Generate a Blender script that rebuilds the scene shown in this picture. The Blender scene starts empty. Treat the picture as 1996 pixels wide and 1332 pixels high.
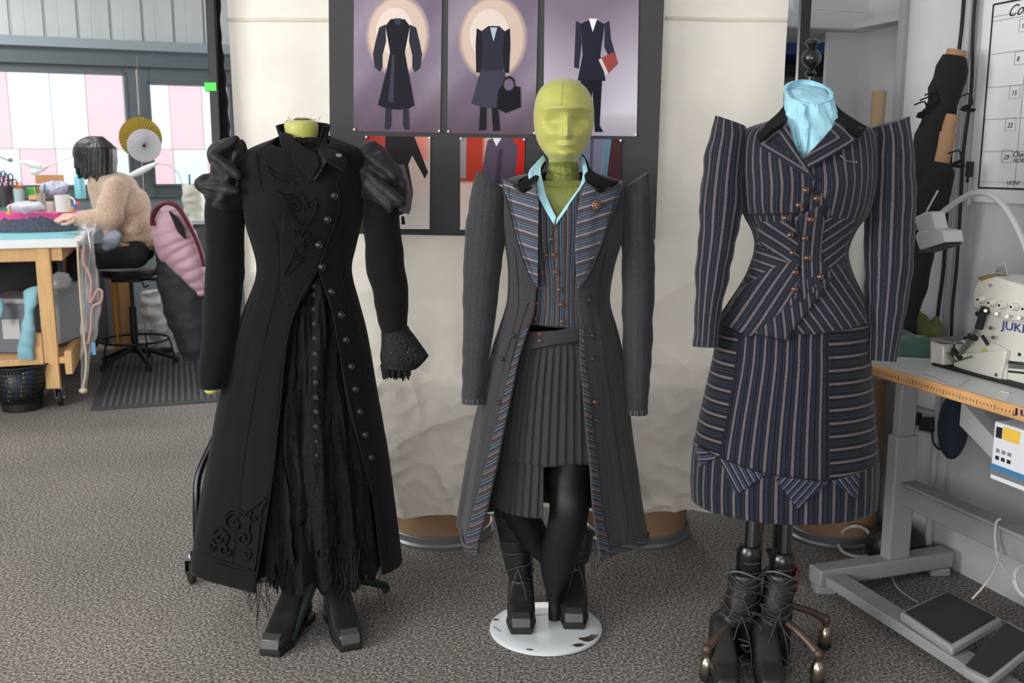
import bpy, bmesh, math, random
from mathutils import Vector, Matrix, noise
sc = bpy.context.scene
random.seed(7)
PI = math.pi
# ---------------------------------------------------------------- camera, light, exposure
FPX = 1940.0; TILT = math.radians(10.2); EYE = 1.46
cam_d = bpy.data.cameras.new('camera'); cam = bpy.data.objects.new('camera', cam_d)
sc.collection.objects.link(cam); sc.camera = cam
cam_d.sensor_width = 36; cam_d.lens = 36 * FPX / 1996; cam_d.clip_start = .05; cam_d.clip_end = 200
cam.location = (0, 0, EYE); cam.rotation_euler = (PI / 2 - TILT, 0, 0)
cam_d.dof.use_dof = True; cam_d.dof.focus_distance = 3.0; cam_d.dof.aperture_fstop = 5.0
sc.view_settings.view_transform = 'Standard'; sc.view_settings.look = 'None'
sc.view_settings.gamma = 1; sc.view_settings.use_curve_mapping = False
sc.view_settings.exposure = 0.55
wd = bpy.data.worlds.new('world'); sc.world = wd; wd.use_nodes = True
wd.node_tree.nodes['Background'].inputs[0].default_value = (.86, .93, 1, 1)
wd.node_tree.nodes['Background'].inputs[1].default_value = 1.5
def area(name, loc, rot, sx, sy, power, col=(1, 1, 1), portal=False):
    l = bpy.data.lights.new(name, 'AREA'); l.shape = 'RECTANGLE'; l.size = sx; l.size_y = sy
    l.energy = power; l.color = col
    if portal: l.cycles.is_portal = True
    o = bpy.data.objects.new(name, l); sc.collection.objects.link(o)
    o.location = loc; o.rotation_euler = rot; return o
area('ceiling_lamp', (-1.9, -1.0, 3.4), (0, 0, 0), 1.4, .8, 30, (1, .97, .93))
area('front_fill', (-.9, -2.4, 1.35), (PI / 2 - .06, 0, -.12), 3.2, 1.3, 72, (1, .98, .95))  # added low fill from behind the camera, no window is built there
area('ceiling_lamp', (-3.8, 4.6, 3.4), (0, 0, 0), 1.6, .6, 22, (1, .98, .95))
area('ceiling_lamp', (-4.2, 7.0, 3.4), (0, 0, 0), 1.6, .6, 42, (1, .98, .95))
area('daylight_far_window', (.9, 9.6, 1.6), (-PI / 2, 0, 0), 3.4, 1.5, 190, (1, .98, .95))
_d = Vector((.6, 3.0, 1.2)) - Vector((-4.4, .0, 1.9))
area('daylight_side_window', (-4.4, .0, 1.9), _d.to_track_quat('-Z', 'Y').to_euler(), 2.4, 1.5, 165, (1, .985, .96))
def camdir(u, v):
    x = (u - 998) / FPX; y = (666 - v) / FPX
    return Vector((x, math.cos(TILT) + y * math.sin(TILT), -math.sin(TILT) + y * math.cos(TILT)))
def at(u, v, Y=None, z=None):            # a point of the place: along the sight line, at depth Y or height z
    d = camdir(u, v)
    t = Y / d.y if Y is not None else (z - EYE) / d.z
    return Vector((d.x * t, d.y * t, EYE + d.z * t))
def mpp(Y, z=1.0):                       # metres per pixel there
    return (Y * math.cos(TILT) + (EYE - z) * math.sin(TILT)) / FPX
NW = Vector((.949, .314, 0)).normalized(); TW = Vector((-.314, .949, 0)).normalized()   # across and along the right-hand wall
def W(n, s, z=0): return NW * n + TW * s + Vector((0, 0, z))
def on_wall(u, v, n=2.6):                # point on a plane parallel to the right-hand wall
    d = camdir(u, v); t = n / (d.x * NW.x + d.y * NW.y)
    return Vector((d.x * t, d.y * t, EYE + d.z * t))
# ---------------------------------------------------------------- materials
def srgb(r, g, b):
    f = lambda c: (c / 255 / 12.92) if c / 255 <= .04045 else ((c / 255 + .055) / 1.055) ** 2.4
    return (f(r), f(g), f(b), 1)
MATS = {}
def mat(name, col, rough=.7, metal=0, var=.0, vscale=20, bump=0, bscale=200, sheen=0, trans=0, coat=0, alpha=1, spec=.5, stretch=None, emit=None):
    if name in MATS: return MATS[name]
    m = bpy.data.materials.new(name); m.use_nodes = True; nt = m.node_tree; b = nt.nodes['Principled BSDF']
    c = srgb(*col) if max(col) > 1 else (*col, 1)
    b.inputs['Base Color'].default_value = c; b.inputs['Roughness'].default_value = rough
    b.inputs['Metallic'].default_value = metal; b.inputs['Specular IOR Level'].default_value = spec
    if sheen: b.inputs['Sheen Weight'].default_value = sheen; b.inputs['Sheen Roughness'].default_value = .5
    if coat: b.inputs['Coat Weight'].default_value = coat
    if trans: b.inputs['Transmission Weight'].default_value = trans
    if alpha < 1: b.inputs['Alpha'].default_value = alpha
    if emit: b.inputs['Emission Color'].default_value = (*emit[0], 1); b.inputs['Emission Strength'].default_value = emit[1]
    tc = nt.nodes.new('ShaderNodeTexCoord'); src = tc.outputs['Object']
    if stretch:
        mp = nt.nodes.new('ShaderNodeMapping'); mp.inputs['Scale'].default_value = stretch
        nt.links.new(src, mp.inputs[0]); src = mp.outputs[0]
    if var:
        n = nt.nodes.new('ShaderNodeTexNoise'); n.inputs['Scale'].default_value = vscale; n.inputs['Detail'].default_value = 5
        nt.links.new(src, n.inputs['Vector'])
        r = nt.nodes.new('ShaderNodeMapRange'); r.inputs[1].default_value = .3; r.inputs[2].default_value = .7
        r.inputs[3].default_value = 1 - var; r.inputs[4].default_value = 1 + var
        mx = nt.nodes.new('ShaderNodeVectorMath'); mx.operation = 'SCALE'; mx.inputs[0].default_value = c[:3]
        nt.links.new(n.outputs[0], r.inputs[0]); nt.links.new(r.outputs[0], mx.inputs['Scale']); nt.links.new(mx.outputs[0], b.inputs['Base Color'])
    if bump:
        n = nt.nodes.new('ShaderNodeTexNoise'); n.inputs['Scale'].default_value = bscale; n.inputs['Detail'].default_value = 3
        nt.links.new(src, n.inputs['Vector'])
        bp = nt.nodes.new('ShaderNodeBump'); bp.inputs['Strength'].default_value = bump; bp.inputs['Distance'].default_value = .01
        nt.links.new(n.outputs[0], bp.inputs['Height']); nt.links.new(bp.outputs[0], b.inputs['Normal'])
    MATS[name] = m; return m
def striped(name, base, bands, period, rough=.85, weave=.25, sheen=.1):
    """cloth woven in stripes that run along V; bands = [(start 0..1, colour)]; U is in metres"""
    m = bpy.data.materials.new(name); m.use_nodes = True; nt = m.node_tree; b = nt.nodes['Principled BSDF']; L = nt.links.new
    uv = nt.nodes.new('ShaderNodeUVMap'); sp = nt.nodes.new('ShaderNodeSeparateXYZ'); L(uv.outputs[0], sp.inputs[0])
    dv = nt.nodes.new('ShaderNodeMath'); dv.operation = 'DIVIDE'; dv.inputs[1].default_value = period; L(sp.outputs[0], dv.inputs[0])
    fr = nt.nodes.new('ShaderNodeMath'); fr.operation = 'FRACT'; L(dv.outputs[0], fr.inputs[0])
    cr = nt.nodes.new('ShaderNodeValToRGB'); cr.color_ramp.interpolation = 'CONSTANT'; L(fr.outputs[0], cr.inputs[0])
    els = cr.color_ramp.elements
    while len(els) > 1: els.remove(els[-1])
    els[0].position = 0; els[0].color = srgb(*base)
    for p, c in bands:
        e = els.new(p); e.color = srgb(*(c or base))
    n = nt.nodes.new('ShaderNodeTexNoise'); n.inputs['Scale'].default_value = 260; n.inputs['Detail'].default_value = 3
    tc = nt.nodes.new('ShaderNodeTexCoord'); L(tc.outputs['Object'], n.inputs['Vector'])
    r = nt.nodes.new('ShaderNodeMapRange'); r.inputs[1].default_value = .3; r.inputs[2].default_value = .7; r.inputs[3].default_value = 1 - weave; r.inputs[4].default_value = 1 + weave
    L(n.outputs[0], r.inputs[0]); sc_ = nt.nodes.new('ShaderNodeVectorMath'); sc_.operation = 'SCALE'
    L(cr.outputs[0], sc_.inputs[0]); L(r.outputs[0], sc_.inputs['Scale']); L(sc_.outputs[0], b.inputs['Base Color'])
    bp = nt.nodes.new('ShaderNodeBump'); bp.inputs['Strength'].default_value = .25; bp.inputs['Distance'].default_value = .003
    L(n.outputs[0], bp.inputs['Height']); L(bp.outputs[0], b.inputs['Normal'])
    b.inputs['Roughness'].default_value = rough; b.inputs['Sheen Weight'].default_value = sheen; b.inputs['Specular IOR Level'].default_value = .25
    MATS[name] = m; return m
def clear_mat(name, col=(1, 1, 1), amount=.85, rough=.05):
    """thin clear glass or plastic film"""
    m = bpy.data.materials.new(name); m.use_nodes = True; nt = m.node_tree; nt.nodes.remove(nt.nodes['Principled BSDF'])
    t = nt.nodes.new('ShaderNodeBsdfTransparent'); t.inputs[0].default_value = (*col, 1)
    g = nt.nodes.new('ShaderNodeBsdfPrincipled'); g.inputs['Base Color'].default_value = (*col, 1); g.inputs['Roughness'].default_value = rough
    mx = nt.nodes.new('ShaderNodeMixShader'); mx.inputs[0].default_value = 1 - amount
    nt.links.new(t.outputs[0], mx.inputs[1]); nt.links.new(g.outputs[0], mx.inputs[2])
    nt.links.new(mx.outputs[0], nt.nodes['Material Output'].inputs[0]); MATS[name] = m; return m
# ---------------------------------------------------------------- mesh building
def catmull(pts, n):
    """smooth resampling of a list of equal-length tuples, n steps per span"""
    out = []; m = len(pts)
    for i in range(m - 1):
        p0 = pts[max(i - 1, 0)]; p1 = pts[i]; p2 = pts[i + 1]; p3 = pts[min(i + 2, m - 1)]
        for k in range(n):
            t = k / n
            out.append(tuple(.5 * (2 * b + (c - a) * t + (2 * a - 5 * b + 4 * c - d) * t * t + (3 * b - a - 3 * c + d) * t ** 3)
                             for a, b, c, d in zip(p0, p1, p2, p3)))
    out.append(tuple(pts[-1])); return out
class MB:
    def __init__(s): s.v = []; s.f = []; s.uv = []
    def add(s, vs, fs, uvs=None):
        o = len(s.v); s.v += [Vector(p) for p in vs]; s.f += [tuple(i + o for i in f) for f in fs]
        s.uv += list(uvs) if uvs else [(0, 0)] * len(vs); return s
    def box(s, c, size, rot=None, taper=1):
        c = Vector(c); hx, hy, hz = [q / 2 for q in size]; R = rot or Matrix.Identity(3)
        vs = []
        for z in (-1, 1):
            k = taper if z > 0 else 1
            for x, y in ((-1, -1), (1, -1), (1, 1), (-1, 1)): vs.append(c + R @ Vector((x * hx * k, y * hy * k, z * hz)))
        return s.add(vs, [(3, 2, 1, 0), (4, 5, 6, 7), (0, 1, 5, 4), (1, 2, 6, 5), (2, 3, 7, 6), (3, 0, 4, 7)])
    def beam(s, a, b, w, h, up=(0, 0, 1)):
        a = Vector(a); b = Vector(b); d = (b - a); L = d.length; d.normalize(); u = Vector(up)
        if abs(d.dot(u)) > .98: u = Vector((0, 1, 0))
        x = d.cross(u).normalized(); y = x.cross(d).normalized()
        vs = [p + x * (i * w / 2) + y * (j * h / 2) for p in (a, b) for i, j in ((-1, -1), (1, -1), (1, 1), (-1, 1))]
        return s.add(vs, [(3, 2, 1, 0), (4, 5, 6, 7), (0, 1, 5, 4), (1, 2, 6, 5), (2, 3, 7, 6), (3, 0, 4, 7)])
    def tube(s, pts, r, n=10, caps=True, closed=False, flat=1.0, side=None, step=0):
        pts = [Vector(p) for p in pts]; m = len(pts); rs = r if isinstance(r, (list, tuple)) else [r] * m
        if step:
            q = catmull([(*p, k) for p, k in zip(pts, rs)], step); pts = [Vector(x[:3]) for x in q]; rs = [x[3] for x in q]; m = len(pts)
        vs = []; ref = None; uvs = []; L = 0
        for i in range(m):
            if closed: d = (pts[(i + 1) % m] - pts[i - 1])
            else: d = pts[min(i + 1, m - 1)] - pts[max(i - 1, 0)]
            if d.length < 1e-9: d = Vector((0, 0, 1))
            d.normalize()
            if ref is None:
                ref = Vector(side) if side else (Vector((0, 0, 1)) if abs(d.z) < .9 else Vector((0, 1, 0)))
            x = (ref - d * ref.dot(d)); x = x.normalized() if x.length > 1e-6 else d.orthogonal().normalized(); ref = x; y = d.cross(x)
            if i: L += (pts[i] - pts[i - 1]).length
            for k in range(n):
                a = 2 * PI * k / n; vs.append(pts[i] + x * math.cos(a) * rs[i] + y * math.sin(a) * rs[i] * flat); uvs.append((a * rs[0], L))
        fs = [(i * n + k, i * n + (k + 1) % n, (i + 1) * n + (k + 1) % n, (i + 1) * n + k) for i in range(m - 1) for k in range(n)]
        if closed: fs += [((m - 1) * n + k, (m - 1) * n + (k + 1) % n, (k + 1) % n, k) for k in range(n)]
        elif caps: fs += [tuple(range(n))[::-1], tuple((m - 1) * n + k for k in range(n))]
        return s.add(vs, fs, uvs)
    def cyl(s, a, b, r0, r1=None, n=20): return s.tube([a, b], [r0, r0 if r1 is None else r1], n)
    def lathe(s, prof, c=(0, 0, 0), n=32, axis=(0, 0, 1), sx=1, sy=1, cap=True):
        c = Vector(c); q = Vector((0, 0, 1)).rotation_difference(Vector(axis)); m = len(prof); vs = []; uvs = []
        for r, z in prof:
            for k in range(n):
                a = 2 * PI * k / n; vs.append(c + q @ Vector((math.cos(a) * r * sx, math.sin(a) * r * sy, z))); uvs.append((a * max(p[0] for p in prof), z))
        fs = [(i * n + k, i * n + (k + 1) % n, (i + 1) * n + (k + 1) % n, (i + 1) * n + k) for i in range(m - 1) for k in range(n)]
        if cap:
            if prof[0][0] > 1e-5: fs.append(tuple(range(n))[::-1])
            if prof[-1][0] > 1e-5: fs.append(tuple((m - 1) * n + k for k in range(n)))
        return s.add(vs, fs, uvs)
    def ball(s, c, r, n=16, rot=None):
        rx, ry, rz = r if isinstance(r, (tuple, list)) else (r, r, r); c = Vector(c); R = rot or Matrix.Identity(3); m = n // 2; vs = []
        for i in range(m + 1):
            t = PI * i / m
            for k in range(n):
                a = 2 * PI * k / n; vs.append(c + R @ Vector((rx * math.sin(t) * math.cos(a), ry * math.sin(t) * math.sin(a), -rz * math.cos(t))))
        return s.add(vs, [(i * n + k, i * n + (k + 1) % n, (i + 1) * n + (k + 1) % n, (i + 1) * n + k) for i in range(m) for k in range(n)])
    def capsule(s, a, b, r0, r1, n=14):
        a = Vector(a); b = Vector(b); d = (b - a); L = d.length; d.normalize(); pts = []; rs = []
        for i in range(5): t = PI / 2 * i / 5; pts.append(a - d * r0 * math.cos(t)); rs.append(max(r0 * math.sin(t), 1e-4))
        pts += [a, b]; rs += [r0, r1]
        for i in range(4, -1, -1): t = PI / 2 * i / 5; pts.append(b + d * r1 * math.cos(t)); rs.append(max(r1 * math.sin(t), 1e-4))
        return s.tube(pts, rs, n)
    def grid(s, fn, nu, nv, uvf=None, wrap=False):
        vs = []; uvs = []
        for j in range(nv + 1):
            for i in range(nu + (0 if wrap else 1)):
                a = i / nu; b = j / nv; vs.append(fn(a, b)); uvs.append(uvf(a, b) if uvf else (a, b))
        w = nu if wrap else nu + 1
        fs = [(j * w + i, j * w + (i + 1) % w, (j + 1) * w + (i + 1) % w, (j + 1) * w + i) for j in range(nv) for i in range(nu)]
        return s.add(vs, fs, uvs)
    def prism(s, poly, d):
        """flat outline (3-D points) given thickness d (vector)"""
        n = len(poly); d = Vector(d); vs = [Vector(p) for p in poly] + [Vector(p) + d for p in poly]
        return s.add(vs, [tuple(range(n))[::-1], tuple(range(n, 2 * n))] + [(i, (i + 1) % n, n + (i + 1) % n, n + i) for i in range(n)])
WL = {}
def obj(name, mb, m, parent=None, bevel=0, solid=0, remesh=0, smoothit=0, subsurf=0, sharp=40, flat=False, offset=-1, origin=None, merge=False):
    me = bpy.data.meshes.new(name)
    xs = [p.x for p in mb.v]; ys = [p.y for p in mb.v]; zs = [p.z for p in mb.v]
    o0 = Vector(origin) if origin else Vector(((min(xs) + max(xs)) / 2, (min(ys) + max(ys)) / 2, min(zs)))
    me.from_pydata([p - o0 for p in mb.v], [], mb.f)
    ul = me.uv_layers.new(name='UVMap')
    for l in me.loops: ul.data[l.index].uv = mb.uv[l.vertex_index]
    bm = bmesh.new(); bm.from_mesh(me)
    if merge: bmesh.ops.remove_doubles(bm, verts=bm.verts, dist=1e-5)
    bmesh.ops.recalc_face_normals(bm, faces=bm.faces); bm.to_mesh(me); bm.free()
    if not flat:
        for p in me.polygons: p.use_smooth = True
        if not (remesh or subsurf): me.set_sharp_from_angle(angle=math.radians(sharp))
    me.materials.append(m); o = bpy.data.objects.new(name, me); sc.collection.objects.link(o)
    WL[o] = o0
    if parent: o.parent = parent; o.location = o0 - WL[parent]
    else: o.location = o0
    if remesh:
        r = o.modifiers.new('r', 'REMESH'); r.mode = 'VOXEL'; r.voxel_size = remesh; r.use_smooth_shade = True
        if smoothit: q = o.modifiers.new('s', 'SMOOTH'); q.iterations = smoothit; q.factor = .5
    if solid: q = o.modifiers.new('so', 'SOLIDIFY'); q.thickness = solid; q.offset = offset
    if bevel: q = o.modifiers.new('b', 'BEVEL'); q.width = bevel; q.segments = 2; q.limit_method = 'ANGLE'; q.angle_limit = math.radians(40)
    if subsurf: q = o.modifiers.new('ss', 'SUBSURF'); q.levels = subsurf; q.render_levels = subsurf
    return o
def tag(o, label, cat, group=None):
    o['label'] = label; o['category'] = cat
    if group: o['group'] = group
    return o
def thing(name, loc, label, cat, group=None):
    o = bpy.data.objects.new(name, None); sc.collection.objects.link(o); o.location = loc; o.empty_display_size = .05
    WL[o] = Vector(loc); return tag(o, label, cat, group)
def struct(name, mb, m, parent=None, **k):
    o = obj(name, mb, m, parent, **k)
    if not parent: o['kind'] = 'structure'
    return o
def copy_tree(o, delta, parent=None):
    c = o.copy(); sc.collection.objects.link(c)
    if parent: c.parent = parent
    else: c.location = o.location + Vector(delta)
    for ch in list(o.children): copy_tree(ch, delta, c)
    return c
def text_mesh(txt, size, origin, xdir, ydir, depth=.0006, align='LEFT', shear=0):
    cu = bpy.data.curves.new('t', 'FONT'); cu.body = txt; cu.size = size; cu.extrude = depth; cu.align_x = align; cu.shear = shear
    o = bpy.data.objects.new('t', cu); sc.collection.objects.link(o); dg = bpy.context.evaluated_depsgraph_get()
    me = bpy.data.meshes.new_from_object(o.evaluated_get(dg)); bpy.data.objects.remove(o)
    x = Vector(xdir).normalized(); y = Vector(ydir).normalized(); z = x.cross(y); O = Vector(origin)
    b = MB(); b.add([O + x * v.co.x + y * v.co.y + z * v.co.z for v in me.vertices], [tuple(p.vertices) for p in me.polygons]); return b
def nz(p, s, seed=0): return noise.noise(Vector((p[0] * s + seed, p[1] * s + seed * 1.7, p[2] * s - seed)))
# ---------------------------------------------------------------- cloth shaped on a body
class Body:
    """stack of oval rings, rows = (v, u_left, u_right, depth, y shift) read at depth Y0"""
    def __init__(s, Y0, rows, bumps=(), folds=None, yexp=2.0):
        s.Y0 = Y0; rr = []
        for r in rows:
            v, ul, ur, D = r[:4]; a = at(ul, v, Y0); b = at(ur, v, Y0)
            rr.append((a.z, (a.x + b.x) / 2, (b.x - a.x) / 2, D, r[4] if len(r) > 4 else 0))
        rr.sort(key=lambda q: -q[0]); s.R = catmull(rr, 8); s.top = s.R[0][0]; s.bot = s.R[-1][0]; s.bumps = bumps; s.folds = folds; s.e = yexp
    def ring(s, z):
        R = s.R
        if z >= R[0][0]: return R[0][1:]
        if z <= R[-1][0]: return R[-1][1:]
        for i in range(len(R) - 1):
            if R[i][0] >= z >= R[i + 1][0]:
                t = (R[i][0] - z) / max(R[i][0] - R[i + 1][0], 1e-9)
                return tuple(a + (b - a) * t for a, b in zip(R[i][1:], R[i + 1][1:]))
    def point(s, a, z, off=0):
        cx, w, d, ys = s.ring(z)
        if s.folds: off = off + s.folds(a, z)
        x = cx + (w + off) * math.sin(a); co = math.cos(a); y = s.Y0 + ys - (d + off) * math.copysign(abs(co) ** (2 / s.e), co)
        if co > 0:
            for bx, bz, rx, rz, am in s.bumps: y -= am * math.exp(-((x - bx) / rx) ** 2 - ((z - bz) / rz) ** 2) * min(1, co * 3)
        return Vector((x, y, z))
    def ang(s, x, z, off=0):
        cx, w, d, ys = s.ring(z); return math.asin(max(-.999, min(.999, (x - cx) / (w + off))))
    def front(s, x, z, off=0): return s.point(s.ang(x, z, off), z, off)
    def hit(s, u, v, off=0):             # where a sight line meets the front of the body
        Y = s.Y0 - .08
        for _ in range(6):
            p = at(u, v, Y); Y = s.front(p.x, p.z, off).y
        return at(u, v, Y)
    def shell(s, z0, z1, a0=None, a1=None, off=0, nu=96, nv=60, uref=None, mb=None, zend=None, ztop=None):
        """cloth from height z0 down to z1; open between a1(z) and a0(z) at the front when given; zend(a) = hem"""
        mb = mb or MB(); closed = a0 is None; W0 = uref or s.ring((z0 + z1) / 2)[1]
        def fn(i, j):
            a_mid = -PI + 2 * PI * i
            if not closed:
                z = z0 + (z1 - z0) * j; A0 = a0(z); A1 = a1(z); a_mid = A0 + (A1 - A0) * i
            t = ztop(a_mid) if ztop else z0
            e = zend(a_mid) if zend else z1
            z = t + (e - t) * j
            if not closed: A0 = a0(z); A1 = a1(z); a_mid = A0 + (A1 - A0) * i
            return s.point(a_mid, z, off)
        def uvf(i, j):
            if closed: return ((-PI + 2 * PI * i) * W0, -j * (z0 - z1))
            return (i * 2 * PI * W0, -j * (z0 - z1))
        return mb.grid(fn, nu, nv, uvf, wrap=False)
    def patch(s, px, off=.004, rot=0, res=.012, follow=False, mb=None, uvf=None, world=None):
        """pattern piece lying on the front of the body, outline in image pixels; rot = stripe direction"""
        pts = [s.hit(u, v, off) for u, v in px] if world is None else world
        bm = bmesh.new(); vs = [bm.verts.new((p.x, 0, p.z)) for p in pts]
        from mathutils.geometry import tessellate_polygon
        for tri in tessellate_polygon([[Vector((p.x, p.z, 0)) for p in pts]]):
            try: bm.faces.new([vs[i] for i in tri])
            except ValueError: pass
        xs = [p.x for p in pts]; zs = [p.z for p in pts]
        x = min(xs) + res
        while x < max(xs): bmesh.ops.bisect_plane(bm, geom=bm.verts[:] + bm.edges[:] + bm.faces[:], plane_co=(x, 0, 0), plane_no=(1, 0, 0), dist=1e-6); x += res
        z = min(zs) + res
        while z < max(zs): bmesh.ops.bisect_plane(bm, geom=bm.verts[:] + bm.edges[:] + bm.faces[:], plane_co=(0, 0, z), plane_no=(0, 0, 1), dist=1e-6); z += res
        bm.verts.index_update(); out = []; uvs = []; c = math.cos(rot); sn = math.sin(rot)
        for v in bm.verts:
            X, Z = v.co.x, v.co.z; p = s.front(X, Z, off); out.append(p)
            if uvf: uvs.append(uvf(X, Z)); continue
            if follow:
                cx, w, d, ys = s.ring(Z); X = s.ang(X, Z, off) * follow
            uvs.append((X * c + Z * sn, -X * sn + Z * c))
        fs = [tuple(q.index for q in f.verts) for f in bm.faces]; bm.free()
        return (mb or MB()).add(out, fs, uvs)
    def cord(s, px, r, off=.004, n=6, mb=None, step=4):
        pts = [s.hit(u, v, off) for u, v in px]; return (mb or MB()).tube(pts, r, n, step=step)
def limb(rows, Y=None, n=28, step=8, wr=0, seed=0, caps=True, mb=None, fold=None):
    """sleeve or leg: rows = (u, v, Y, half width px, depth m)"""
    rr = []
    for u, v, y, hw, d in rows:
        p = at(u, v, y); rr.append((p.x, p.y, p.z, hw * mpp(y, p.z), d))
    rr = catmull(rr, step); vs = []; uvs = []; L = 0; m = len(rr)
    for i, (x, y, z, w, d) in enumerate(rr):
        a = Vector(rr[max(i - 1, 0)][:3]); b = Vector(rr[min(i + 1, m - 1)][:3]); t = (b - a).normalized()
        ax = Vector((t.z, 0, -t.x)); ax = ax.normalized() if ax.length > .05 else Vector((1, 0, 0))
        if ax.x < 0: ax = -ax
        ay = t.cross(ax).normalized()
        if i: L += (Vector((x, y, z)) - Vector(rr[i - 1][:3])).length
        for k in range(n + 1):
            q = 2 * PI * k / n - PI / 2; p = Vector((x, y, z)) + ax * w * math.cos(q) + ay * d * math.sin(q)
            if wr:
                nn = (p - Vector((x, y, z))).normalized(); p += nn * wr * (nz((p.x * 1.3, p.y * 1.3, p.z * 2.6), 9, seed) + .5 * nz(p, 22, seed))
            if fold: p = fold(p, i / (m - 1), q)
            vs.append(p); uvs.append((q * rr[m // 3][3], L))
    N = n + 1; fs = [(i * N + k, i * N + k + 1, (i + 1) * N + k + 1, (i + 1) * N + k) for i in range(m - 1) for k in range(n)]
    if caps: fs += [tuple(range(n))[::-1], tuple((m - 1) * N + k for k in range(n))]
    return (mb or MB()).add(vs, fs, uvs)
def button(name, p, nrm, r, m, parent, rim=None):
    b = MB(); nrm = Vector(nrm).normalized(); P = Vector(p)
    b.lathe([(r * .9, -r * .3), (r, 0), (r, r * .2), (r * .86, r * .3), (r * .7, r * .22), (r * .62, r * .3), (r * .45, r * .5), (r * .2, r * .6), (0, r * .62)], P, 14, nrm)
    return obj(name, b, m, parent)
# ================================================================ the room
A0 = Vector((-3.5, 9.0, 0)); EW = Vector((.914, .407, 0)).normalized(); MW = Vector((.407, -.914, 0)).normalized()   # window wall: along, into the room
def WP(s, z, d=0): return A0 + EW * s + MW * d + Vector((0, 0, z))
def on_win(u, v, d=0):
    r = camdir(u, v); p = A0 + MW * d; t = (p.x * MW.x + p.y * MW.y) / (r.x * MW.x + r.y * MW.y)
    q = Vector((r.x * t, r.y * t, EYE + r.z * t)); return q, (q - p).dot(EW), q.z
CEIL = 3.6
carpet = bpy.data.materials.new('carpet'); carpet.use_nodes = True
def _carpet():
    nt = carpet.node_tree; b = nt.nodes['Principled BSDF']; L = nt.links.new
    tc = nt.nodes.new('ShaderNodeTexCoord'); n = nt.nodes.new('ShaderNodeTexNoise'); n.inputs['Scale'].default_value = 110; n.inputs['Detail'].default_value = 4; n.inputs['Roughness'].default_value = .7
    n2 = nt.nodes.new('ShaderNodeTexNoise'); n2.inputs['Scale'].default_value = 1.4; n2.inputs['Detail'].default_value = 4
    n3 = nt.nodes.new('ShaderNodeTexNoise'); n3.inputs['Scale'].default_value = 420
    for q in (n, n2, n3): L(tc.outputs['Object'], q.inputs['Vector'])
    cr = nt.nodes.new('ShaderNodeValToRGB'); e = cr.color_ramp.elements; L(n.outputs[0], cr.inputs[0])
    e[0].position = .36; e[0].color = srgb(58, 54, 53); e[1].position = .66; e[1].color = srgb(186, 180, 174)
    x = e.new(.5); x.color = srgb(116, 111, 107)
    r = nt.nodes.new('ShaderNodeMapRange'); r.inputs[1].default_value = .3; r.inputs[2].default_value = .7; r.inputs[3].default_value = .88; r.inputs[4].default_value = 1.1
    L(n2.outputs[0], r.inputs[0]); m = nt.nodes.new('ShaderNodeVectorMath'); m.operation = 'SCALE'; L(cr.outputs[0], m.inputs[0]); L(r.outputs[0], m.inputs['Scale'])
    L(m.outputs[0], b.inputs['Base Color']); b.inputs['Roughness'].default_value = 1; b.inputs['Specular IOR Level'].default_value = .1
    bp = nt.nodes.new('ShaderNodeBump'); bp.inputs['Strength'].default_value = .35; bp.inputs['Distance'].default_value = .003; L(n3.outputs[0], bp.inputs['Height']); L(bp.outputs[0], b.inputs['Normal'])
_carpet()
xw = lambda Y: (A0 + EW * ((Y - A0.y) / EW.y)).x
b = MB(); b.add([(-8, -3, 0), (3.9, -3, 0), (3.9, 12.4, 0), (-8, 7, 0)], [(0, 1, 2, 3)]); b.add([(-8, -3, -.1), (3.9, -3, -.1), (3.9, 12.4, -.1), (-8, 7, -.1)], [(3, 2, 1, 0)])
struct('floor', b, carpet)
wallm = mat('wall_paint', (205, 207, 210), .8, var=.03, vscale=3, bump=.05, bscale=60)
wallr = mat('wall_paint_right', (190, 192, 196), .75, var=.04, vscale=2.5, bump=.05, bscale=60)
b = MB(); b.box((-2, 4.6, CEIL + .05), (13, 16, .1)); struct('ceiling', b, wallm)
b = MB(); b.box((-2, -2.9, 1.8), (13, .1, 3.6)); struct('wall_back', b, wallm)
b = MB(); b.box((-7.6, 2.4, 1.8), (.1, 11, 3.6)); struct('wall_far_left', b, wallm)
# window wall: low wall, windows, lintel, ribbed cladding above
s1 = on_win(247, 250)[1]; sA = on_win(272, 250)[1]; s2 = on_win(297, 250)[1]; s3 = on_win(452, 250)[1]
zt1 = on_win(200, 145)[2]; zt2 = on_win(340, 166)[2]; zb = on_win(330, 359)[2]; zl = on_win(250, 119)[2]; zc = on_win(250, 95)[2]; zs = on_win(330, 386)[2]
grey = mat('window_frame_grey', (88, 97, 103), .5, var=.03); flash = mat('flashing_grey', (140, 152, 160), .5)
ribm = mat('ribbed_cladding', (192, 197, 198), .6, var=.05, vscale=2, stretch=(2, 2, .2)); lowm = mat('low_wall_grey', (120, 132, 140), .7)
zh = zt1 + .07
b = MB(); b.prism([WP(-5.5, 0), WP(4.6, 0), WP(4.6, zs), WP(-5.5, zs)], MW * -.2)
b.prism([WP(s3 + .1, zs), WP(6.2, zs), WP(6.2, zc), WP(s3 + .1, zc)], MW * -.2); b.prism([WP(4.6, 0), WP(8, 0), WP(8, zs), WP(4.6, zs)], MW * -.2)
struct('wall_left', b, lowm)
b = MB(); vs = []
n = 2060
for i in range(n + 1):
    s = -5.5 + 13.5 * i / n; ph = (s / .262) % 1
    d = -.028 if ph < .07 else (-.004 if .45 < ph < .5 else 0)
    vs += [WP(s, zc, d), WP(s, CEIL, d)]
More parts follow.
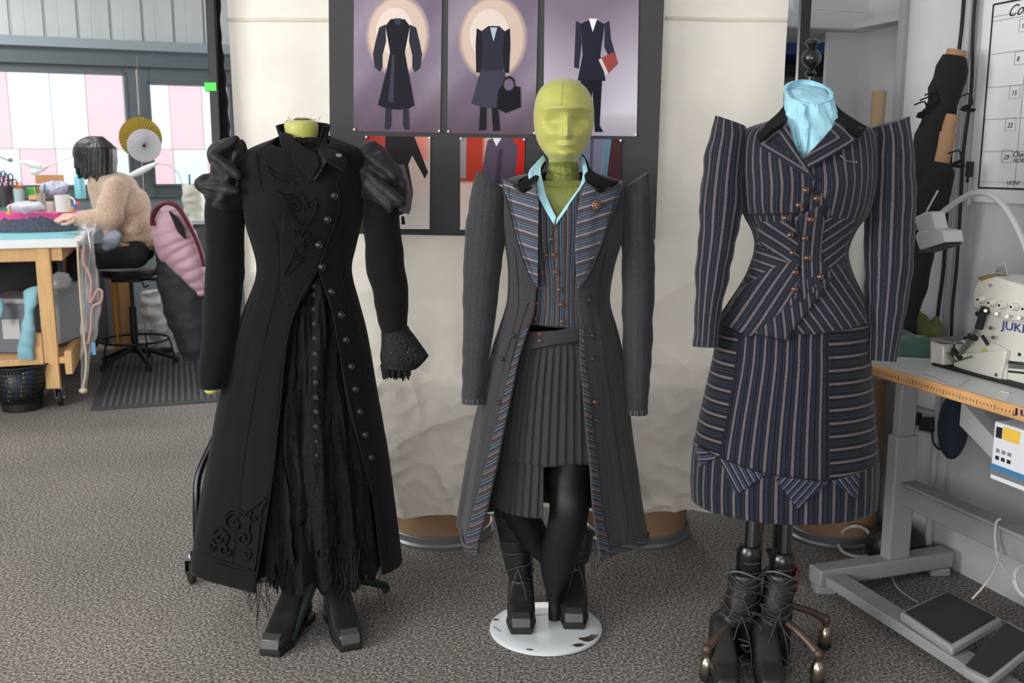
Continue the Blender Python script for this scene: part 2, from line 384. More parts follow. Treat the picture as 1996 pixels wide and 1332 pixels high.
b.add(vs, [(2 * i, 2 * i + 2, 2 * i + 3, 2 * i + 1) for i in range(n)]); b.prism([WP(-5.5, zc, -.03), WP(8, zc, -.03), WP(8, CEIL, -.03), WP(-5.5, CEIL, -.03)], MW * -.2)
struct('wall_cladding_left', b, ribm, sharp=20)
b = MB(); b.prism([WP(-5.5, zh, .06), WP(8, zh, .06), WP(8, zc - .02, .06), WP(-5.5, zc - .02, .06)], MW * -.26); struct('trim_1', b, grey)
b = MB(); b.prism([WP(-5.5, zc - .02, .11), WP(8, zc - .02, .11), WP(8, zc + .06, .11), WP(-5.5, zc + .06, .11)], MW * -.12); struct('trim_2', b, flash)
glass = clear_mat('window_glass', (1, 1, 1), .96, .02)
def window(name, sa, sb, za, zb_, fa, fb, ft, fbm):
    """frame outer sa..sb, za..zb_; glass inset by fa fb ft fbm"""
    f = MB(); t = .12
    f.prism([WP(sa, za, .02), WP(sa + fa, za, .02), WP(sa + fa, zb_, .02), WP(sa, zb_, .02)], MW * -t)
    f.prism([WP(sb - fb, za, .02), WP(sb, za, .02), WP(sb, zb_, .02), WP(sb - fb, zb_, .02)], MW * -t)
    f.prism([WP(sa + fa, za, .02), WP(sb - fb, za, .02), WP(sb - fb, za + fbm, .02), WP(sa + fa, za + fbm, .02)], MW * -t)
    f.prism([WP(sa + fa, zb_ - ft, .02), WP(sb - fb, zb_ - ft, .02), WP(sb - fb, zb_, .02), WP(sa + fa, zb_, .02)], MW * -t)
    for q in (.35,):   # inner bead
        pass
    w = struct(name, f, grey, bevel=.006)
    g = MB(); g.prism([WP(sa + fa - .01, za + fbm - .01, -.04), WP(sb - fb + .01, za + fbm - .01, -.04), WP(sb - fb + .01, zb_ - ft + .01, -.04), WP(sa + fa - .01, zb_ - ft + .01, -.04)], MW * -.006)
    obj('glass_pane', g, glass, w)
    bd = MB(); e = .022
    for (a, c, z0, z1) in ((sa + fa - e, sa + fa, za + fbm - e, zb_ - ft + e), (sb - fb, sb - fb + e, za + fbm - e, zb_ - ft + e)):
        bd.prism([WP(a, z0, .035), WP(c, z0, .035), WP(c, z1, .035), WP(a, z1, .035)], MW * -.02)
    for z0, z1 in ((za + fbm - e, za + fbm), (zb_ - ft, zb_ - ft + e)):
        bd.prism([WP(sa + fa - e, z0, .035), WP(sb - fb + e, z0, .035), WP(sb - fb + e, z1, .035), WP(sa + fa - e, z1, .035)], MW * -.02)
    obj('glazing_bead', bd, grey, w)
    return w
window('window_1', -5.5, sA, zs, zh, .1, sA - s1, zh - zt1, zb - zs)
window('window_2', sA + .01, s3 + .1, zs, zh, s2 - sA - .01, .12, zh - zt2, zb - zs)
for q, (a, c) in enumerate(((-5.5, sA), (sA, s3 + .1))):
    area('daylight_portal', tuple(WP((a + c) / 2, (zs + zh) / 2, -.15)), (PI / 2, 0, math.atan2(EW.y, EW.x)), c - a, zh - zs, 1, portal=True)
# right-hand wall with its recess, column and trims
def wallbox(n0, n1, s0, s1, z0, z1, mb=None):
    return (mb or MB()).prism([W(n0, s0, z0), W(n1, s0, z0), W(n1, s1, z0), W(n0, s1, z0)], (0, 0, z1 - z0))
def s_of(u, n=2.6, v=250): p = on_wall(u, v, n); return p.dot(TW)
sR = s_of(1746); sE = s_of(1662, 2.72)
struct('wall_right', wallbox(2.6, 2.75, -3.6, sR, 0, CEIL), wallr)
b = wallbox(2.72, 2.85, sR, sE + .05, 0, CEIL); struct('wall_recess_right', b, wallr)
b = wallbox(2.58, 2.62, sR - .035, sR, 0, CEIL); struct('trim_3', b, mat('trim_grey', (150, 153, 158), .6))
b = wallbox(2.606, 2.612, sR - .002, sR + .02, 0, CEIL); struct('trim_4', b, mat('gap_dark', (40, 41, 44), .8))
sC = s_of(1605, 2.56)
b = wallbox(2.56, 2.85, sE, sC, 0, at(1640, 40, 4).z); struct('wall_column_right', b, mat('column_paint', (190, 192, 196), .75))
z = at(1690, 32, 4).z; b = wallbox(2.62, 2.74, sR + .0, sE, z - .025, z + .0); struct('trim_5', b, wallr)
b = wallbox(3.5, 3.6, 3.0, 13.5, 0, CEIL); struct('wall_far_right', b, wallm)
b = wallbox(2.615, 3.55, sC + .02, sC + .12, 0, .02, MB()); 
# cornice box above the column
za = at(1640, 47, 4).z
b = wallbox(2.3, 2.85, sE - .1, sC + .5, za, za + .07); b2 = wallbox(2.36, 2.85, sE - .06, sC + .5, za + .07, za + .6, b); struct('trim_6', b2, mat('column_paint', (190, 192, 196)), bevel=.008)
# floor mat
# ---------------------------------------------------------------- building outside, clad in coloured panels
bt = thing('building', (-9, 21, -1), 'building outside the window clad in pink, white and pale blue panels', 'building')
cols = {'p': mat('panel_pink', (246, 196, 200), .6), 'w': mat('panel_white', (250, 250, 250), .6), 'b': mat('panel_pale_blue', (222, 234, 244), .6)}
def out_at(u, v): # plane parallel to the window wall, 12 m out
    return on_win(u, v, -12)
row_hi = [(-230, -150, 'p'), (-150, -60, 'b'), (-60, 26, 'p'), (26, 107, 'w'), (107, 176, 'b'), (176, 248, 'p'), (248, 336, 'w'), (336, 399, 'p'), (399, 470, 'b'), (470, 540, 'w')]
row_lo = [(-230, -130, 'w'), (-130, -40, 'p'), (-40, 38, 'b'), (38, 109, 'p'), (109, 180, 'w'), (180, 255, 'b'), (255, 338, 'p'), (338, 405, 'b'), (405, 470, 'p'), (470, 540, 'w')]
zr = out_at(250, 291)[2]
for row, z0, z1 in ((row_hi, zr, zr + 3.0), (row_lo, zr - 3.0, zr), (row_lo[1:] + row_lo[:1], zr + 3.0, zr + 6)):
    for (u0, u1, k) in row:
        if row[0][0] > -200 and False: continue
        p0 = out_at(u0, 300)[1]; p1 = out_at(u1, 300)[1]
        if p1 < p0: continue
        q = MB(); q.prism([WP(p0 + .006, z0 + .006, -12), WP(p1 - .006, z0 + .006, -12), WP(p1 - .006, z1 - .006, -12), WP(p0 + .006, z1 - .006, -12)], MW * -.08)
        obj('cladding_panel', q, cols[k], bt)
q = MB(); q.prism([WP(-14, -1, -12.1), WP(9, -1, -12.1), WP(9, zr + 6, -12.1), WP(-14, zr + 6, -12.1)], MW * -4); obj('wall', q, cols['w'], bt)
b = MB(); b.prism([WP(-20, -1, -.3), WP(16, -1, -.3), WP(16, -1, -16), WP(-20, -1, -16)], (0, 0, -.1)); struct('ground_outside', b, mat('paving', (190, 188, 184), .9))
# ================================================================ canvas backdrop, rail, board
cream = mat('canvas', (238, 234, 226), .9, var=.05, vscale=6, bump=.1, bscale=500)
_n = cream.node_tree; _p = _n.nodes['Principled BSDF']; _t = _n.nodes.new('ShaderNodeBsdfTranslucent'); _t.inputs[0].default_value = srgb(250, 240, 225); _m = _n.nodes.new('ShaderNodeMixShader'); _m.inputs[0].default_value = .27
_n.links.new(_p.outputs[0], _m.inputs[1]); _n.links.new(_t.outputs[0], _m.inputs[2]); _n.links.new(_m.outputs[0], _n.nodes['Material Output'].inputs[0])
def canvas_y(x, z):
    y = 3.50 + .012 * math.sin(x * 7.3 + 1) + .008 * math.sin(x * 19 + .4 * z) + .02 * nz((x, 0, z), 1.5, 3)
    lo = max(0, min(1, (1.02 - z) / .55))
    # the drums behind push the cloth forward
    for cx in (-.26, .47):
        y -= lo * .035 * math.exp(-((x - cx) / .2) ** 2)
    y += lo * (.03 * abs(nz((x * .8 + 1.1 * z, 0, z * 1.2 - .9 * x), 9, 21)) + .045 * abs(nz((x + .35 * z, 0, z * 1.5 - .5 * x), 3.1, 5)) + .03 * abs(nz((x - .6 * z, 0, z + .4 * x), 6.5, 9)) + .012 * abs(nz((x, 0, z), 14, 2)))
    y += (1 - lo) * (.006 * abs(nz((x, 0, z * .6), 7, 4)))
    m_ = max(0, min(1, (1.35 - z) / .5))
    for (a_, b_, f_, sd_, am_) in ((1.0, .9, 1.7, 31, .016), (.3, -1.2, 2.3, 37, .012), (1.1, .25, 4.1, 41, .008), (-.6, 1.3, 3.3, 45, .009)):
        r_ = 1 - abs(nz((a_ * x + b_ * z, 0, b_ * x * .35 - a_ * z * .35), f_, sd_)) * 5
        y -= m_ * am_ * 1.8 * max(0, r_) ** 1.5
    if z < .3: y += (.3 - z) * .35
    return y
cl = at(440, 0, 3.5).x - .0; cr_ = at(1541, 0, 3.5).x; zt = at(900, -60, 3.5).z; hem = lambda x: .175 + .012 * math.sin(x * 5) + .01 * nz((x, 0, 0), 6)
b = MB()
def cf(i, j):
    z0 = zt; x0 = cl + .02 * (j > 0) * j; x1 = cr_ - .02 * j; x = x0 + (x1 - x0) * i; z = z0 + (hem(x) - z0) * j
    return Vector((x, canvas_y(x, z), z))
b.grid(cf, 420, 420, lambda i, j: (i * 2, -j * 2)); bd = obj('canvas_backdrop', b, cream)
tag(bd, 'large cream canvas cloth hanging as a backdrop behind the costumes, crumpled towards its hem', 'backdrop')
zsm = at(900, 38, 3.5).z
for (ua, ub) in ((425, 645), (1294, 1540)):
    q = MB(); xa = max(at(ua, 38, 3.5).x, cl); xb = min(at(ub, 38, 3.5).x, cr_); q.grid(lambda i, j: Vector((xa + (xb - xa) * i, canvas_y(xa + (xb - xa) * i, zsm) - .004, zsm - .006 + .012 * j)), 60, 1)
    obj('stitched_seam', q, mat('canvas_seam', (214, 206, 190), .9), bd, solid=.002)
# black post, drape, splayed foot and caster on the left
blk = mat('black_metal', (22, 22, 24), .45, metal=.2); rub = mat('black_rubber', (20, 20, 21), .7); steel = mat('steel', (175, 175, 178), .3, metal=1)
base = at(447, 790, 3.46)
rl = thing('garment_rail', (base.x, base.y, 0), 'black metal rail stand beside the backdrop, wrapped with a band of green tape', 'clothes rail')
q = MB(); top = at(409, -60, 3.46); q.beam(top, at(447, 790, 3.46), .032, .032); obj('post', q, blk, rl, bevel=.004)
q = MB(); ft = at(376, 1100, z=.075); p2 = at(385, 1092, 3.3)
q.tube([at(447, 775, 3.46), at(443, 800, 3.45), at(413, 866, 3.4), at(388, 925, 3.35), at(383, 985, 3.32), p2], .013, 10, step=5); obj('foot_tube', q, mat('chrome_dark', (60, 60, 64), .3, metal=1), rl)
q = MB(); q.tube([at(447, 775, 3.46), Vector((base.x, 3.6, .5)), Vector((base.x + .0, 3.72, .12))], .013, 10, step=5); obj('foot_tube', q, MATS['chrome_dark'], rl)
def caster(parent, p, r, w=.02, yaw=0, m=None, name='caster'):
    """wheel of radius r standing on the floor at p, with fork"""
    c = Vector((p[0], p[1], r)); ax = Vector((math.cos(yaw), math.sin(yaw), 0)); f = MB()
    f.beam(c + ax * (w * .75), c + ax * (w * .75) + Vector((0, 0, r * 1.25)), .004, r * .9); f.beam(c - ax * (w * .75), c - ax * (w * .75) + Vector((0, 0, r * 1.25)), .004, r * .9)
    f.box(c + Vector((0, 0, r * 1.3)), (w * 2.2, w * 2.2, r * .25)); f.cyl(c - ax * w, c + ax * w, r * .18); f.cyl(c + Vector((0, 0, r * 1.3)), c + Vector((0, 0, r * 1.85)), .007)
    o = obj(name, f, m or steel, parent)
    t = MB(); t.lathe([(r * .55, -w / 2), (r * .93, -w / 2), (r, -w * .3), (r, w * .3), (r * .93, w / 2), (r * .55, w / 2)], c, 28, ax, cap=False); t.lathe([(0, -w * .4), (r * .55, -w * .4), (r * .55, w * .4), (0, w * .4)], c, 28, ax)
    obj('wheel', t, rub, o); return o
caster(rl, at(374, 1137, z=0), .042, .02, .5)
caster(rl, (base.x, 3.74, 0), .042, .02, .2)
q = MB(); c = at(413.5, 170, 3.46); q.box(c, (.04, .04, .028)); obj('green_tape', q, mat('green_tape', (70, 205, 70), .5), rl)
q = MB(); dr = [(421, -60, 433), (421, 0, 427), (423, 60, 428), (424, 110, 434), (425, 150, 438), (426, 200, 443), (427, 250, 447), (430, 278, 450), (440, 420, 462), (452, 640, 470)]
def drf(i, j):
    k = j * (len(dr) - 1); a = int(min(k, len(dr) - 2)); t = k - a; r0, r1 = dr[a], dr[a + 1]
    ua = r0[0] + (r1[0] - r0[0]) * t; v = r0[1] + (r1[1] - r0[1]) * t; ub = r0[2] + (r1[2] - r0[2]) * t + 1.2 * math.sin(j * 60)
    p = at(ua + (ub - ua) * i, v, 3.47); p.y += .006 * math.sin(i * 9 + j * 3); return p
q.grid(drf, 14, 120); tag(obj('black_drape', q, mat('black_cloth', (16, 16, 18), .95, bump=.2), solid=.004), 'narrow black cloth hanging down the left edge of the canvas backdrop', 'cloth')
# right post of the backdrop
p = at(1571, -40, 3.55); q = MB(); zb_ = 0
q.beam(at(1573, -60, 3.55), (at(1573, -60, 3.55).x, 3.55, .02), .034, .03); ps = tag(obj('backdrop_post', q, mat('black_post', (34, 35, 38), .4, metal=.3)), 'tall black square post standing right of the canvas backdrop', 'post')
q = MB(); q.box((at(1573, -60, 3.55).x, 3.55, .01), (.07, .07, .012)); obj('foot_plate', q, blk, ps)
# drums
fibre = mat('fibreboard', (136, 108, 82), .8, var=.08, vscale=3, stretch=(1, 1, 8)); zinc = mat('zinc', (150, 155, 160), .35, metal=.8)
for (u, lab, r) in ((858, 'brown fibreboard drum under the canvas, behind the black coat', .2), (1241, 'brown fibreboard drum under the canvas, behind the grey coat', .2), (1622, 'brown fibreboard drum standing uncovered behind the striped skirt', .165)):
    c = at(u, 1078, z=0); c = Vector((c.x * 1.05, c.y + r + .03, 0)); t = thing('drum', c, lab, 'drum', 'fibreboard drums behind the costumes')
    q = MB(); q.lathe([(r, .035), (r + .002, .3), (r, .68)], c, 48); obj('body', q, fibre, t)
    q = MB(); q.lathe([(r * .98, .0), (r + .012, .0), (r + .014, .012), (r + .006, .02), (r + .008, .045), (r, .05)], c, 48, cap=True); obj('metal_rim', q, zinc, t)
    q = MB(); q.lathe([(r + .006, .66), (r + .008, .69), (r + .002, .7), (0, .7)], c, 48); obj('lid', q, zinc, t)
# ---------------------------------------------------------------- board with pinned sheets
BY = 3.40
bdm = mat('foam_board', (62, 62, 64), .85, var=.03)
q = MB(); q.prism([at(644, 455, BY), at(1277, 467, BY), at(1297, -60, BY), at(640, -60, BY)], (0, .01, 0))
board = tag(obj('pin_board', q, bdm, bevel=.001), 'large charcoal board hung on the canvas, holding two rows of pinned sheets', 'board')
am = bpy.data.materials.new('printed_picture'); am.use_nodes = True
_b = am.node_tree.nodes['Principled BSDF']; _c = am.node_tree.nodes.new('ShaderNodeVertexColor'); _c.layer_name = 'ink'; am.node_tree.links.new(_c.outputs[0], _b.inputs['Base Color']); _b.inputs['Roughness'].default_value = .7; _b.inputs['Specular IOR Level'].default_value = .15
def picture(name, corners, shapes, label, group, pins=((0, 0), (1, 0), (0, 1), (1, 1)), bgcol=None):
    """corners = px TL TR BR BL; shapes = (polygon in sheet units 0..1 (y down), colour) bottom to top"""
    y = BY - .004; TL, TR, BR, BL = [at(u, v, y) for u, v in corners]
    def S(a, b, k=0): p = (TL * (1 - a) + TR * a) * (1 - b) + (BL * (1 - a) + BR * a) * b; return p - Vector((0, .00025 * k, 0))
    me = bpy.data.meshes.new(name); vs = []; fs = []; cs = []
    o0 = S(.5, 1)
    def put(poly, col, k):
        i0 = len(vs); vs.extend([S(a, b, k) - o0 for a, b in poly]); fs.append(tuple(range(i0, i0 + len(poly)))); cs.append(col)
    nb = 26
    for j in range(nb):
        for i in range(12):
            a0, a1, b0, b1 = i / 12, (i + 1) / 12, j / nb, (j + 1) / nb; put([(a0, b0), (a1, b0), (a1, b1), (a0, b1)], [bgcol(a0, b0), bgcol(a1, b0), bgcol(a1, b1), bgcol(a0, b1)], 0)
    for k, (poly, col) in enumerate(shapes): put(poly, col, k + 1)
    i0 = len(vs)
    vs.extend([S(a, b) - o0 for a, b in ((0, 0), (1, 0), (1, 1), (0, 1))] + [S(a, b, -6) - o0 for a, b in ((0, 0), (1, 0), (1, 1), (0, 1))])
    for f in ((4, 5, 6, 7), (0, 1, 5, 4), (1, 2, 6, 5), (2, 3, 7, 6), (3, 0, 4, 7)): fs.append(tuple(i + i0 for i in f)); cs.append((240, 240, 240))
    me.from_pydata(vs, [], fs); at_ = me.color_attributes.new('ink', 'FLOAT_COLOR', 'CORNER')
    for p, c in zip(me.polygons, cs):
        for q_, l in enumerate(p.loop_indices): at_.data[l].color = srgb(*(c[q_] if isinstance(c, list) else c))
    me.materials.append(am); o = bpy.data.objects.new(name, me); sc.collection.objects.link(o); o.location = o0; WL[o] = o0; tag(o, label, 'picture', group)
    for a, b_ in pins:
        q = MB(); p = S(.012 + .976 * a, .012 + .976 * b_); q.ball(p - Vector((0, .004, 0)), (.0042, .004, .0042), 10); obj('pin', q, MATS.get('pin_white') or mat('pin_white', (245, 245, 245), .3), o)
    return o
def ell(cx, cy, rx, ry, n=28, a0=0, a1=2 * PI): return [(cx + rx * math.cos(a0 + (a1 - a0) * k / n), cy + ry * math.sin(a0 + (a1 - a0) * k / n)) for k in range(n)]
def mixc(a, b, t): t = max(0, min(1, t)); return tuple(x + (y - x) * t for x, y in zip(a, b))
def mirror(p, c=.5): return [(2 * c - x, y) for x, y in p]
def bgA(a, b): return mixc(mixc((118, 108, 128), (150, 140, 156), .5 + .5 * math.sin(a * 5 + b * 4)), (98, 82, 96), max(0, (b - .62) * 2.2) + .25 * abs(math.sin(a * 7 + b * 9)))
def bgC(a, b): return mixc((124, 112, 128), (212, 208, 220), (b - .12) * 1.35 - .15 * math.sin(a * 4)) if b < .87 else mixc((196, 190, 200), (150, 140, 155), (b - .87) * 4)
K = (30, 30, 38); K2 = (46, 46, 58); K3 = (60, 60, 76)
def glow(cx, cy, rx, ry):   # plain pale oval behind the sketched costume
    o = [(ell(cx, cy, rx * 1.06, ry * 1.05), (150, 138, 150)), (ell(cx, cy, rx, ry), (186, 160, 148)), (ell(cx, cy, rx * .93, ry * .95), (206, 184, 172)), (ell(cx - rx * .1, cy - ry * .1, rx * .6, ry * .62), (222, 205, 196))]
    return o
dress = [([(.36, .30), (.42, .255), (.58, .255), (.64, .30), (.62, .36), (.585, .47), (.62, .58), (.70, .82), (.62, .845), (.5, .85), (.38, .845), (.28, .82), (.38, .58), (.415, .47), (.38, .36)], K),
         ([(.36, .29), (.29, .31), (.25, .40), (.22, .48), (.24, .57), (.30, .60), (.33, .57), (.33, .49), (.37, .40)], K2), (mirror([(.36, .29), (.29, .31), (.25, .40), (.22, .48), (.24, .57), (.30, .60), (.33, .57), (.33, .49), (.37, .40)]), K2),
         ([(.44, .49), (.47, .49), (.46, .80), (.40, .80)], K3), ([(.46, .25), (.54, .25), (.53, .29), (.47, .29)], K3),
         ([(.37, .84), (.43, .84), (.43, .96), (.40, .985), (.36, .98)], K2), (mirror([(.37, .84), (.43, .84), (.43, .96), (.40, .985), (.36, .98)]), K2)]
picture('costume_sketch', ((690, -40), (862, -40), (858, 259), (689, 256)), [(ell(.5, .36, .37, .27), (150, 138, 150))] + glow(.5, .36, .35, .25) + dress,
        'pinned purple sheet at the left of the upper row, with a long black puff-sleeved dress', 'costume sketches in the upper row', bgcol=bgA)
suit = [([(.37, .335), (.45, .30), (.57, .30), (.64, .335), (.62, .44), (.66, .58), (.5, .595), (.34, .58), (.385, .44)], K2),
        ([(.37, .33), (.32, .315), (.31, .42), (.32, .6), (.37, .6), (.39, .44)], K), ([(.64, .33), (.69, .315), (.70, .42), (.69, .6), (.64, .6), (.615, .44)], K),
        ([(.37, .585), (.64, .585), (.70, .80), (.6, .83), (.4, .83), (.27, .80)], K3), ([(.47, .31), (.55, .31), (.51, .40)], (175, 190, 205)),
        ([(.37, .825), (.44, .825), (.44, .97), (.36, .98)], K), ([(.5, .825), (.57, .825), (.6, .975), (.52, .98)], K),
        ([(.57, .72), (.62, .67), (.82, .69), (.83, .82), (.66, .86), (.56, .83)], (24, 24, 30)), (ell(.69, .67, .07, .05), (40, 38, 46)), (ell(.69, .675, .055, .038), (110, 100, 116))]
picture('costume_sketch', ((874, -42), (1050, -42), (1043, 263), (872, 260)), glow(.5, .38, .37, .26) + suit,
        'pinned purple sheet in the middle of the upper row, with a dark suit and bag', 'costume sketches in the upper row', bgcol=bgA)
coat = [([(.38, .285), (.47, .26), (.56, .26), (.64, .285), (.62, .38), (.60, .48), (.66, .645), (.36, .645), (.41, .48), (.40, .38)], (36, 36, 52)),
        ([(.38, .28), (.335, .265), (.33, .36), (.32, .56), (.37, .57), (.40, .40)], (44, 44, 62)), ([(.64, .28), (.69, .265), (.71, .38), (.77, .50), (.73, .54), (.64, .43)], (44, 44, 62)),
        ([(.47, .25), (.56, .25), (.515, .335)], (230, 234, 245)), ([(.39, .64), (.62, .64), (.60, .93), (.64, .975), (.55, .975), (.52, .7), (.48, .975), (.41, .975)], (28, 28, 40)),
        ([(.60, .50), (.74, .46), (.79, .53), (.68, .60)], (150, 70, 66)), ([(.58, .51), (.61, .50), (.69, .60), (.66, .61)], (205, 195, 190))]
picture('costume_sketch', ((1062, -42), (1246, -42), (1241, 266), (1059, 263)), coat,
        'pinned pale lilac sheet at the right of the upper row, with a dark coat', 'costume sketches in the upper row', bgcol=bgC)
def redbg(a, b): return (176, 58, 44) if b < .5 and (a < .38 or a > .72) else mixc((214, 176, 160), (236, 222, 212), b)
def redbg1(a, b): return mixc((150, 40, 34), (214, 140, 128), a) if b < .16 + .1 * math.sin(a * 9) and a < .95 else mixc((190, 160, 150), (232, 226, 222), (b - .1) * 1.2)
picture('costume_photo', ((713, 265), (839, 267), (837, 447), (713, 446)), [([(.30, 0), (.75, 0), (.82, .12), (.97, .38), (.92, .45), (.72, .2), (.66, .3), (.74, .6), (.70, .80), (.5, .86), (.3, .8)], (40, 36, 40)), ([(.38, .3), (.6, .3), (.74, .62), (.68, .84), (.5, .8)], (96, 84, 96)), ([(.56, .86), (.6, .86), (.62, .95), (.56, .95)], (30, 30, 32))],
        'pinned photo of a black dress, left of the lower row, half behind the black coat', 'costume photos in the lower row', bgcol=redbg1)
picture('costume_photo', ((897, 268), (1023, 270), (1021, 450), (897, 448)), [([(0, 0), (.1, 0), (.09, .44), (0, .44)], (150, 140, 150)), ([(.42, .03), (.5, 0), (.8, 0), (.9, .1), (.85, .45), (.75, .5), (.3, .5), (.38, .2)], (88, 76, 96)), ([(.5, 0), (.64, 0), (.56, .09)], (225, 230, 235)), ([(.6, .12), (.66, .12), (.62, .48), (.54, .48)], (66, 56, 74)), ([(.9, .02), (.98, .02), (.96, .48), (.85, .48)], (196, 40, 34))],
        'pinned photo of a dark jacket on red, middle of the lower row', 'costume photos in the lower row', bgcol=redbg)
picture('costume_photo', ((1092, 270), (1211, 272), (1208, 452), (1090, 450)), [([(.2, 0), (.72, 0), (.66, .5), (.6, 1), (.1, 1)], (118, 118, 140)), ([(.5, 0), (.55, 0), (.5, 1), (.45, 1)], (80, 80, 100)), ([(.72, 0), (.84, 0), (.76, .5), (.68, .5)], (96, 130, 150)), ([(.84, 0), (1, 0), (1, .5), (.76, .5)], (72, 40, 46))],
        'pinned photo of a blue striped jacket, right of the lower row behind the grey coat', 'costume photos in the lower row', bgcol=lambda a, b: mixc((150, 140, 150), (200, 170, 160), b))
# ================================================================ costume helpers
def edge_fn(body, px, off=0):
    """angle of a cut edge as a function of height, from image points on the front of the body"""
    q = []
    for u, v in px: p = body.hit(u, v, off); q.append((p.z, body.ang(p.x, p.z, off)))
    q.sort(key=lambda t: -t[0])
    def f(z):
        if z >= q[0][0]: return q[0][1]
        for a, b in zip(q, q[1:]):
            if a[0] >= z >= b[0]: return a[1] + (b[1] - a[1]) * (a[0] - z) / max(a[0] - b[0], 1e-9)
        return q[-1][1]
    return f
def line_fn(body, px, off=0):
    """height of a line as a function of angle"""
    q = []
    for u, v in px: p = body.hit(u, v, off); q.append((body.ang(p.x, p.z, off), p.z))
    q.sort()
    def f(a):
        if a <= q[0][0]: return q[0][1]
        for s, t in zip(q, q[1:]):
            if s[0] <= a <= t[0]: return s[1] + (t[1] - s[1]) * (a - s[0]) / max(t[0] - s[0], 1e-9)
        return q[-1][1]
    return f
def seg(body, z0, z1, aL, aR, off=0, nu=40, nv=40, swap=False, wref=.2, ztop=None, zend=None, mb=None):
    """piece of cloth between two cut edges"""
    L = aL if callable(aL) else (lambda z: aL); R = aR if callable(aR) else (lambda z: aR)
    def za(i, j):
        am = L((z0 + z1) / 2) * (1 - i) + R((z0 + z1) / 2) * i; t = ztop(am) if ztop else z0; e = zend(am) if zend else z1
        return t + (e - t) * j
    def fn(i, j): z = za(i, j); a = L(z) + (R(z) - L(z)) * i; return body.point(a, z, off)
    def uvf(i, j):
        z = za(i, j); a = L(z) + (R(z) - L(z)) * i; return (z, a * wref) if swap else (a * wref, z)
    return (mb or MB()).grid(fn, nu, nv, uvf)
def leaf(pts, mb=None, sub=6):
    """cloth leaf: two matching edges of (u, v, Y) joined by a ruled sheet"""
    a, b = pts; A = catmull([tuple(at(*p)) for p in a], sub); B = catmull([tuple(at(*p)) for p in b], sub)
    n = len(A) - 1
    return (mb or MB()).grid(lambda i, j: Vector(A[round(i * n)]) * (1 - j) + Vector(B[round(i * n)]) * j, n, 8, lambda i, j: (i * .3, j * .1))
def fnpx(u, v, Y): return at(u, v, Y)
def spiral(cx, cy, r, turns=1.6, a0=0, sgn=1, n=16, grow=.12):
    return [(cx + r * (grow + (1 - grow) * k / n) * math.cos(a0 + sgn * 2 * PI * turns * k / n), cy + r * (grow + (1 - grow) * k / n) * math.sin(a0 + sgn * 2 * PI * turns * k / n)) for k in range(n + 1)]
def blob(name, balls, m, parent, vox=.006, sm=6, caps=(), disp=0, dscale=.05, seed=0):
    mb = MB()
    for (u, v, Y, ru, rv, rd) in balls:
        k = mpp(Y); mb.ball(at(u, v, Y), (ru * k, rd, rv * k), 20)
    for a, b, r0, r1 in caps: mb.capsule(at(*a), at(*b), r0, r1)
    o = obj(name, mb, m, parent, remesh=vox, smoothit=sm)
    if disp:
        tx = bpy.data.textures.new('folds', 'CLOUDS'); tx.noise_scale = dscale; tx.noise_depth = 1
        d = o.modifiers.new('d', 'DISPLACE'); d.texture = tx; d.strength = disp; d.texture_coords = 'LOCAL'; d.mid_level = .5
    return o
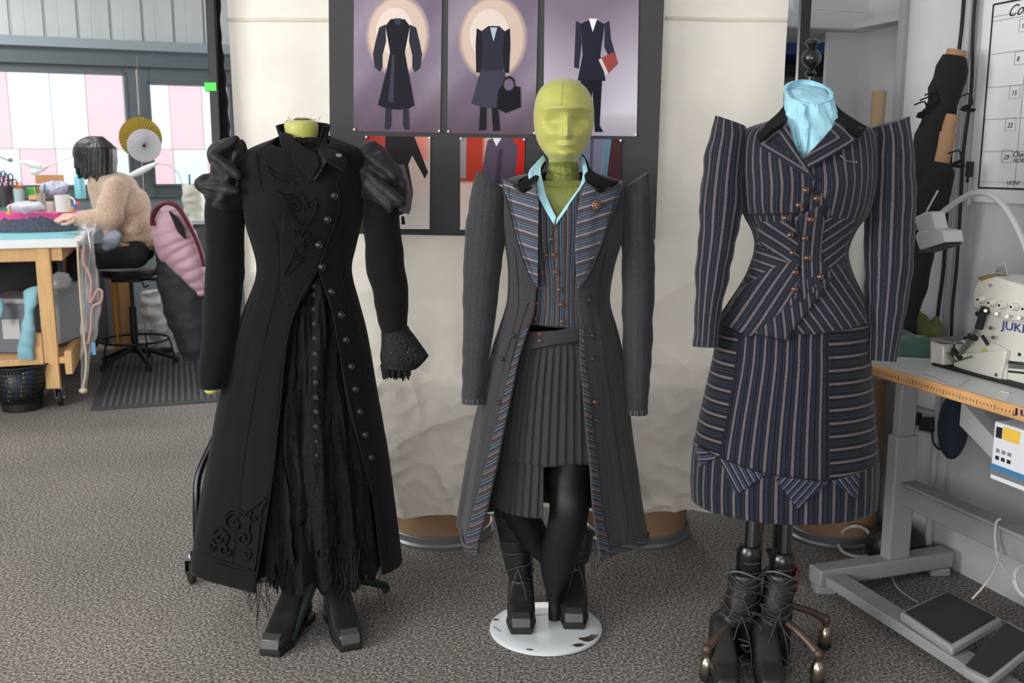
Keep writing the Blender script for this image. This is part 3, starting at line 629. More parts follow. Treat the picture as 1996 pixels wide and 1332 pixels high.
def boots(name, toe, heel, shaft, m, label, group=None, toem=None, sole=None, w=1.0, lace=False, z0=0, slim=1.0, cat='boot', square=True, Hh=.0):
    """square-toed boot, toe and heel on the ground; shaft = (point, radius) upwards from the ankle"""
    toe = Vector((toe[0], toe[1], z0)); heel = Vector((heel[0], heel[1], z0)); L = (toe - heel).length; f = (toe - heel).normalized(); s = Vector((f.y, -f.x, 0)); k = L / .27
    def P(d, h, side=0): return heel + f * d * k + s * side + Vector((0, 0, h))
    root = thing(name, heel, label, cat, group)
    mb = MB(); n = 24; rows = [(.268, .030, .030, .013), (.262, .031, .034, .018), (.235, .036, .040, .024), (.2, .044, .045, .031), (.165, .058, .044, .042), (.13, .074, .042, .052), (.10, .09, .04, .058), (.075, .10, .038, .06)]
    vs = []; e = .55
    for d, zc, hw, hh in rows:
        for i in range(n):
            a = 2 * PI * i / n; c = math.cos(a); q = math.sin(a); x = math.copysign(abs(c) ** e, c) * hw * w; z = math.copysign(abs(q) ** e, q) * hh
            vs.append(P(d, max(.016, zc + z), x))
    mb.add(vs, [(i * n + j, i * n + (j + 1) % n, (i + 1) * n + (j + 1) % n, (i + 1) * n + j) for i in range(len(rows) - 1) for j in range(n)] + [tuple(range(n)), tuple((len(rows) - 1) * n + j for j in range(n))])
    mb.ball(P(.045, .055), (.038 * w, .038 * w, .045), 18); mb.capsule(P(.06, .06), P(.05, .13), .04 * w, .036 * w)
    pts = [P(.05, .12)] + [Vector(p) for p, r in shaft]; rs = [.037 * w] + [r for p, r in shaft]
    mb.tube(pts, rs, 20, step=5)
    up = obj('upper', mb, m, root, remesh=.006, smoothit=4)
    mb = MB(); pl = []
    for d, hw in ((.0, .022), (.008, .034), (.05, .038), (.1, .034), (.16, .043), (.21, .047), (.255, .036), (.279, .033)): pl.append((d, hw))
    poly = [P(d, 0, hw * w) for d, hw in pl] + [P(d, 0, -hw * w) for d, hw in reversed(pl)]
    poly = [p + Vector((0, 0, .008)) for p in poly]
    mb.prism(poly, (0, 0, .013)); hp = [P(d, .0, hw * w) for d, hw in ((.0, .024), (.01, .034), (.065, .036))]; hp += [P(d, 0, -hw * w) for d, hw in ((.065, .036), (.01, .034), (.0, .024))]
    mb.prism(hp, (0, 0, .012)); fp = [P(d, .0, hw * w) for d, hw in ((.13, .036), (.21, .045), (.277, .032))]; fp += [P(d, 0, -hw * w) for d, hw in ((.277, .032), (.21, .045), (.13, .036))]
    mb.prism(fp, (0, 0, .01))
    obj('sole', mb, sole or rub, root, bevel=.002)
    if toem:
        mb = MB(); tp = [(.236, .050, .052), (.276, .030, .050), (.2785, .019, .022)]
        pr = []
        for d, hw, h in ((.243, .026, .060), (.271, .028, .051), (.2797, .029, .024)): pr.append((d, hw, h))
        v_ = [P(d, h, q * hw * w) for d, hw, h in pr for q in (-1, 1)]
        mb.add(v_ + [p - f * .004 - Vector((0, 0, .004)) for p in v_], [(0, 1, 3, 2), (2, 3, 5, 4), (6, 8, 9, 7), (8, 10, 11, 9), (0, 2, 8, 6), (2, 4, 10, 8), (1, 7, 9, 3), (3, 9, 11, 5), (4, 5, 11, 10), (0, 6, 7, 1)])
        obj('toe_cap', mb, toem, root, bevel=.002)
    if lace:
        mb = MB(); cp = catmull([(*q, r) for q, r in zip(pts, rs)], 14); mm = len(cp); rnd = random.Random(int(abs(toe.x) * 1e4))
        N = lace
        for j in range(N):
            t = j / N; i = min(int((.03 + .93 * t) * (mm - 1)), mm - 1); x, y, z, r = cp[i]; c = Vector((x, y, z)); sg = 1 if j % 2 else -1; pp = []
            tilt = rnd.uniform(.3, 1.0)
            for q in range(9):
                a = -1.25 + 2.5 * q / 8; pp.append(c + s * math.sin(a) * (r + .005) * sg + f * math.cos(a) * (r + .005) + Vector((0, 0, .020 * tilt * (a / 1.25) + .006 * math.sin(a * 3 + j))))
            mb.tube(pp, .0019, 5, step=3)
        for sg in (-1, 1):
            x, y, z, r = cp[int(mm * .55)]; c = Vector((x, y, z)); pp = [c + f * (r + .006), c + f * (r + .02) + s * .02 * sg - Vector((0, 0, .06)), c + f * (r + .022) + s * .03 * sg - Vector((0, 0, .13)), c + f * (r + .035) + s * .018 * sg - Vector((0, 0, .19))]
            mb.tube(pp, .0019, 5, step=5)
        for j, d in enumerate((.095, .115, .135, .155, .175)):
            hgt = .118 - (d - .095) * .62; sg = 1 if j % 2 else -1
            mb.tube([P(d + .012 * math.sin(a_ * sg), hgt * (.45 + .55 * math.cos(a_)) + .006, .043 * w * math.sin(a_)) for a_ in [-1.1 + 2.2 * q / 8 for q in range(9)]], .0019, 5, step=3)
        obj('lace', mb, MATS.get('bootlace') or mat('bootlace', (58, 58, 62), .6), root)
    return root
# ================================================================ the long black coat, at the left
YL = 3.0
coatblk = mat('black_wool', (17, 17, 18), .9, var=.15, vscale=200, bump=.25, bscale=420, spec=.12, sheen=.06)
satin = mat('black_satin', (20, 20, 21), .55, var=.1, vscale=80, bump=.15, bscale=300, spec=.3, sheen=.08)
cordm = mat('black_braid', (20, 20, 22), .8, bump=.3, bscale=500, spec=.15)
btnblk = mat('black_button', (34, 34, 36), .35, spec=.6)
olive = mat('olive_stretch_fabric', (172, 172, 88), .5, var=.06, vscale=30, bump=.12, bscale=120, sheen=.25, spec=.4)
navy = mat('frayed_navy_black', (15, 15, 20), .85, var=.35, vscale=60, bump=.6, bscale=90, spec=.2)
dgreen = mat('dark_green_iron', (40, 52, 46), .5, metal=.4)
lace_m = mat('black_lace', (18, 18, 20), .7, bump=.8, bscale=160, spec=.4)
torsoL = Body(YL, [(268, 560, 622, .045), (300, 520, 665, .07), (330, 497, 687, .08), (430, 500, 680, .09), (500, 520, 664, .065)])
t = thing('dressmaking_dummy', (at(590, 1210, YL).x, YL, 0), 'headless dummy with an olive neck on a green iron stand, in the black coat', 'mannequin')
q = torsoL.shell(torsoL.top, torsoL.bot, nu=48, nv=30); obj('torso', q, coatblk, t, merge=True)
c = at(588, 256, YL); q = MB(); r = .056
q.lathe([(.045, -.09), (.046, -.02), (.049, .0), (.05, .018), (.045, .028), (.03, .033), (.014, .031), (0, .029)], c, 32, (0, -.08, 1), sy=1.05); obj('neck', q, olive, t)
q = MB(); q.lathe([(.012, -.004), (.02, .0), (.012, .004)], c + Vector((.004, -.012, .034)), 16, (0, 0, 1), sx=1.3, sy=.5); obj('neck_seam', q, mat('dark_olive', (96, 104, 34), .8), t)
q = MB(); q.cyl((c.x, YL, .17), (c.x, YL, at(590, 500, YL).z), .014); obj('pole', q, dgreen, t)
fx = Vector((c.x, YL, .15))
for (u, v) in ((573, 1256), (484, 1153), (748, 1160)):
    e = at(u, v, z=.0); q = MB(); a = fx.copy(); m1 = a + (e - a) * .3 + Vector((0, 0, .03)); q.tube([a + Vector((0, 0, .05)), m1, e + Vector((0, 0, .035)), e + Vector((0, 0, .012))], [.02, .017, .013, .011], 8, step=5); obj('leg', q, dgreen, t)
hand = blob('hand', [(414, 752, 2.9, 17, 14, .025), (412, 760, 2.89, 15, 9, .02), (404, 758, 2.885, 6, 9, .012)], olive, t, .004, 3)
coatL = Body(YL, [(262, 556, 634, .05), (272, 535, 655, .068), (285, 500, 690, .082), (298, 482, 707, .09), (330, 474, 712, .1), (370, 474, 711, .115), (405, 478, 706, .122), (440, 483, 700, .118), (480, 495, 691, .105), (515, 503, 683, .098), (545, 500, 685, .1), (590, 484, 697, .12), (650, 464, 713, .145), (740, 440, 729, .175), (850, 422, 748, .21), (960, 405, 763, .235), (1030, 394, 772, .25), (1088, 386, 779, .265)],
    bumps=[(at(545, 395, 2.9).x, at(545, 395, 2.9).z, .055, .05, .022), (at(640, 395, 2.9).x, at(640, 395, 2.9).z, .055, .05, .022)],
    folds=lambda a, z: .012 * max(0, min(1, (1.0 - z) / .6)) * math.sin(5 * a + 1.3) + .003 * nz((math.sin(a), math.cos(a), z), 6, 2))
eL = edge_fn(coatL, [(622, 528), (609, 537), (585, 590), (564, 640), (552, 720), (545, 800), (537, 900), (526, 965), (512, 1060), (500, 1128)], .004)
eR = edge_fn(coatL, [(622, 528), (632, 560), (648, 605), (658, 650), (668, 720), (680, 790), (697, 850), (716, 910), (727, 970), (735, 1030), (741, 1092)], .004)
zw = coatL.hit(622, 528).z
b = coatL.shell(coatL.top, coatL.bot, a0=lambda z: eR(z), a1=lambda z: 2 * PI + eL(z), off=.004, nu=120, nv=130, ztop=lambda a: coatL.top - .045 * max(0, math.cos(a)) ** 2)
coat_l = obj('long_coat', b, coatblk, solid=.004, origin=(c.x, YL, coatL.bot))
tag(coat_l, 'ankle-length black coat with twisted puff sleeves and swirling braid, on the headless dummy at left', 'coat')
# overlapping front, closing to the right
b = coatL.patch([(606, 352), (628, 335), (655, 352), (663, 385), (657, 425), (640, 470), (628, 505), (612, 540), (590, 582), (560, 600), (545, 560), (545, 480), (550, 420), (560, 370), (580, 345)], .0055, res=.015)
fr = obj('front_panel', b, coatblk, coat_l, solid=.0015)
for pxl, r in (([(655, 352), (663, 385), (657, 425), (640, 470), (628, 505), (612, 540), (590, 582)], .0022), ([(622, 530), (648, 605), (668, 720), (697, 850), (727, 970), (741, 1088)], .0025), ([(609, 537), (564, 640), (545, 800), (526, 965), (500, 1124)], .0028), ([(500, 300), (508, 360), (530, 430), (545, 520), (520, 640), (480, 860), (452, 1095)], .0012), ([(690, 300), (684, 370), (668, 450), (662, 520), (690, 640), (725, 860), (755, 1082)], .0012)):
    coatL.cord(pxl, r, .010 if r > .0015 else .0065, mb=(eb := globals().get('eb') or MB()))
obj('edging', eb, cordm, coat_l)
# swirling braid on breast, front edge and hem corners
b = MB()
def sw(*a, off=.0095, r=.0021, **k): coatL.cord(spiral(*a, **k), r, off, mb=b, step=3)
sw(575, 400, 13, 1.5, 0.4); sw(606, 398, 13, 1.6, 2.6, -1); sw(583, 452, 10, 1.4, 1); sw(600, 468, 12, 1.5, 3, -1); sw(596, 455, 8, 1.2, 0); sw(578, 500, 9, 1.4, 2); sw(590, 478, 7, 1.2, 4)
for p in ([(537, 372), (552, 388), (560, 405), (572, 425), (585, 440), (592, 425)], [(541, 376), (556, 384), (570, 385), (580, 392)], [(612, 385), (616, 405), (608, 425), (596, 440), (590, 455)], [(520, 328), (530, 345), (548, 352), (566, 352), (575, 362)], [(516, 322), (534, 338), (552, 342), (572, 345)],
          [(575, 480), (570, 500), (560, 520), (552, 536)], [(592, 470), (588, 500), (574, 520), (560, 534)], [(556, 380), (575, 376), (590, 384), (594, 400), (588, 415)]):
    coatL.cord(p, .0021, .0115, mb=b)
obj('braid', b, cordm, coat_l)
b = MB()
def sw2(*a, **k): coatL.cord(spiral(*a, **k), .0042, .007, mb=b, step=3)
sw2(456, 1020, 22, 1.3, 3.6); sw2(474, 1050, 17, 1.5, 1, -1); sw2(430, 1050, 17, 1.5, 0); sw2(438, 1072, 13, 1.3, 2, -1); sw2(500, 1010, 15, 1.4, 1.5); sw2(480, 1080, 10, 1.3, 0); sw2(412, 1064, 9, 1.2, 1)
for p in ([(436, 1010), (446, 996), (462, 994), (478, 1004), (486, 1022), (482, 1044)], [(404, 1085), (440, 1098), (480, 1110), (494, 1112), (503, 1060), (508, 1000), (520, 975)], [(398, 1080), (440, 1106), (488, 1118), (500, 1116)], [(480, 1000), (498, 985), (516, 972)], [(415, 1040), (425, 1030), (436, 1036), (446, 1050)]):
    coatL.cord(p, .0038, .007, mb=b)
obj('hem_braid', b, cordm, coat_l); b = MB()
sw2(748, 1005, 9, 1.3, 1); sw2(757, 1030, 9, 1.4, 2, -1); sw2(749, 985, 7, 1.2, 3); sw2(765, 1055, 7, 1.2, 0); sw2(752, 1058, 8, 1.3, 0)
for p in ([(735, 975), (741, 1020), (748, 1060), (752, 1078), (772, 1076)], [(742, 960), (752, 975), (760, 990), (765, 1010)]): coatL.cord(p, .0034, .007, mb=b)
obj('hem_braid', b, cordm, coat_l)
# sleeves, puffs, cuff
def slv(rows, m, parent, seed, name='sleeve', wr=.004, n=32): return obj(name, limb(rows, n=n, wr=wr, seed=seed), m, parent, merge=True)
slv([(452, 330, 3.0, 24, .045), (440, 380, 3.0, 36, .06), (438, 450, 2.99, 37, .062), (437, 540, 2.98, 36, .055), (431, 620, 2.95, 35, .05), (424, 690, 2.92, 32, .045), (415, 735, 2.9, 28, .04), (413, 752, 2.9, 23, .035), (413, 757, 2.9, 20, .03)], coatblk, coat_l, 3)
slv([(728, 330, 3.0, 22, .045), (742, 400, 3.0, 34, .06), (745, 450, 2.99, 36, .06), (752, 520, 2.98, 37, .058), (761, 570, 2.97, 35, .052), (766, 620, 2.96, 29, .045), (769, 652, 2.96, 25, .04)], coatblk, coat_l, 8)
blob('sleeve_puff', [(452, 284, 3.0, 20, 20, .035), (437, 302, 3.0, 28, 26, .045), (447, 335, 2.99, 33, 30, .06), (402, 358, 2.99, 22, 20, .04), (455, 378, 2.98, 28, 28, .05), (424, 368, 2.98, 32, 24, .055), (440, 400, 2.98, 34, 16, .06)], satin, coat_l, .006, 9,
     caps=[((462, 270, 2.95), (412, 300, 2.93), .014, .014), ((414, 300, 2.93), (465, 345, 2.92), .012, .016), ((392, 362, 2.93), (462, 372, 2.91), .014, .016), ((460, 300, 2.94), (430, 390, 2.92), .01, .014), ((470, 275, 3), (472, 310, 3), .014, .02)], disp=.022, dscale=.07)
blob('sleeve_puff', [(722, 298, 3.0, 20, 20, .035), (738, 312, 3.0, 26, 26, .045), (752, 345, 2.99, 32, 30, .055), (768, 372, 2.99, 26, 26, .05), (736, 375, 2.98, 32, 28, .055), (780, 396, 2.97, 13, 12, .035), (722, 345, 2.98, 20, 30, .05)], satin, coat_l, .006, 9,
     caps=[((712, 300, 2.95), (770, 345, 2.92), .012, .014), ((708, 335, 2.94), (782, 392, 2.91), .014, .018), ((712, 360, 2.94), (760, 408, 2.92), .012, .016), ((745, 300, 2.95), (788, 360, 2.93), .011, .014)], disp=.022, dscale=.07)
def flare(p, i, q):
    k = max(0, 1 - abs(i - .62) / .5) * max(0, math.cos(q)) ** 3; return p + Vector((.042 * k, 0, -.004 * k))
b = limb([(769, 643, 2.96, 27, .043), (772, 655, 2.96, 29, .045), (774, 672, 2.955, 31, .047), (775, 690, 2.95, 33, .05), (775, 704, 2.95, 32, .05), (774, 716, 2.95, 29, .046)], n=48, wr=.003, seed=4, fold=flare)
cf_ = obj('cuff', b, lace_m, coat_l, merge=True)
b = MB(); b.grid(lambda i, j: (lambda p, a: p + Vector((math.cos(a) * (.042 + .006 * math.sin(a * 14)) * (1 - .1 * j), math.sin(a) * (.03 + .006 * math.sin(a * 14)), -(.034 + .022 * abs(nz((i * 9, 0, 0), 5, 2))) * j)))(at(772, 710, 2.95), 2 * PI * i), 120, 5)
obj('lace_frill', b, MATS['black_lace'], cf_, solid=.0008)
b = MB()
for k in range(9): # beads on the cuff
    b.ball(at(757 + (k * 37) % 58, 664 + (k * 23) % 40, 2.90), .0018, 6)
obj('bead', b, mat('glass_bead', (150, 150, 160), .1, metal=.6), cf_)
# stand collar with turned-down points
c2 = at(592, 268, YL); b = MB()
def colf(i, j):
    a = .95 + (2 * PI - 1.9) * i; R = .062 + .014 * j; h = .0 + .052 * j + .012 * math.cos(a - PI) * j
    return c2 + Vector((math.sin(a) * R * 1.06, -math.cos(a) * R * .9, h - .018))
b.grid(colf, 50, 10); cl_ = obj('collar', b, coatblk, coat_l, solid=.005)
b = leaf([[(545, 256, 2.965), (547, 282, 2.93), (575, 318, 2.895), (606, 352, 2.87)], [(565, 262, 2.93), (588, 284, 2.90), (618, 300, 2.885), (622, 322, 2.87)]]); obj('lapel', b, coatblk, cl_, solid=.005)
b = leaf([[(637, 256, 2.97), (641, 285, 2.93), (660, 296, 2.91), (677, 314, 2.89), (672, 334, 2.87)], [(622, 290, 2.90), (630, 296, 2.89), (628, 300, 2.88), (636, 312, 2.86), (648, 320, 2.86)]]); obj('lapel', b, coatblk, cl_, solid=.005)
b = leaf([[(622, 290, 2.90), (632, 300, 2.89), (640, 312, 2.885)], [(606, 352, 2.875), (616, 350, 2.875), (626, 330, 2.88)]]); obj('lapel', b, satin, cl_, solid=.004)
b = MB(); b.grid(lambda i, j: c + Vector((math.sin(2 * PI * i) * (.056 + .003 * math.sin(i * 130)), -math.cos(2 * PI * i) * (.058 + .003 * math.sin(i * 130)), -.055 + .034 * j + .003 * math.sin(i * 90) * j)), 120, 4)
tag(obj('lace_collar', b, MATS['black_lace'], solid=.001), 'black lace neckband wrapped around the olive neck, inside the coat collar', 'lace')
b = MB()
for k in range(14):
    a = -1.3 + k * .2; p = c + Vector((.045 * math.sin(a), .03 * math.cos(a), .024)); b.tube([p, p + Vector((.006 * math.sin(k * 3), 0, .006 + .005 * math.sin(k * 7))), p + Vector((.014 * math.sin(k * 5), 0, .010 + .009 * math.sin(k * 4)))], .0006, 4)
obj('neck_thread', b, mat('thread_black', (20, 20, 20), .9), t)
b = MB(); b.box(at(661, 303, 2.87), (.018, .008, .012)); obj('collar_hook', b, btnblk, cl_, bevel=.002)
for (u, v) in [(652, 382), (639, 428), (622, 478), (628, 521), (646, 569), (665, 614), (675, 663), (685, 715), (693, 759), (702, 803), (712, 848), (724, 892)]:
    p = coatL.hit(u, v, .012); n = (p - Vector((c.x, YL, p.z))); n.y -= .1; button('button', p, n, .0105, btnblk, coat_l)
# underdress
undL = Body(YL, [(515, 540, 655, .06), (560, 530, 665, .078), (650, 504, 690, .112), (740, 488, 704, .142), (850, 470, 730, .185), (960, 478, 745, .2), (1060, 488, 748, .21), (1115, 492, 750, .215)],
    folds=lambda a, z: (.004 + .014 * max(0, (1.0 - z) / .9)) * math.sin(17 * a + 3 * math.sin(3 * z)) + .01 * nz((math.sin(a), math.cos(a), z * .7), 7, 6) + .01 * nz((math.sin(a), math.cos(a), z * .4), 15, 6))
rag = lambda a, base, amp, s: base + amp * (nz((math.sin(a) * 2, math.cos(a) * 2, 0), 3, s) + .7 * nz((math.sin(a) * 2, math.cos(a) * 2, 0), 13, s))
zl_ = undL.bot
b = undL.shell(undL.top, zl_, nu=220, nv=60, zend=lambda a: rag(a, zl_ + .03, .05, 4)); und = obj('frayed_underdress', b, navy, solid=.0015, origin=(c.x, YL, zl_))
tag(und, 'ragged blue-black skirt with a column of small buttons, showing through the open black coat', 'dress')
for k, (vt, vb, aL, aR, off, sd) in enumerate(((560, 905, -.45, -.02, .012, 1), (600, 960, .02, .5, .014, 2), (700, 1020, -.75, -.25, .016, 3), (830, 1060, .1, .45, .018, 4), (880, 1100, -.5, -.1, .02, 5), (760, 1010, -.1, .25, .01, 6), (640, 1085, .35, .95, .006, 8))):
    za_ = at(600, vt, 2.85).z; ze_ = at(600, vb, 2.85).z
    b = seg(undL, za_, ze_, (lambda z, a=aL, sd=sd: a + .06 * nz((z, 0, 0), 14, sd)), (lambda z, a=aR, sd=sd: a + .07 * nz((z, 0, 0), 16, sd + 9)), off, 46, 60, zend=lambda a, sd=sd, ze_=ze_: ze_ + .05 * nz((a * 3, 0, 0), 6, sd) + .03 * nz((a, 0, 0), 30, sd))
    for i, p in enumerate(b.v): b.v[i] = p + Vector((0, -1, 0)) * .006 * nz(p, 25, sd)
    obj('frayed_layer', b, navy, und, solid=.0012)
b = seg(undL, at(612, 545, 2.87).z, at(617, 900, 2.83).z, lambda z: undL.ang(at(604, 700, 2.85).x, z) + .0, lambda z: undL.ang(at(625, 700, 2.85).x, z), .022, 6, 40); obj('placket', b, navy, und, solid=.003)
for k, v in enumerate((558, 575, 603, 632, 660, 690, 718, 746, 775, 803, 832, 861, 888)):
    p = undL.hit(612 + k * .45, v, .026); button('button', p, (0, -1, .1), .008 if k < 11 else .006, btnblk, und)
b = MB(); rnd = random.Random(5)
for k in range(70):
    a = rnd.uniform(-1.3, 1.3); p = undL.point(a, zl_ + rnd.uniform(.0, .5) * rnd.random(), .02); L = rnd.uniform(.03, .1); w = rnd.uniform(-.012, .012)
    b.tube([p, p + Vector((w, -.006, -L * .5)), p + Vector((-w * .5, -.002, -L))], .0008, 4, step=4)
for (u, v, L) in ((482, 1118, .1), (492, 1120, .12), (500, 1122, .15), (512, 1120, .12), (520, 1122, .09), (668, 1110, .09), (676, 1105, .11), (684, 1095, .08), (692, 1100, .12), (700, 1090, .1), (497, 1125, .17)):
    p = at(u, v, 2.84 if u < 600 else 2.8); w = rnd.uniform(-.012, .012); b.tube([p + Vector((0, 0, .03)), p, p + Vector((w, 0, -L * .5)), p + Vector((-w, 0, -L))], .0014, 5, step=4)
obj('loose_thread', b, mat('thread_black', (20, 20, 20), .9), und)['kind'] = 'stuff'
leather = mat('black_leather', (34, 33, 33), .38, var=.12, vscale=40, bump=.1, bscale=180, spec=.5)
capm = mat('toe_cap_leather', (70, 69, 68), .35, spec=.6); sparkle = mat('beaded_leather', (22, 22, 24), .5, var=.6, vscale=350, bump=1, bscale=150, spec=.6)
toe = at(528, 1279, z=0); hl = toe + Vector((.055, .265, 0)); boots('square_toed_boot', toe, hl, [((hl.x, hl.y - .045, .16), .042), ((hl.x - .005, hl.y - .05, .24), .05), ((hl.x, hl.y - .03, .38), .055)], leather, 'black square-toed leather boot on the left, under the long black coat', 'boots under the black coat', capm)
toe = at(684, 1268, z=0); hl = toe + Vector((-.1, .25, 0)); boots('square_toed_boot', toe, hl, [((hl.x + .01, hl.y - .045, .16), .044), ((hl.x + .01, hl.y - .05, .24), .052), ((hl.x, hl.y - .03, .38), .057)], leather, 'black square-toed leather boot on the right, under the long black coat', 'boots under the black coat', capm)
# ================================================================ the grey frock coat, in the centre
YC = 2.95
xc = at(1098, 600, YC).x
fz = lambda v: at(1098, v, 2.86).z
greyw = bpy.data.materials.new('x'); bpy.data.materials.remove(greyw)
suitg = striped('charcoal_pinstripe', (52, 52, 55), [(.5, (55, 55, 58)), (.56, (48, 48, 51)), (.9, (54, 54, 57)), (.94, None)], .022, .85, .3, .12)
skirtg = mat('charcoal_suiting', (50, 50, 53), .85, var=.15, vscale=300, bump=.2, bscale=500, spec=.2, sheen=.1)
strC = striped('grey_mauve_stripe', (70, 71, 78), [(.06, (128, 120, 132)), (.2, (70, 71, 78)), (.3, (80, 80, 90)), (.42, (60, 61, 68)), (.52, (74, 134, 166)), (.57, (56, 57, 64)), (.68, (96, 90, 100)), (.74, (58, 59, 66)), (.86, (70, 66, 74)), (.93, (54, 54, 60))], .036, .8, .2)
strV = striped('dark_waistcoat_stripe', (46, 46, 51), [(.06, (96, 88, 94)), (.16, (44, 44, 49)), (.22, (80, 74, 80)), (.3, (44, 44, 49)), (.52, (62, 124, 160)), (.57, (42, 42, 47)), (.7, (84, 76, 76)), (.8, (44, 44, 49)), (.9, (64, 50, 48)), (.94, (44, 44, 49))], .036, .8, .2)
copper = mat('antique_copper', (118, 92, 78), .42, metal=.9, var=.2, vscale=200); shirtb = mat('pale_blue_cotton', (160, 205, 220), .85, var=.05, vscale=40, bump=.25, bscale=90)
blackvelvet = mat('black_velvet', (14, 14, 16), .95, sheen=.03, spec=.1)
headB = Body(YC, [(153, 1094, 1102, .012, .0), (156, 1076, 1120, .04, 0), (164, 1062, 1134, .07, 0), (178, 1050, 1147, .092, 0), (198, 1043, 1155, .104, 0), (222, 1040, 1158, .108, 0), (248, 1041, 1156, .105, 0), (268, 1045, 1151, .1, .0), (285, 1052, 1144, .092, .0), (298, 1061, 1135, .085, .0), (308, 1069, 1128, .074, .01), (316, 1070, 1127, .06, .022), (330, 1068, 1129, .054, .03), (350, 1064, 1132, .056, .03), (372, 1052, 1146, .065, .03)],
    bumps=[(xc - .03, fz(211), .04, .009, .013), (xc + .03, fz(211), .04, .009, .013), (xc, fz(200), .06, .02, .005), (xc - .036, fz(236), .027, .018, -.026), (xc + .036, fz(236), .027, .018, -.026), (xc, fz(234), .012, .02, .006), (xc, fz(254), .011, .02, .024), (xc, fz(265), .014, .007, .014), (xc, fz(283), .022, .009, .014), (xc, fz(287), .02, .0018, -.004), (xc, fz(301), .022, .012, .013), (xc, fz(293), .02, .005, -.008), (xc - .05, fz(282), .02, .02, -.008), (xc + .05, fz(282), .02, .02, -.008), (xc - .045, fz(262), .018, .012, .005), (xc + .045, fz(262), .018, .012, .005)],
    folds=lambda a, z: (.0022 * math.sin(z * 260 + 2 * a) + .003 * nz((math.sin(a), math.cos(a), z * 4), 6, 1)) * max(0, min(1, (fz(312) - z) / .02)))
torsoC = Body(YC, [(352, 1040, 1156, .062, .02), (362, 1000, 1196, .078, .01), (380, 994, 1202, .083), (440, 998, 1198, .092), (470, 1002, 1194, .09), (520, 1010, 1180, .075), (570, 1016, 1172, .065), (600, 1016, 1172, .06)])
t = thing('mannequin', (xc, YC, 0), 'full-length mannequin with a featureless olive fabric head, standing on a chipped white disc', 'mannequin')
znk = at(1098, 316, YC).z; olive2 = mat('shaded_dark_olive_fabric', (112, 118, 48), .6, var=.08, vscale=30, bump=.2, bscale=120, sheen=.15)  # darker cloth, with overhead shade below the head also put into its colour
q = headB.shell(headB.top, znk, nu=120, nv=140); obj('head', q, olive, t, merge=True)
q = headB.shell(znk + .004, headB.bot, nu=100, nv=60, off=-.0005); o = obj('neck', q, olive2, t, merge=True); o['label'] = 'darker olive wrinkled neck, shade under the head put into its colour'
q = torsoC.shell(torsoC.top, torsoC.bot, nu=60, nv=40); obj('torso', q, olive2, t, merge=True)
q = MB()
for sg in (1,):
    q.tube([headB.hit(1098 + 4 * math.sin(v * .02), v, .0001) for v in range(160, 206, 5)], .0005, 5)
q.tube([headB.hit(u, v, .001) for u, v in ((1068, 322), (1080, 336), (1098, 342), (1116, 336), (1128, 320))], .0012, 5, step=4); q.tube([torsoC.hit(u, v, .001) for u, v in ((1064, 362), (1098, 366), (1132, 362))], .0012, 5, step=4)
obj('fabric_seam', q, mat('dark_olive', (96, 104, 34), .8), t)
tights = mat('black_tights', (24, 24, 27), .5, bump=.1, bscale=400, spec=.35)
leg = lambda rows, nm='leg': obj(nm, limb(rows, n=28), tights, t, merge=True)
leg([(1128, 790, 2.98, 44, .075), (1108, 905, 2.93, 45, .075), (1106, 950, 2.9, 42, .07), (1110, 985, 2.87, 39, .06), (1104, 1030, 2.88, 38, .058), (1090, 1080, 2.92, 37, .06), (1083, 1120, 2.95, 28, .045), (1080, 1150, 2.96, 17, .03), (1080, 1166, 2.97, 14, .028)])
leg([(1050, 790, 2.98, 42, .075), (1010, 900, 2.96, 40, .07), (995, 950, 2.95, 34, .06), (1005, 990, 2.97, 31, .055), (1030, 1030, 2.99, 32, .055), (1045, 1055, 3.0, 28, .05), (1075, 1090, 3.0, 18, .04)])
q = MB(); pc = at(1081, 1205, z=.02); q.cyl((pc.x, pc.y, .012), (pc.x, pc.y + .01, .22), .02, .02, 20); obj('support_rod', q, tights, t)
disc = mat('chipped_white_paint', (205, 212, 216), .4, var=.05, vscale=6)
dc = at(1064, 1229, z=.0); q = MB(); q.lathe([(.172, 0), (.178, .004), (.178, .011), (.172, .0155), (.12, .017), (0, .017)], dc, 64); bp_ = obj('base_disc', q, disc, t)
q = MB(); rnd = random.Random(3)
for (ca, ra, w) in ((-.62, .158, .05), (-.95, .165, .035), (-.45, .168, .03), (-1.9, .17, .02), (2.9, .165, .02)):
    cpt = dc + Vector((math.cos(ca) * ra, math.sin(ca) * ra, .0162)); pl = [cpt + Vector((math.cos(k * PI / 6) * w * rnd.uniform(.35, .7), math.sin(k * PI / 6) * w * .45 * rnd.uniform(.4, .9), 0)) for k in range(12)]
    pl = [dc + (p - dc) * min(1, .172 / max((Vector((p.x - dc.x, p.y - dc.y, 0))).length, 1e-6)) if (Vector((p.x - dc.x, p.y - dc.y, 0))).length > .172 else p for p in pl]
    for p in pl: p.z = .0166
    q.prism(pl, (0, 0, .0006))
obj('bare_patch', q, mat('bare_metal_dark', (72, 68, 62), .6, metal=.4), bp_)
q = MB(); p0 = at(1040, 1199, z=.0175); p1 = at(1100, 1197, z=.0175); q.beam(p0, p1, .0015, .0006); p1 = at(975, 1232, z=.0175); q.beam(at(962, 1222, z=.0175), p1, .004, .0006); obj('pen_mark', q, mat('blue_ink', (110, 160, 200), .5), bp_)
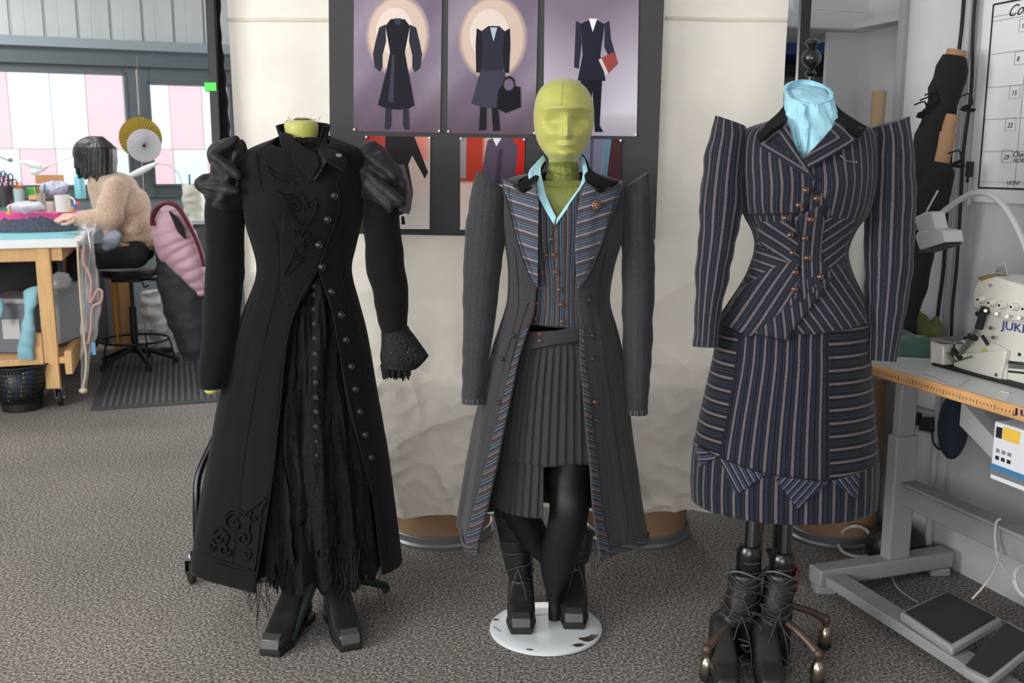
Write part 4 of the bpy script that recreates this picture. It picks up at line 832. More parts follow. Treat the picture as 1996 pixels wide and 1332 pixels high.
# coat
coatC = Body(YC, [(336, 1040, 1152, .06, .02), (346, 1000, 1192, .085, .01), (356, 985, 1208, .1), (385, 980, 1214, .112), (430, 981, 1213, .13), (470, 986, 1209, .134), (520, 993, 1195, .12), (570, 992, 1186, .113), (600, 988, 1188, .12), (640, 975, 1200, .14), (700, 956, 1213, .165), (830, 926, 1226, .2), (950, 905, 1241, .225), (1020, 894, 1251, .24), (1034, 892, 1253, .24)],
    folds=lambda a, z: .016 * max(0, min(1, (.95 - z) / .5)) * math.sin(6 * a + .6) + .004 * nz((math.sin(a), math.cos(a), z), 7, 3))
gl = edge_fn(coatC, [(1046, 330), (1047, 430), (1046, 500), (1046, 560), (1040, 610), (1026, 655), (1010, 705), (992, 800), (973, 903), (952, 1006), (941, 1056)], .004)
gr = edge_fn(coatC, [(1146, 330), (1132, 400), (1124, 480), (1126, 560), (1129, 620), (1130, 700), (1139, 800), (1149, 900), (1158, 1000), (1167, 1056)], .004)
b = coatC.shell(coatC.top, coatC.bot, a0=gr, a1=lambda z: 2 * PI + gl(z), off=.004, nu=120, nv=110, zend=lambda a: coatC.bot - .012 * max(0, math.cos(a)) ** 3, uref=.2)
coat_c = obj('frock_coat', b, suitg, solid=.004, origin=(xc, YC, coatC.bot))
tag(coat_c, 'charcoal frock coat with peaked shoulders and striped lapels, open on the olive-headed mannequin', 'coat')
b = coatC.patch([(980, 349), (1005, 362), (1018, 372), (1046, 355), (1050, 400), (1049, 480), (1048, 560), (1040, 556), (1027, 530), (1010, 480), (996, 425), (986, 385)], .016, rot=math.radians(74), res=.01); lp = obj('lapel', b, strC, coat_c, solid=.004); lp['label'] = 'striped lapel'
b2 = coatC.patch([(1214, 349), (1192, 362), (1172, 373), (1141, 355), (1128, 400), (1121, 480), (1126, 562), (1136, 556), (1150, 530), (1170, 480), (1190, 425), (1204, 390)], .016, rot=math.radians(106), res=.01); lp2 = obj('lapel', b2, strC, coat_c, solid=.004); lp2['label'] = 'striped lapel'
e = MB(); coatC.cord([(980, 349), (986, 385), (996, 425), (1010, 480), (1027, 530), (1044, 560)], .0026, .018, mb=e); coatC.cord([(1214, 349), (1204, 390), (1190, 425), (1170, 480), (1150, 530), (1130, 560)], .0026, .018, mb=e)
coatC.cord([(980, 349), (1005, 362), (1018, 372), (1046, 355)], .0022, .018, mb=e); coatC.cord([(1214, 349), (1192, 362), (1172, 373), (1141, 355)], .0022, .018, mb=e)
obj('piping', e, skirtg, coat_c)
e = MB()
for pp in ([(990, 365), (996, 400), (1006, 440), (1020, 490), (1038, 535)], [(1206, 364), (1196, 400), (1184, 440), (1166, 490), (1140, 535)]): coatC.cord(pp, .0009, .0185, mb=e)
for pp in ([(1000, 430), (1005, 500), (1010, 600), (985, 700), (950, 850), (920, 1020)], [(1195, 430), (1178, 500), (1165, 600), (1180, 700), (1200, 850), (1225, 1030)], [(1190, 600), (1200, 640), (1208, 700)], [(985, 602), (975, 640), (960, 690)], [(1030, 590), (1018, 625), (1000, 690), (980, 780)]): coatC.cord(pp, .0011, .0055, mb=e)
obj('seam', e, mat('seam_black', (22, 22, 24), .9), coat_c)
# striped facing turned out along the front edges and the hem
zf0 = coatC.hit(1026, 655).z
def fac(aE, dpx0, dpx1, sgn):
    def f(z): t_ = max(0, min(1, (zf0 - z) / (zf0 - coatC.bot))); w = (dpx0 + (dpx1 - dpx0) * t_) / 660; cx, ww, d, ys = coatC.ring(z); x = cx + (ww + .004) * math.sin(aE(z)) + sgn * w; return coatC.ang(x, z, .004)
    return f
def facing(aE, sgn, rotn):
    g = fac(aE, 8, 24, sgn); b = seg(coatC, zf0 + .03, coatC.bot - .012, (g if sgn < 0 else aE), (aE if sgn < 0 else g), .008, 6, 90, wref=.2)
    b.uv = [(p.x * math.cos(rotn) + p.z * math.sin(rotn), 0) for p in b.v]; o = obj('facing', b, strV, coat_c, solid=.002); o['label'] = 'striped facing'; return g
g1 = facing(gl, -1, math.radians(125)); g2 = facing(gr, 1, math.radians(62))
for aA, aB, rotn in ((coatC.ang(at(893, 1020, YC).x + .006, coatC.bot + .03), gl(coatC.bot), math.radians(110)), (gr(coatC.bot), 1.5, math.radians(70))):
    b = seg(coatC, coatC.bot + .028, coatC.bot - .002, aA, aB, .009, 40, 4, ztop=lambda a: coatC.bot + .02 - .012 * math.cos(a), zend=lambda a: coatC.bot - .004 - .012 * max(0, math.cos(a)) ** 3)
    b.uv = [(p.x * math.cos(rotn) + p.z * math.sin(rotn), 0) for p in b.v]; o = obj('facing', b, strV, coat_c, solid=.002); o['label'] = 'striped facing'
def pk(k, side):
    def f(p, i, q):
        if i < .16: p = p + Vector((0, 0, k * (1 - i / .16) * (side * math.sin(q + PI / 2 * 0) * 0 + side * math.cos(q))))
        return p
    return f
b = limb([(955, 350, 2.96, 25, .03), (952, 372, 2.96, 34, .05), (949, 410, 2.95, 37, .062), (945, 465, 2.95, 40, .065), (940, 520, 2.94, 37, .058), (935, 600, 2.93, 33, .052), (931, 660, 2.91, 29, .048), (926, 730, 2.89, 25, .042), (923, 785, 2.88, 22, .038)], n=36, wr=.004, seed=5, fold=pk(.018, -1)); o = obj('sleeve', b, suitg, coat_c, merge=True)
b = limb([(1241, 350, 2.96, 24, .03), (1241, 372, 2.96, 29, .05), (1241, 410, 2.95, 31, .06), (1242, 465, 2.95, 32, .062), (1244, 520, 2.94, 32, .056), (1244, 600, 2.93, 31, .052), (1243, 660, 2.91, 29, .048), (1242, 730, 2.89, 25, .042), (1241, 806, 2.88, 21, .038)], n=36, wr=.004, seed=9, fold=pk(.022, 1)); o = obj('sleeve', b, suitg, coat_c, merge=True)
b = limb([(923, 775, 2.879, 23, .04), (923, 786, 2.878, 23, .04)], n=30, step=2, mb=None); obj('sleeve_edge', b, strV, coat_c, merge=True)
b = limb([(1241, 797, 2.879, 22, .04), (1241, 807, 2.878, 22, .04)], n=30, step=2); obj('sleeve_edge', b, strV, coat_c, merge=True)
b = leaf([[(1062, 300, 3.02), (1045, 318, 2.97), (1036, 334, 2.93), (1018, 352, 2.89), (1000, 361, 2.87)], [(1064, 318, 3.0), (1056, 334, 2.95), (1048, 350, 2.88), (1040, 362, 2.845), (1018, 374, 2.84)]]); vc = obj('collar', b, blackvelvet, coat_c, solid=.006); vc['label'] = 'black velvet collar'
b = leaf([[(1134, 300, 3.02), (1143, 314, 2.97), (1152, 330, 2.93), (1175, 345, 2.89), (1206, 354, 2.87)], [(1132, 318, 3.0), (1138, 334, 2.95), (1140, 348, 2.88), (1148, 362, 2.845), (1172, 375, 2.84)]]); vc = obj('collar', b, blackvelvet, coat_c, solid=.006); vc['label'] = 'black velvet collar'
for (u, v) in ((1157, 700), (1160, 784), (1163, 820), (1156, 655), (1150, 585), (972, 785), (970, 818), (978, 700), (1000, 655)):
    p = coatC.hit(u, v, .009); button('button', p, (p.x - xc, -.25, 0), .0075, copper if u == 1160 else btnblk, coat_c)
p = coatC.hit(1163, 401, .024); q = MB(); q.ball(p, (.014, .004, .017), 18); bro = tag(obj('brooch', q, copper, subsurf=1), 'round antique copper brooch pinned to the striped lapel of the grey frock coat', 'brooch')
q = MB(); rnd = random.Random(2)
for k in range(9): a = k * .7; q.ball(p + Vector((.009 * math.cos(a), -.004, .011 * math.sin(a))), .0032, 8)
q.ball(p + Vector((0, -.005, 0)), .004, 10); obj('brooch_relief', q, copper, bro)
# waistcoat
vestC = Body(YC, [(340, 1040, 1156, .07, .02), (356, 1000, 1196, .09, .005), (400, 992, 1204, .108), (450, 996, 1200, .12), (500, 1003, 1190, .112), (570, 1010, 1178, .1), (620, 1004, 1180, .1), (645, 998, 1184, .106)])
b = vestC.patch([(1036, 352), (1052, 385), (1080, 440), (1086, 440), (1112, 395), (1142, 352), (1160, 400), (1160, 480), (1155, 560), (1150, 642), (1123, 641), (1040, 634), (1010, 630), (1010, 560), (1010, 480), (1015, 400)], .002, res=.012, uvf=lambda X, Z: ((X - xc) * (1 + .35 * math.exp(-((Z - vestC.hit(1085, 580).z) / .12) ** 2)), Z))
ve = tag(obj('waistcoat', b, strV, solid=.003), 'dark striped waistcoat with copper buttons, showing under the open grey frock coat', 'waistcoat')
e = MB(); vestC.cord([(1082, 440), (1074, 470), (1060, 520), (1050, 560), (1046, 600), (1044, 632)], .0008, .0045, mb=e); vestC.cord([(1040, 634), (1080, 637), (1123, 641)], .0014, .0045, mb=e); obj('seam', e, MATS['seam_black'], ve)
for (u, v) in ((1075, 467), (1064, 498), (1080, 497), (1057, 531), (1085, 531), (1051, 562), (1091, 565), (1048, 591), (1095, 594), (1044, 622), (1097, 627)):
    p = vestC.hit(u, v, .006); button('button', p, (0, -1, .1), .0068, copper, ve)
# shirt
b = leaf([[(1060, 302, 3.0), (1046, 316, 2.96), (1030, 341, 2.9), (1050, 385, 2.85), (1080, 439, 2.825)], [(1064, 312, 2.985), (1054, 330, 2.93), (1060, 360, 2.885), (1068, 388, 2.855), (1084, 424, 2.828)]]); sh = tag(obj('pale_blue_shirt', b, shirtb, solid=.003), 'pale blue open shirt collar around the olive neck, above the striped waistcoat', 'shirt')
b = leaf([[(1134, 302, 3.0), (1141, 314, 2.96), (1144, 345, 2.9), (1118, 388, 2.85), (1083, 439, 2.824)], [(1130, 312, 2.985), (1136, 332, 2.93), (1131, 360, 2.885), (1112, 388, 2.858), (1086, 425, 2.83)]]); obj('collar_leaf', b, shirtb, sh, solid=.003)
# pleated skirt
def pleat(a, z): s_ = (a * 7.4) % 1; return .010 * min(1, max(0, (at(1080, 660, 2.85).z - z) / .06)) * (s_ if s_ < .82 else (1 - s_) / .18 * .82)
skC = Body(YC, [(640, 1006, 1178, .1), (680, 996, 1184, .112), (740, 984, 1190, .125), (820, 972, 1196, .14), (910, 962, 1200, .155), (1015, 955, 1196, .165)], folds=pleat)
zh = skC.hit(1070, 908).z
b = skC.shell(skC.hit(1080, 655).z, zh, nu=420, nv=30, zend=lambda a: zh + .004 * math.sin(a * 7.4)); sk = tag(obj('pleated_skirt', b, skirtg, solid=.002), 'charcoal pleated skirt, its left side hanging longer, under the grey frock coat', 'skirt')
zh2 = skC.hit(1010, 1008).z; b = seg(skC, zh + .05, zh2, -1.9, lambda z: skC.ang(at(1058, 900, 2.82).x, z), -.008, 160, 20); obj('long_panel', b, skirtg, sk, solid=.002)
b = skC.patch([(1030, 647), (1082, 645), (1140, 634), (1140, 662), (1080, 672), (1026, 682)], .016, res=.015); wb = obj('waistband', b, skirtg, sk, solid=.003)
for (u, v) in ((1053, 652), (1053, 665)): button('button', skC.hit(u, v, .019), (0, -1, .1), .0065, copper, sk)
b = MB(); rnd = random.Random(11)
for k in range(7):
    p = at(1150 + k * 4.5, 1045 + (k % 3) * 6, 2.83); L = rnd.uniform(.05, .13); w = rnd.uniform(-.01, .01); b.tube([p + Vector((0, 0, .03)), p, p + Vector((w, 0, -L * .5)), p + Vector((-w, 0, -L))], .0012, 5, step=4)
obj('hanging_thread', b, mat('thread_black', (20, 20, 20), .9), coat_c)['kind'] = 'stuff'
toe = at(1016, 1236, z=.017); hl = toe + Vector((-.0, .26, 0)); h1 = at(992, 960, 2.97)
boots('laced_boot', toe, hl, [((hl.x, hl.y - .045, .17), .038), ((at(1012, 1110, 3.03).x, 3.03, at(1012, 1110, 3.03).z), .042), ((at(996, 1020, 3.0).x, 3.0, at(996, 1020, 3.0).z), .048), ((h1.x - .01, 2.98, h1.z), .05)], leather, 'tall laced black boot on the left of the chipped white disc', 'boots on the white disc', mat('worn_toe_cap', (58, 56, 54), .4), lace=14, z0=.017)
toe = at(1119, 1226, z=.017); hl = toe + Vector((.01, .26, 0)); 
boots('laced_boot', toe, hl, [((hl.x, hl.y - .045, .17), .037), ((at(1128, 1080, 3.04).x, 3.04, at(1128, 1080, 3.04).z), .038), ((at(1138, 1030, 3.04).x, 3.04, at(1138, 1030, 3.04).z), .036)], leather, 'black square-toed boot on the right of the chipped white disc', 'boots on the white disc', mat('worn_toe_cap', (58, 56, 54), .4), lace=6, z0=.017)
# ================================================================ the striped jacket and skirt, at the right
YR = 2.8
xr = at(1572, 500, YR).x
navyS = [(.04, (92, 86, 91)), (.30, (20, 21, 27)), (.40, (30, 37, 54)), (.56, (19, 20, 26)), (.66, (56, 58, 68)), (.73, (19, 20, 26)), (.84, (29, 35, 50)), (.94, (19, 20, 26))]
strR = striped('navy_grey_stripe', (20, 21, 27), navyS, .0235, .85, .25)
strK = striped('navy_grey_stripe_wide', (20, 22, 29), [(.04, (92, 87, 93)), (.25, (20, 22, 29)), (.40, (28, 35, 51)), (.60, (17, 18, 24)), (.8, (28, 35, 50)), (.92, (20, 22, 29))], .030, .85, .25)
strP = striped('navy_panel_stripe', (16, 18, 23), [(.04, (94, 89, 96)), (.22, (16, 18, 23)), (.5, (30, 40, 62)), (.6, (16, 18, 23)), (.72, (44, 50, 66)), (.77, (16, 18, 23))], .036, .85, .25)
strZ = striped('navy_hem_stripe', (20, 23, 32), [(.05, (98, 95, 104)), (.3, (20, 23, 32)), (.45, (44, 58, 88)), (.7, (20, 23, 32))], .016, .85, .25)
edge_dark = mat('edge_dark', (18, 19, 24), .9)
jk = Body(YR, [(228, 1532, 1620, .058, .02), (238, 1500, 1655, .078, .015), (250, 1464, 1692, .09, .0), (270, 1450, 1702, .1), (310, 1444, 1705, .118), (350, 1443, 1702, .134), (395, 1446, 1693, .14), (425, 1455, 1681, .13), (450, 1468, 1664, .118), (480, 1474, 1651, .108), (505, 1470, 1650, .106), (540, 1456, 1662, .116), (590, 1424, 1685, .14), (625, 1402, 1692, .155), (660, 1396, 1694, .16)],
    bumps=[(at(1520, 360, 2.67).x, at(1520, 360, 2.67).z, .055, .05, .022), (at(1630, 360, 2.67).x, at(1630, 360, 2.67).z, .055, .05, .022)],
    folds=lambda a, z: .002 * nz((math.sin(a), math.cos(a), z), 14, 3))
t = thing('dressmaking_dummy', (xr, YR, 0), 'dummy on a wheeled stand with black cylinder legs, under the navy striped jacket and skirt', 'mannequin')
torR = Body(YR, [(232, 1540, 1612, .05, .02), (245, 1490, 1665, .07, .01), (300, 1462, 1690, .09), (380, 1465, 1680, .105), (480, 1488, 1640, .09), (600, 1440, 1672, .12), (700, 1415, 1675, .15)])
q = torR.shell(torR.top, torR.bot, nu=48, nv=30); obj('torso', q, shirtb, t, merge=True)
sx = at(1500, 1230, z=0); sp = Vector((sx.x, YR, 0)); brass = mat('aged_brass', (176, 166, 150), .25, metal=1); bronze = mat('brown_iron', (88, 72, 64), .5, metal=.5)
q = MB(); q.cyl((xr - .0, YR, .13), (xr, YR, torR.bot), .013); 
hub = Vector((at(1490, 1240, z=.1).x, YR, .14)); q.v = []; q.f = []; q.uv = []; q.tube([hub - Vector((0, 0, .03)), hub + Vector((0, 0, .3)), Vector((xr, YR, .6)), Vector((xr, YR, torR.bot + .1))], .013, 12, step=5); q.cyl(hub - Vector((0, 0, .03)), hub + Vector((0, 0, .03)), .03, .026); obj('pole', q, bronze, t)
for (u, v) in ((1376, 1327), (1409, 1226), (1592, 1336), (1606, 1265)):
    e = at(u, v, z=0); q = MB(); d = (e - hub); d.z = 0; k = e.copy(); k.z = .095
    q.tube([hub, hub + d * .35 + Vector((0, 0, .01)), hub + d * .75 + Vector((0, 0, -.015)), k + Vector((0, 0, .0))], [.014, .012, .011, .013], 8, step=4); q.ball(k, .016, 12); lg = obj('leg', q, bronze, t)
    q = MB(); q.cyl(k - Vector((0, 0, .005)), k - Vector((0, 0, .03)), .009); q.lathe([(.0, .0), (.018, .008), (.021, .024), (.018, .045), (.011, .06), (.008, .062)], e + Vector((0, 0, .012)), 20); obj('caster_housing', q, brass, lg)
    q = MB(); q.lathe([(0, 0), (.014, .0), (.02, .008), (.0205, .022), (.0, .03)], e, 20); obj('wheel', q, rub, lg)
# black cylinder lower legs
for (u0, u1, v0, tp, bt) in ((1463, 1443, 1062, .026, .045), (1528, 1510, 1075, .024, .045)):
    a = at((u0 + u1) / 2 + 4, 1010, 2.8); b_ = at(u0, v0 + 10, 2.74)
    q = MB(); q.cyl(at(u0 + 6, 985, 2.76), at(u0 + 2, v0 + 8, 2.74), tp * .8, tp * .8); ld = at(u0 - 2, v0, 2.74); q.lathe([(0, .0), (tp * 1.1, -.002), (.034, -.012), (.036, -.03), (.036, -.06), (.037, -.2), (.034, -.34)], ld, 28); leg_o = obj('leg_cylinder', q, mat('black_gloss', (18, 18, 20), .25, spec=.6), t)
    for dz in (.045, .075): q = MB(); q.tube([ld + Vector((.0372 * math.sin(x / 8), -.0372 * math.cos(x / 8), -dz)) for x in range(-5, 7)], .0012, 5); obj('slot', q, mat('silver_slot', (170, 170, 172), .3, metal=.8), leg_o)
# neck finial behind the collar
fp = at(1580, 150, 2.9); q = MB(); q.lathe([(.008, -.08), (.009, .0), (.017, .008), (.012, .016), (.007, .024), (.02, .032), (.027, .045), (.027, .058), (.02, .07), (.009, .077), (.014, .084), (.02, .09), (.018, .098), (.008, .105), (0, .106)], fp, 24); obj('finial', q, mat('black_gloss', (18, 18, 20), .25), t)
# blue shirt: stand collar and front
sb = MATS['pale_blue_cotton']; shR = mat('sky_blue_cotton', (160, 210, 228), .85, var=.08, vscale=25, bump=.4, bscale=60)
shB = Body(YR, [(176, 1531, 1621, .066, .0), (196, 1532, 1622, .068, 0), (214, 1531, 1627, .072, .0), (232, 1524, 1634, .08, .0), (260, 1514, 1640, .1, -.005), (312, 1536, 1606, .112, -.008)], folds=lambda a, z: .004 * nz((math.sin(a) * 1.5, math.cos(a), z * 2), 12, 4) + .0025 * math.sin(a * 9 + z * 60) * max(0, math.cos(a)))
b = shB.shell(shB.top, shB.bot, nu=90, nv=50, ztop=lambda a: shB.top - .004 - .036 * math.cos(a)); shr = obj('blue_shirt', b, shR, merge=True, origin=(xr, YR, shB.bot), solid=.0015)
tag(shr, 'sky blue shirt with a tall stand collar, inside the navy striped jacket', 'shirt')
def ringp(i, j): a = 2 * PI * i; p = shB.point(a - PI, shB.top, .003 - .012 * j); p.z = shB.top - .004 - .036 * math.cos(a - PI) + .001; return p
b = MB(); b.grid(ringp, 60, 3); obj('collar_edge', b, shR, shr, merge=True, solid=.002)
cN = Vector((at(1577, 200, YR).x, YR, shB.top - .014)); b = MB(); b.lathe([(.064, -.03), (.062, -.004), (.056, .004), (.04, .010), (.02, .012), (0, .012)], cN, 40, (0, -.5, 1), sx=1, sy=1.05)
for i, p in enumerate(b.v): b.v[i] = p + Vector((0, 0, .006 * nz(p, 30, 3)))
obj('neck_cover', b, shR, t)
b = shB.patch([(1556, 200), (1570, 206), (1576, 240), (1572, 300), (1560, 300), (1556, 250)], .006, res=.012); obj('button_placket', b, shR, shr, solid=.002)
# jacket: short outer bodice over a fitted waist and peplum
zbol = line_fn(jk, [(1448, 418), (1500, 417), (1550, 415), (1572, 410)], .012)
zpe = lambda a: jk.hit(1540, 640).z + .012 - .03 * abs(math.sin(a)) * 0
zP = jk.hit(1560, 640).z
nkL = edge_fn(jk, [(1512, 232), (1530, 250), (1562, 312), (1600, 352), (1575, 400), (1572, 420)], .006); nkR = edge_fn(jk, [(1640, 232), (1622, 255), (1575, 316), (1600, 352)], .006)
zv = jk.hit(1601, 356).z
b = jk.shell(jk.top, zv, a0=lambda z: jk.ang(at(1637, 250, 2.7).x, z) * max(.0, 1), a1=lambda z: 2 * PI + nkL(z), off=.004, nu=110, nv=30, uref=.17)
b = MB()
Rn = edge_fn(jk, [(1642, 228), (1632, 245), (1606, 280), (1578, 318), (1566, 335), (1560, 360)], .004); Ln = edge_fn(jk, [(1510, 228), (1526, 245), (1545, 280), (1561, 315), (1563, 335), (1560, 360)], .004)
b = jk.shell(jk.top, zP, a0=lambda z: Rn(z), a1=lambda z: 2 * PI + Ln(z), off=.002, nu=140, nv=90, uref=.165)
jkt = obj('striped_jacket', b, strR, solid=.003, origin=(xr, YR, zP)); tag(jkt, 'navy jacket with mauve-grey stripes, sharp shoulders and copper buttons, nearest the sewing table', 'jacket')
zb0 = jk.top
Lb = edge_fn(jk, [(1510, 228), (1526, 245), (1545, 280), (1561, 315), (1585, 340), (1590, 352), (1571, 412), (1570, 420)], .012)
b = jk.shell(zb0, jk.hit(1560, 412).z, a0=lambda z: PI * .5 if False else 1.2, a1=lambda z: 2 * PI + Lb(z), off=.009, nu=4, nv=4) if False else seg(jk, zb0, jk.hit(1540, 416).z, lambda z: -2.4, Lb, .010, 70, 60, wref=.155, zend=lambda a: zbol(a))
bo = obj('short_bodice', b, strR, jkt, solid=.004)
Rb = edge_fn(jk, [(1642, 228), (1632, 245), (1606, 280), (1578, 318), (1588, 350), (1600, 372), (1625, 430), (1630, 440)], .01)
b = seg(jk, zb0, jk.hit(1640, 430).z, Rb, lambda z: 2.4, .006, 70, 60, wref=.155); obj('bodice_front', b, strR, jkt, solid=.003)
def P_(px, off, rot, m=strR, nm='panel', res=.014): b = jk.patch(px, off, rot=math.radians(rot), res=res); return obj(nm, b, m, jkt, solid=.003)
P_([(1477, 432), (1545, 430), (1560, 470), (1566, 522), (1530, 508), (1495, 482), (1478, 465)], .005, 55, nm='waist_panel')
P_([(1600, 425), (1640, 425), (1672, 430), (1655, 462), (1648, 500), (1640, 515), (1612, 525), (1596, 500)], .005, 125, nm='waist_panel')
P_([(1478, 470), (1500, 492), (1540, 512), (1540, 545), (1505, 528), (1480, 545), (1446, 560), (1462, 528), (1472, 500)], .0055, 72, nm='waist_panel')
P_([(1505, 522), (1548, 508), (1566, 545), (1572, 575), (1540, 600), (1461, 657), (1404, 630), (1408, 612), (1440, 570), (1475, 540)], .009, -33, nm='peplum_panel')
P_([(1605, 535), (1636, 512), (1662, 532), (1684, 585), (1689, 632), (1640, 644), (1590, 652), (1548, 650), (1560, 600)], .008, 36, nm='peplum_panel')
P_([(1560, 555), (1580, 540), (1615, 545), (1612, 560), (1560, 625), (1532, 664), (1470, 650), (1525, 605)], .013, 4, nm='peplum_tail')
P_([(1548, 425), (1574, 412), (1600, 400), (1608, 430), (1600, 500), (1622, 540), (1600, 560), (1560, 590), (1548, 585), (1560, 520), (1556, 470)], .010, 2, nm='placket')
e = MB()
for px, off in (([(1449, 419), (1500, 418), (1555, 415), (1571, 410)], .015), ([(1404, 630), (1461, 657), (1540, 600), (1566, 570)], .013), ([(1470, 650), (1532, 664), (1560, 625), (1614, 556), (1610, 535), (1600, 505)], .017), ([(1548, 650), (1640, 644), (1689, 632)], .011), ([(1552, 430), (1560, 520), (1558, 585)], .014)): jk.cord(px, .0013, off, mb=e)
obj('seam', e, edge_dark, jkt)
# lapels with stripes parallel to their edges
def lapel(px, edges, off):
    pts = [jk.hit(u, v, off) for u, v in px]
    def uvf(X, Z):
        ds = []
        for a, b_ in edges:
            A = pts[a]; B = pts[b_]; d = Vector((B.x - A.x, B.z - A.z)); w = Vector((X - A.x, Z - A.z)); ds.append(abs(d.x * w.y - d.y * w.x) / d.length)
        return (min(ds) - .004, Z)
    b = jk.patch(px, off, res=.006, uvf=uvf); o = obj('lapel', b, strR, jkt, solid=.004); return o
lapel([(1474, 281), (1527, 234), (1545, 275), (1566, 312), (1597, 357), (1540, 322)], [(0, 1), (0, 4), (4, 3)], .019)
lapel([(1628, 236), (1673, 273), (1578, 328), (1566, 309), (1600, 275)], [(0, 1), (1, 2)], .022)
b = leaf([[(1548, 195, 2.92), (1530, 205, 2.83), (1514, 222, 2.79), (1494, 240, 2.76), (1474, 262, 2.745)], [(1550, 225, 2.9), (1535, 225, 2.8), (1532, 236, 2.72), (1508, 252, 2.69), (1480, 276, 2.69)]]); vc = obj('collar', b, blackvelvet, jkt, solid=.006); vc['label'] = 'black velvet collar'
b = leaf([[(1606, 195, 2.92), (1625, 200, 2.83), (1640, 215, 2.79), (1662, 230, 2.76), (1690, 247, 2.745)], [(1604, 225, 2.9), (1622, 225, 2.8), (1628, 238, 2.72), (1650, 252, 2.69), (1674, 270, 2.69)]]); vc = obj('collar', b, blackvelvet, jkt, solid=.006); vc['label'] = 'black velvet collar'
def pk2(k, side):
    def f(p, i, q):
        if i < .14: p = p + Vector((0, 0, k * (1 - i / .14) * side * math.cos(q)))
        return p
    return f
for i, (rows, sd, side) in enumerate((([(1423, 236, 2.81, 30, .03), (1420, 262, 2.81, 34, .05), (1414, 300, 2.8, 38, .062), (1408, 350, 2.79, 39, .066), (1405, 400, 2.78, 42, .064), (1399, 460, 2.77, 37, .058), (1388, 540, 2.75, 32, .052), (1379, 610, 2.73, 25, .045), (1374, 677, 2.71, 22, .04)], 3, -1),
        ([(1738, 238, 2.81, 36, .03), (1738, 265, 2.81, 38, .05), (1737, 310, 2.8, 42, .064), (1736, 380, 2.79, 46, .068), (1734, 450, 2.78, 47, .066), (1731, 540, 2.76, 44, .058), (1724, 620, 2.74, 36, .05), (1718, 704, 2.72, 28, .042)], 7, 1))):
    b = limb(rows, n=44, wr=.0045, seed=sd, fold=pk2(.012, side)); b.uv = [(x * .85, y) for x, y in b.uv]; o = obj('sleeve', b, strR, jkt, merge=True)
for (u, v) in ((1571, 371), (1592, 387), (1557, 400), (1531, 425), (1580, 428), (1541, 458), (1569, 465), (1545, 493), (1574, 503), (1550, 531), (1599, 540), (1549, 564)):
    button('button', jk.hit(u, v, .018), (0, -1, .12), .0085, copper, jkt)
p0 = jk.hit(1639, 304, .012); p1 = jk.hit(1669, 316, .012); q = MB(); mid = (p0 + p1) / 2 - Vector((0, .006, .006)); q.tube([p0, (p0 + mid) / 2 - Vector((0, .002, .004)), mid, (p1 + mid) / 2, p1], .0009, 5, step=4); q.ball(p0, .003, 8); q.ball(p1, .003, 8)
tag(obj('chain_pin', q, mat('silver_chain', (190, 190, 195), .25, metal=1)), 'fine silver chain with two tiny studs pinned on the navy striped jacket', 'pin')
# skirt
K_ = Body(YR, [(622, 1405, 1690, .15), (660, 1400, 1688, .16), (700, 1394, 1690, .168), (800, 1371, 1697, .182), (870, 1357, 1703, .192), (930, 1352, 1703, .198), (975, 1353, 1700, .2)])
zt_, zbk = K_.top, K_.bot
sk = obj('striped_skirt', K_.shell(zt_, zbk, nu=120, nv=40, off=-.001, uref=.2), strK, solid=.003, origin=(xr, YR, zbk)); tag(sk, 'flared navy skirt with mauve-grey stripes, side panels and zigzag hem band, below the striped jacket', 'skirt')
band = line_fn(K_, [(1357, 866), (1375, 880), (1400, 892), (1450, 910), (1500, 926), (1560, 934), (1617, 938), (1665, 925), (1704, 905)], .004)
eA = edge_fn(K_, [(1441, 640), (1436, 690), (1420, 800), (1402, 892)], .004); eB = edge_fn(K_, [(1614, 640), (1615, 700), (1616, 800), (1617, 940)], .004)
b = seg(K_, zt_, K_.hit(1500, 930).z, eA, eB, .003, 50, 60, wref=.21, zend=band); obj('front_panel', b, strK, sk, solid=.002)
b = seg(K_, zt_, K_.hit(1500, 900).z, lambda z: -2.0, eA, .005, 50, 60, swap=True, zend=band); obj('side_panel', b, strP, sk, solid=.002)
b = seg(K_, zt_, K_.hit(1500, 900).z, eB, lambda z: 2.0, .005, 50, 60, swap=True, zend=band); obj('side_panel', b, strP, sk, solid=.002)
b = seg(K_, K_.hit(1500, 900).z, zbk, -2.0, 2.0, .007, 120, 20, wref=.2, ztop=band); obj('hem_band', b, strK, sk, solid=.003)
for px, rt in (([(1401, 893), (1492, 926), (1434, 966)], 28), ([(1505, 927), (1615, 940), (1555, 992)], 140), ([(1357, 868), (1396, 892), (1362, 910)], 120), ([(1622, 938), (1676, 922), (1672, 975)], 40)):
    o = obj('hem_insert', K_.patch(px, .013, rot=math.radians(rt), res=.014), strZ, sk, solid=.002)
e = MB()
for px in ([(1441, 645), (1436, 690), (1420, 800), (1402, 892)], [(1614, 645), (1615, 700), (1616, 800), (1617, 940)], [(1360, 868), (1400, 892), (1500, 926), (1560, 934), (1617, 938), (1702, 906)]): K_.cord(px, .0014, .0095, mb=e)
obj('seam', e, edge_dark, sk)
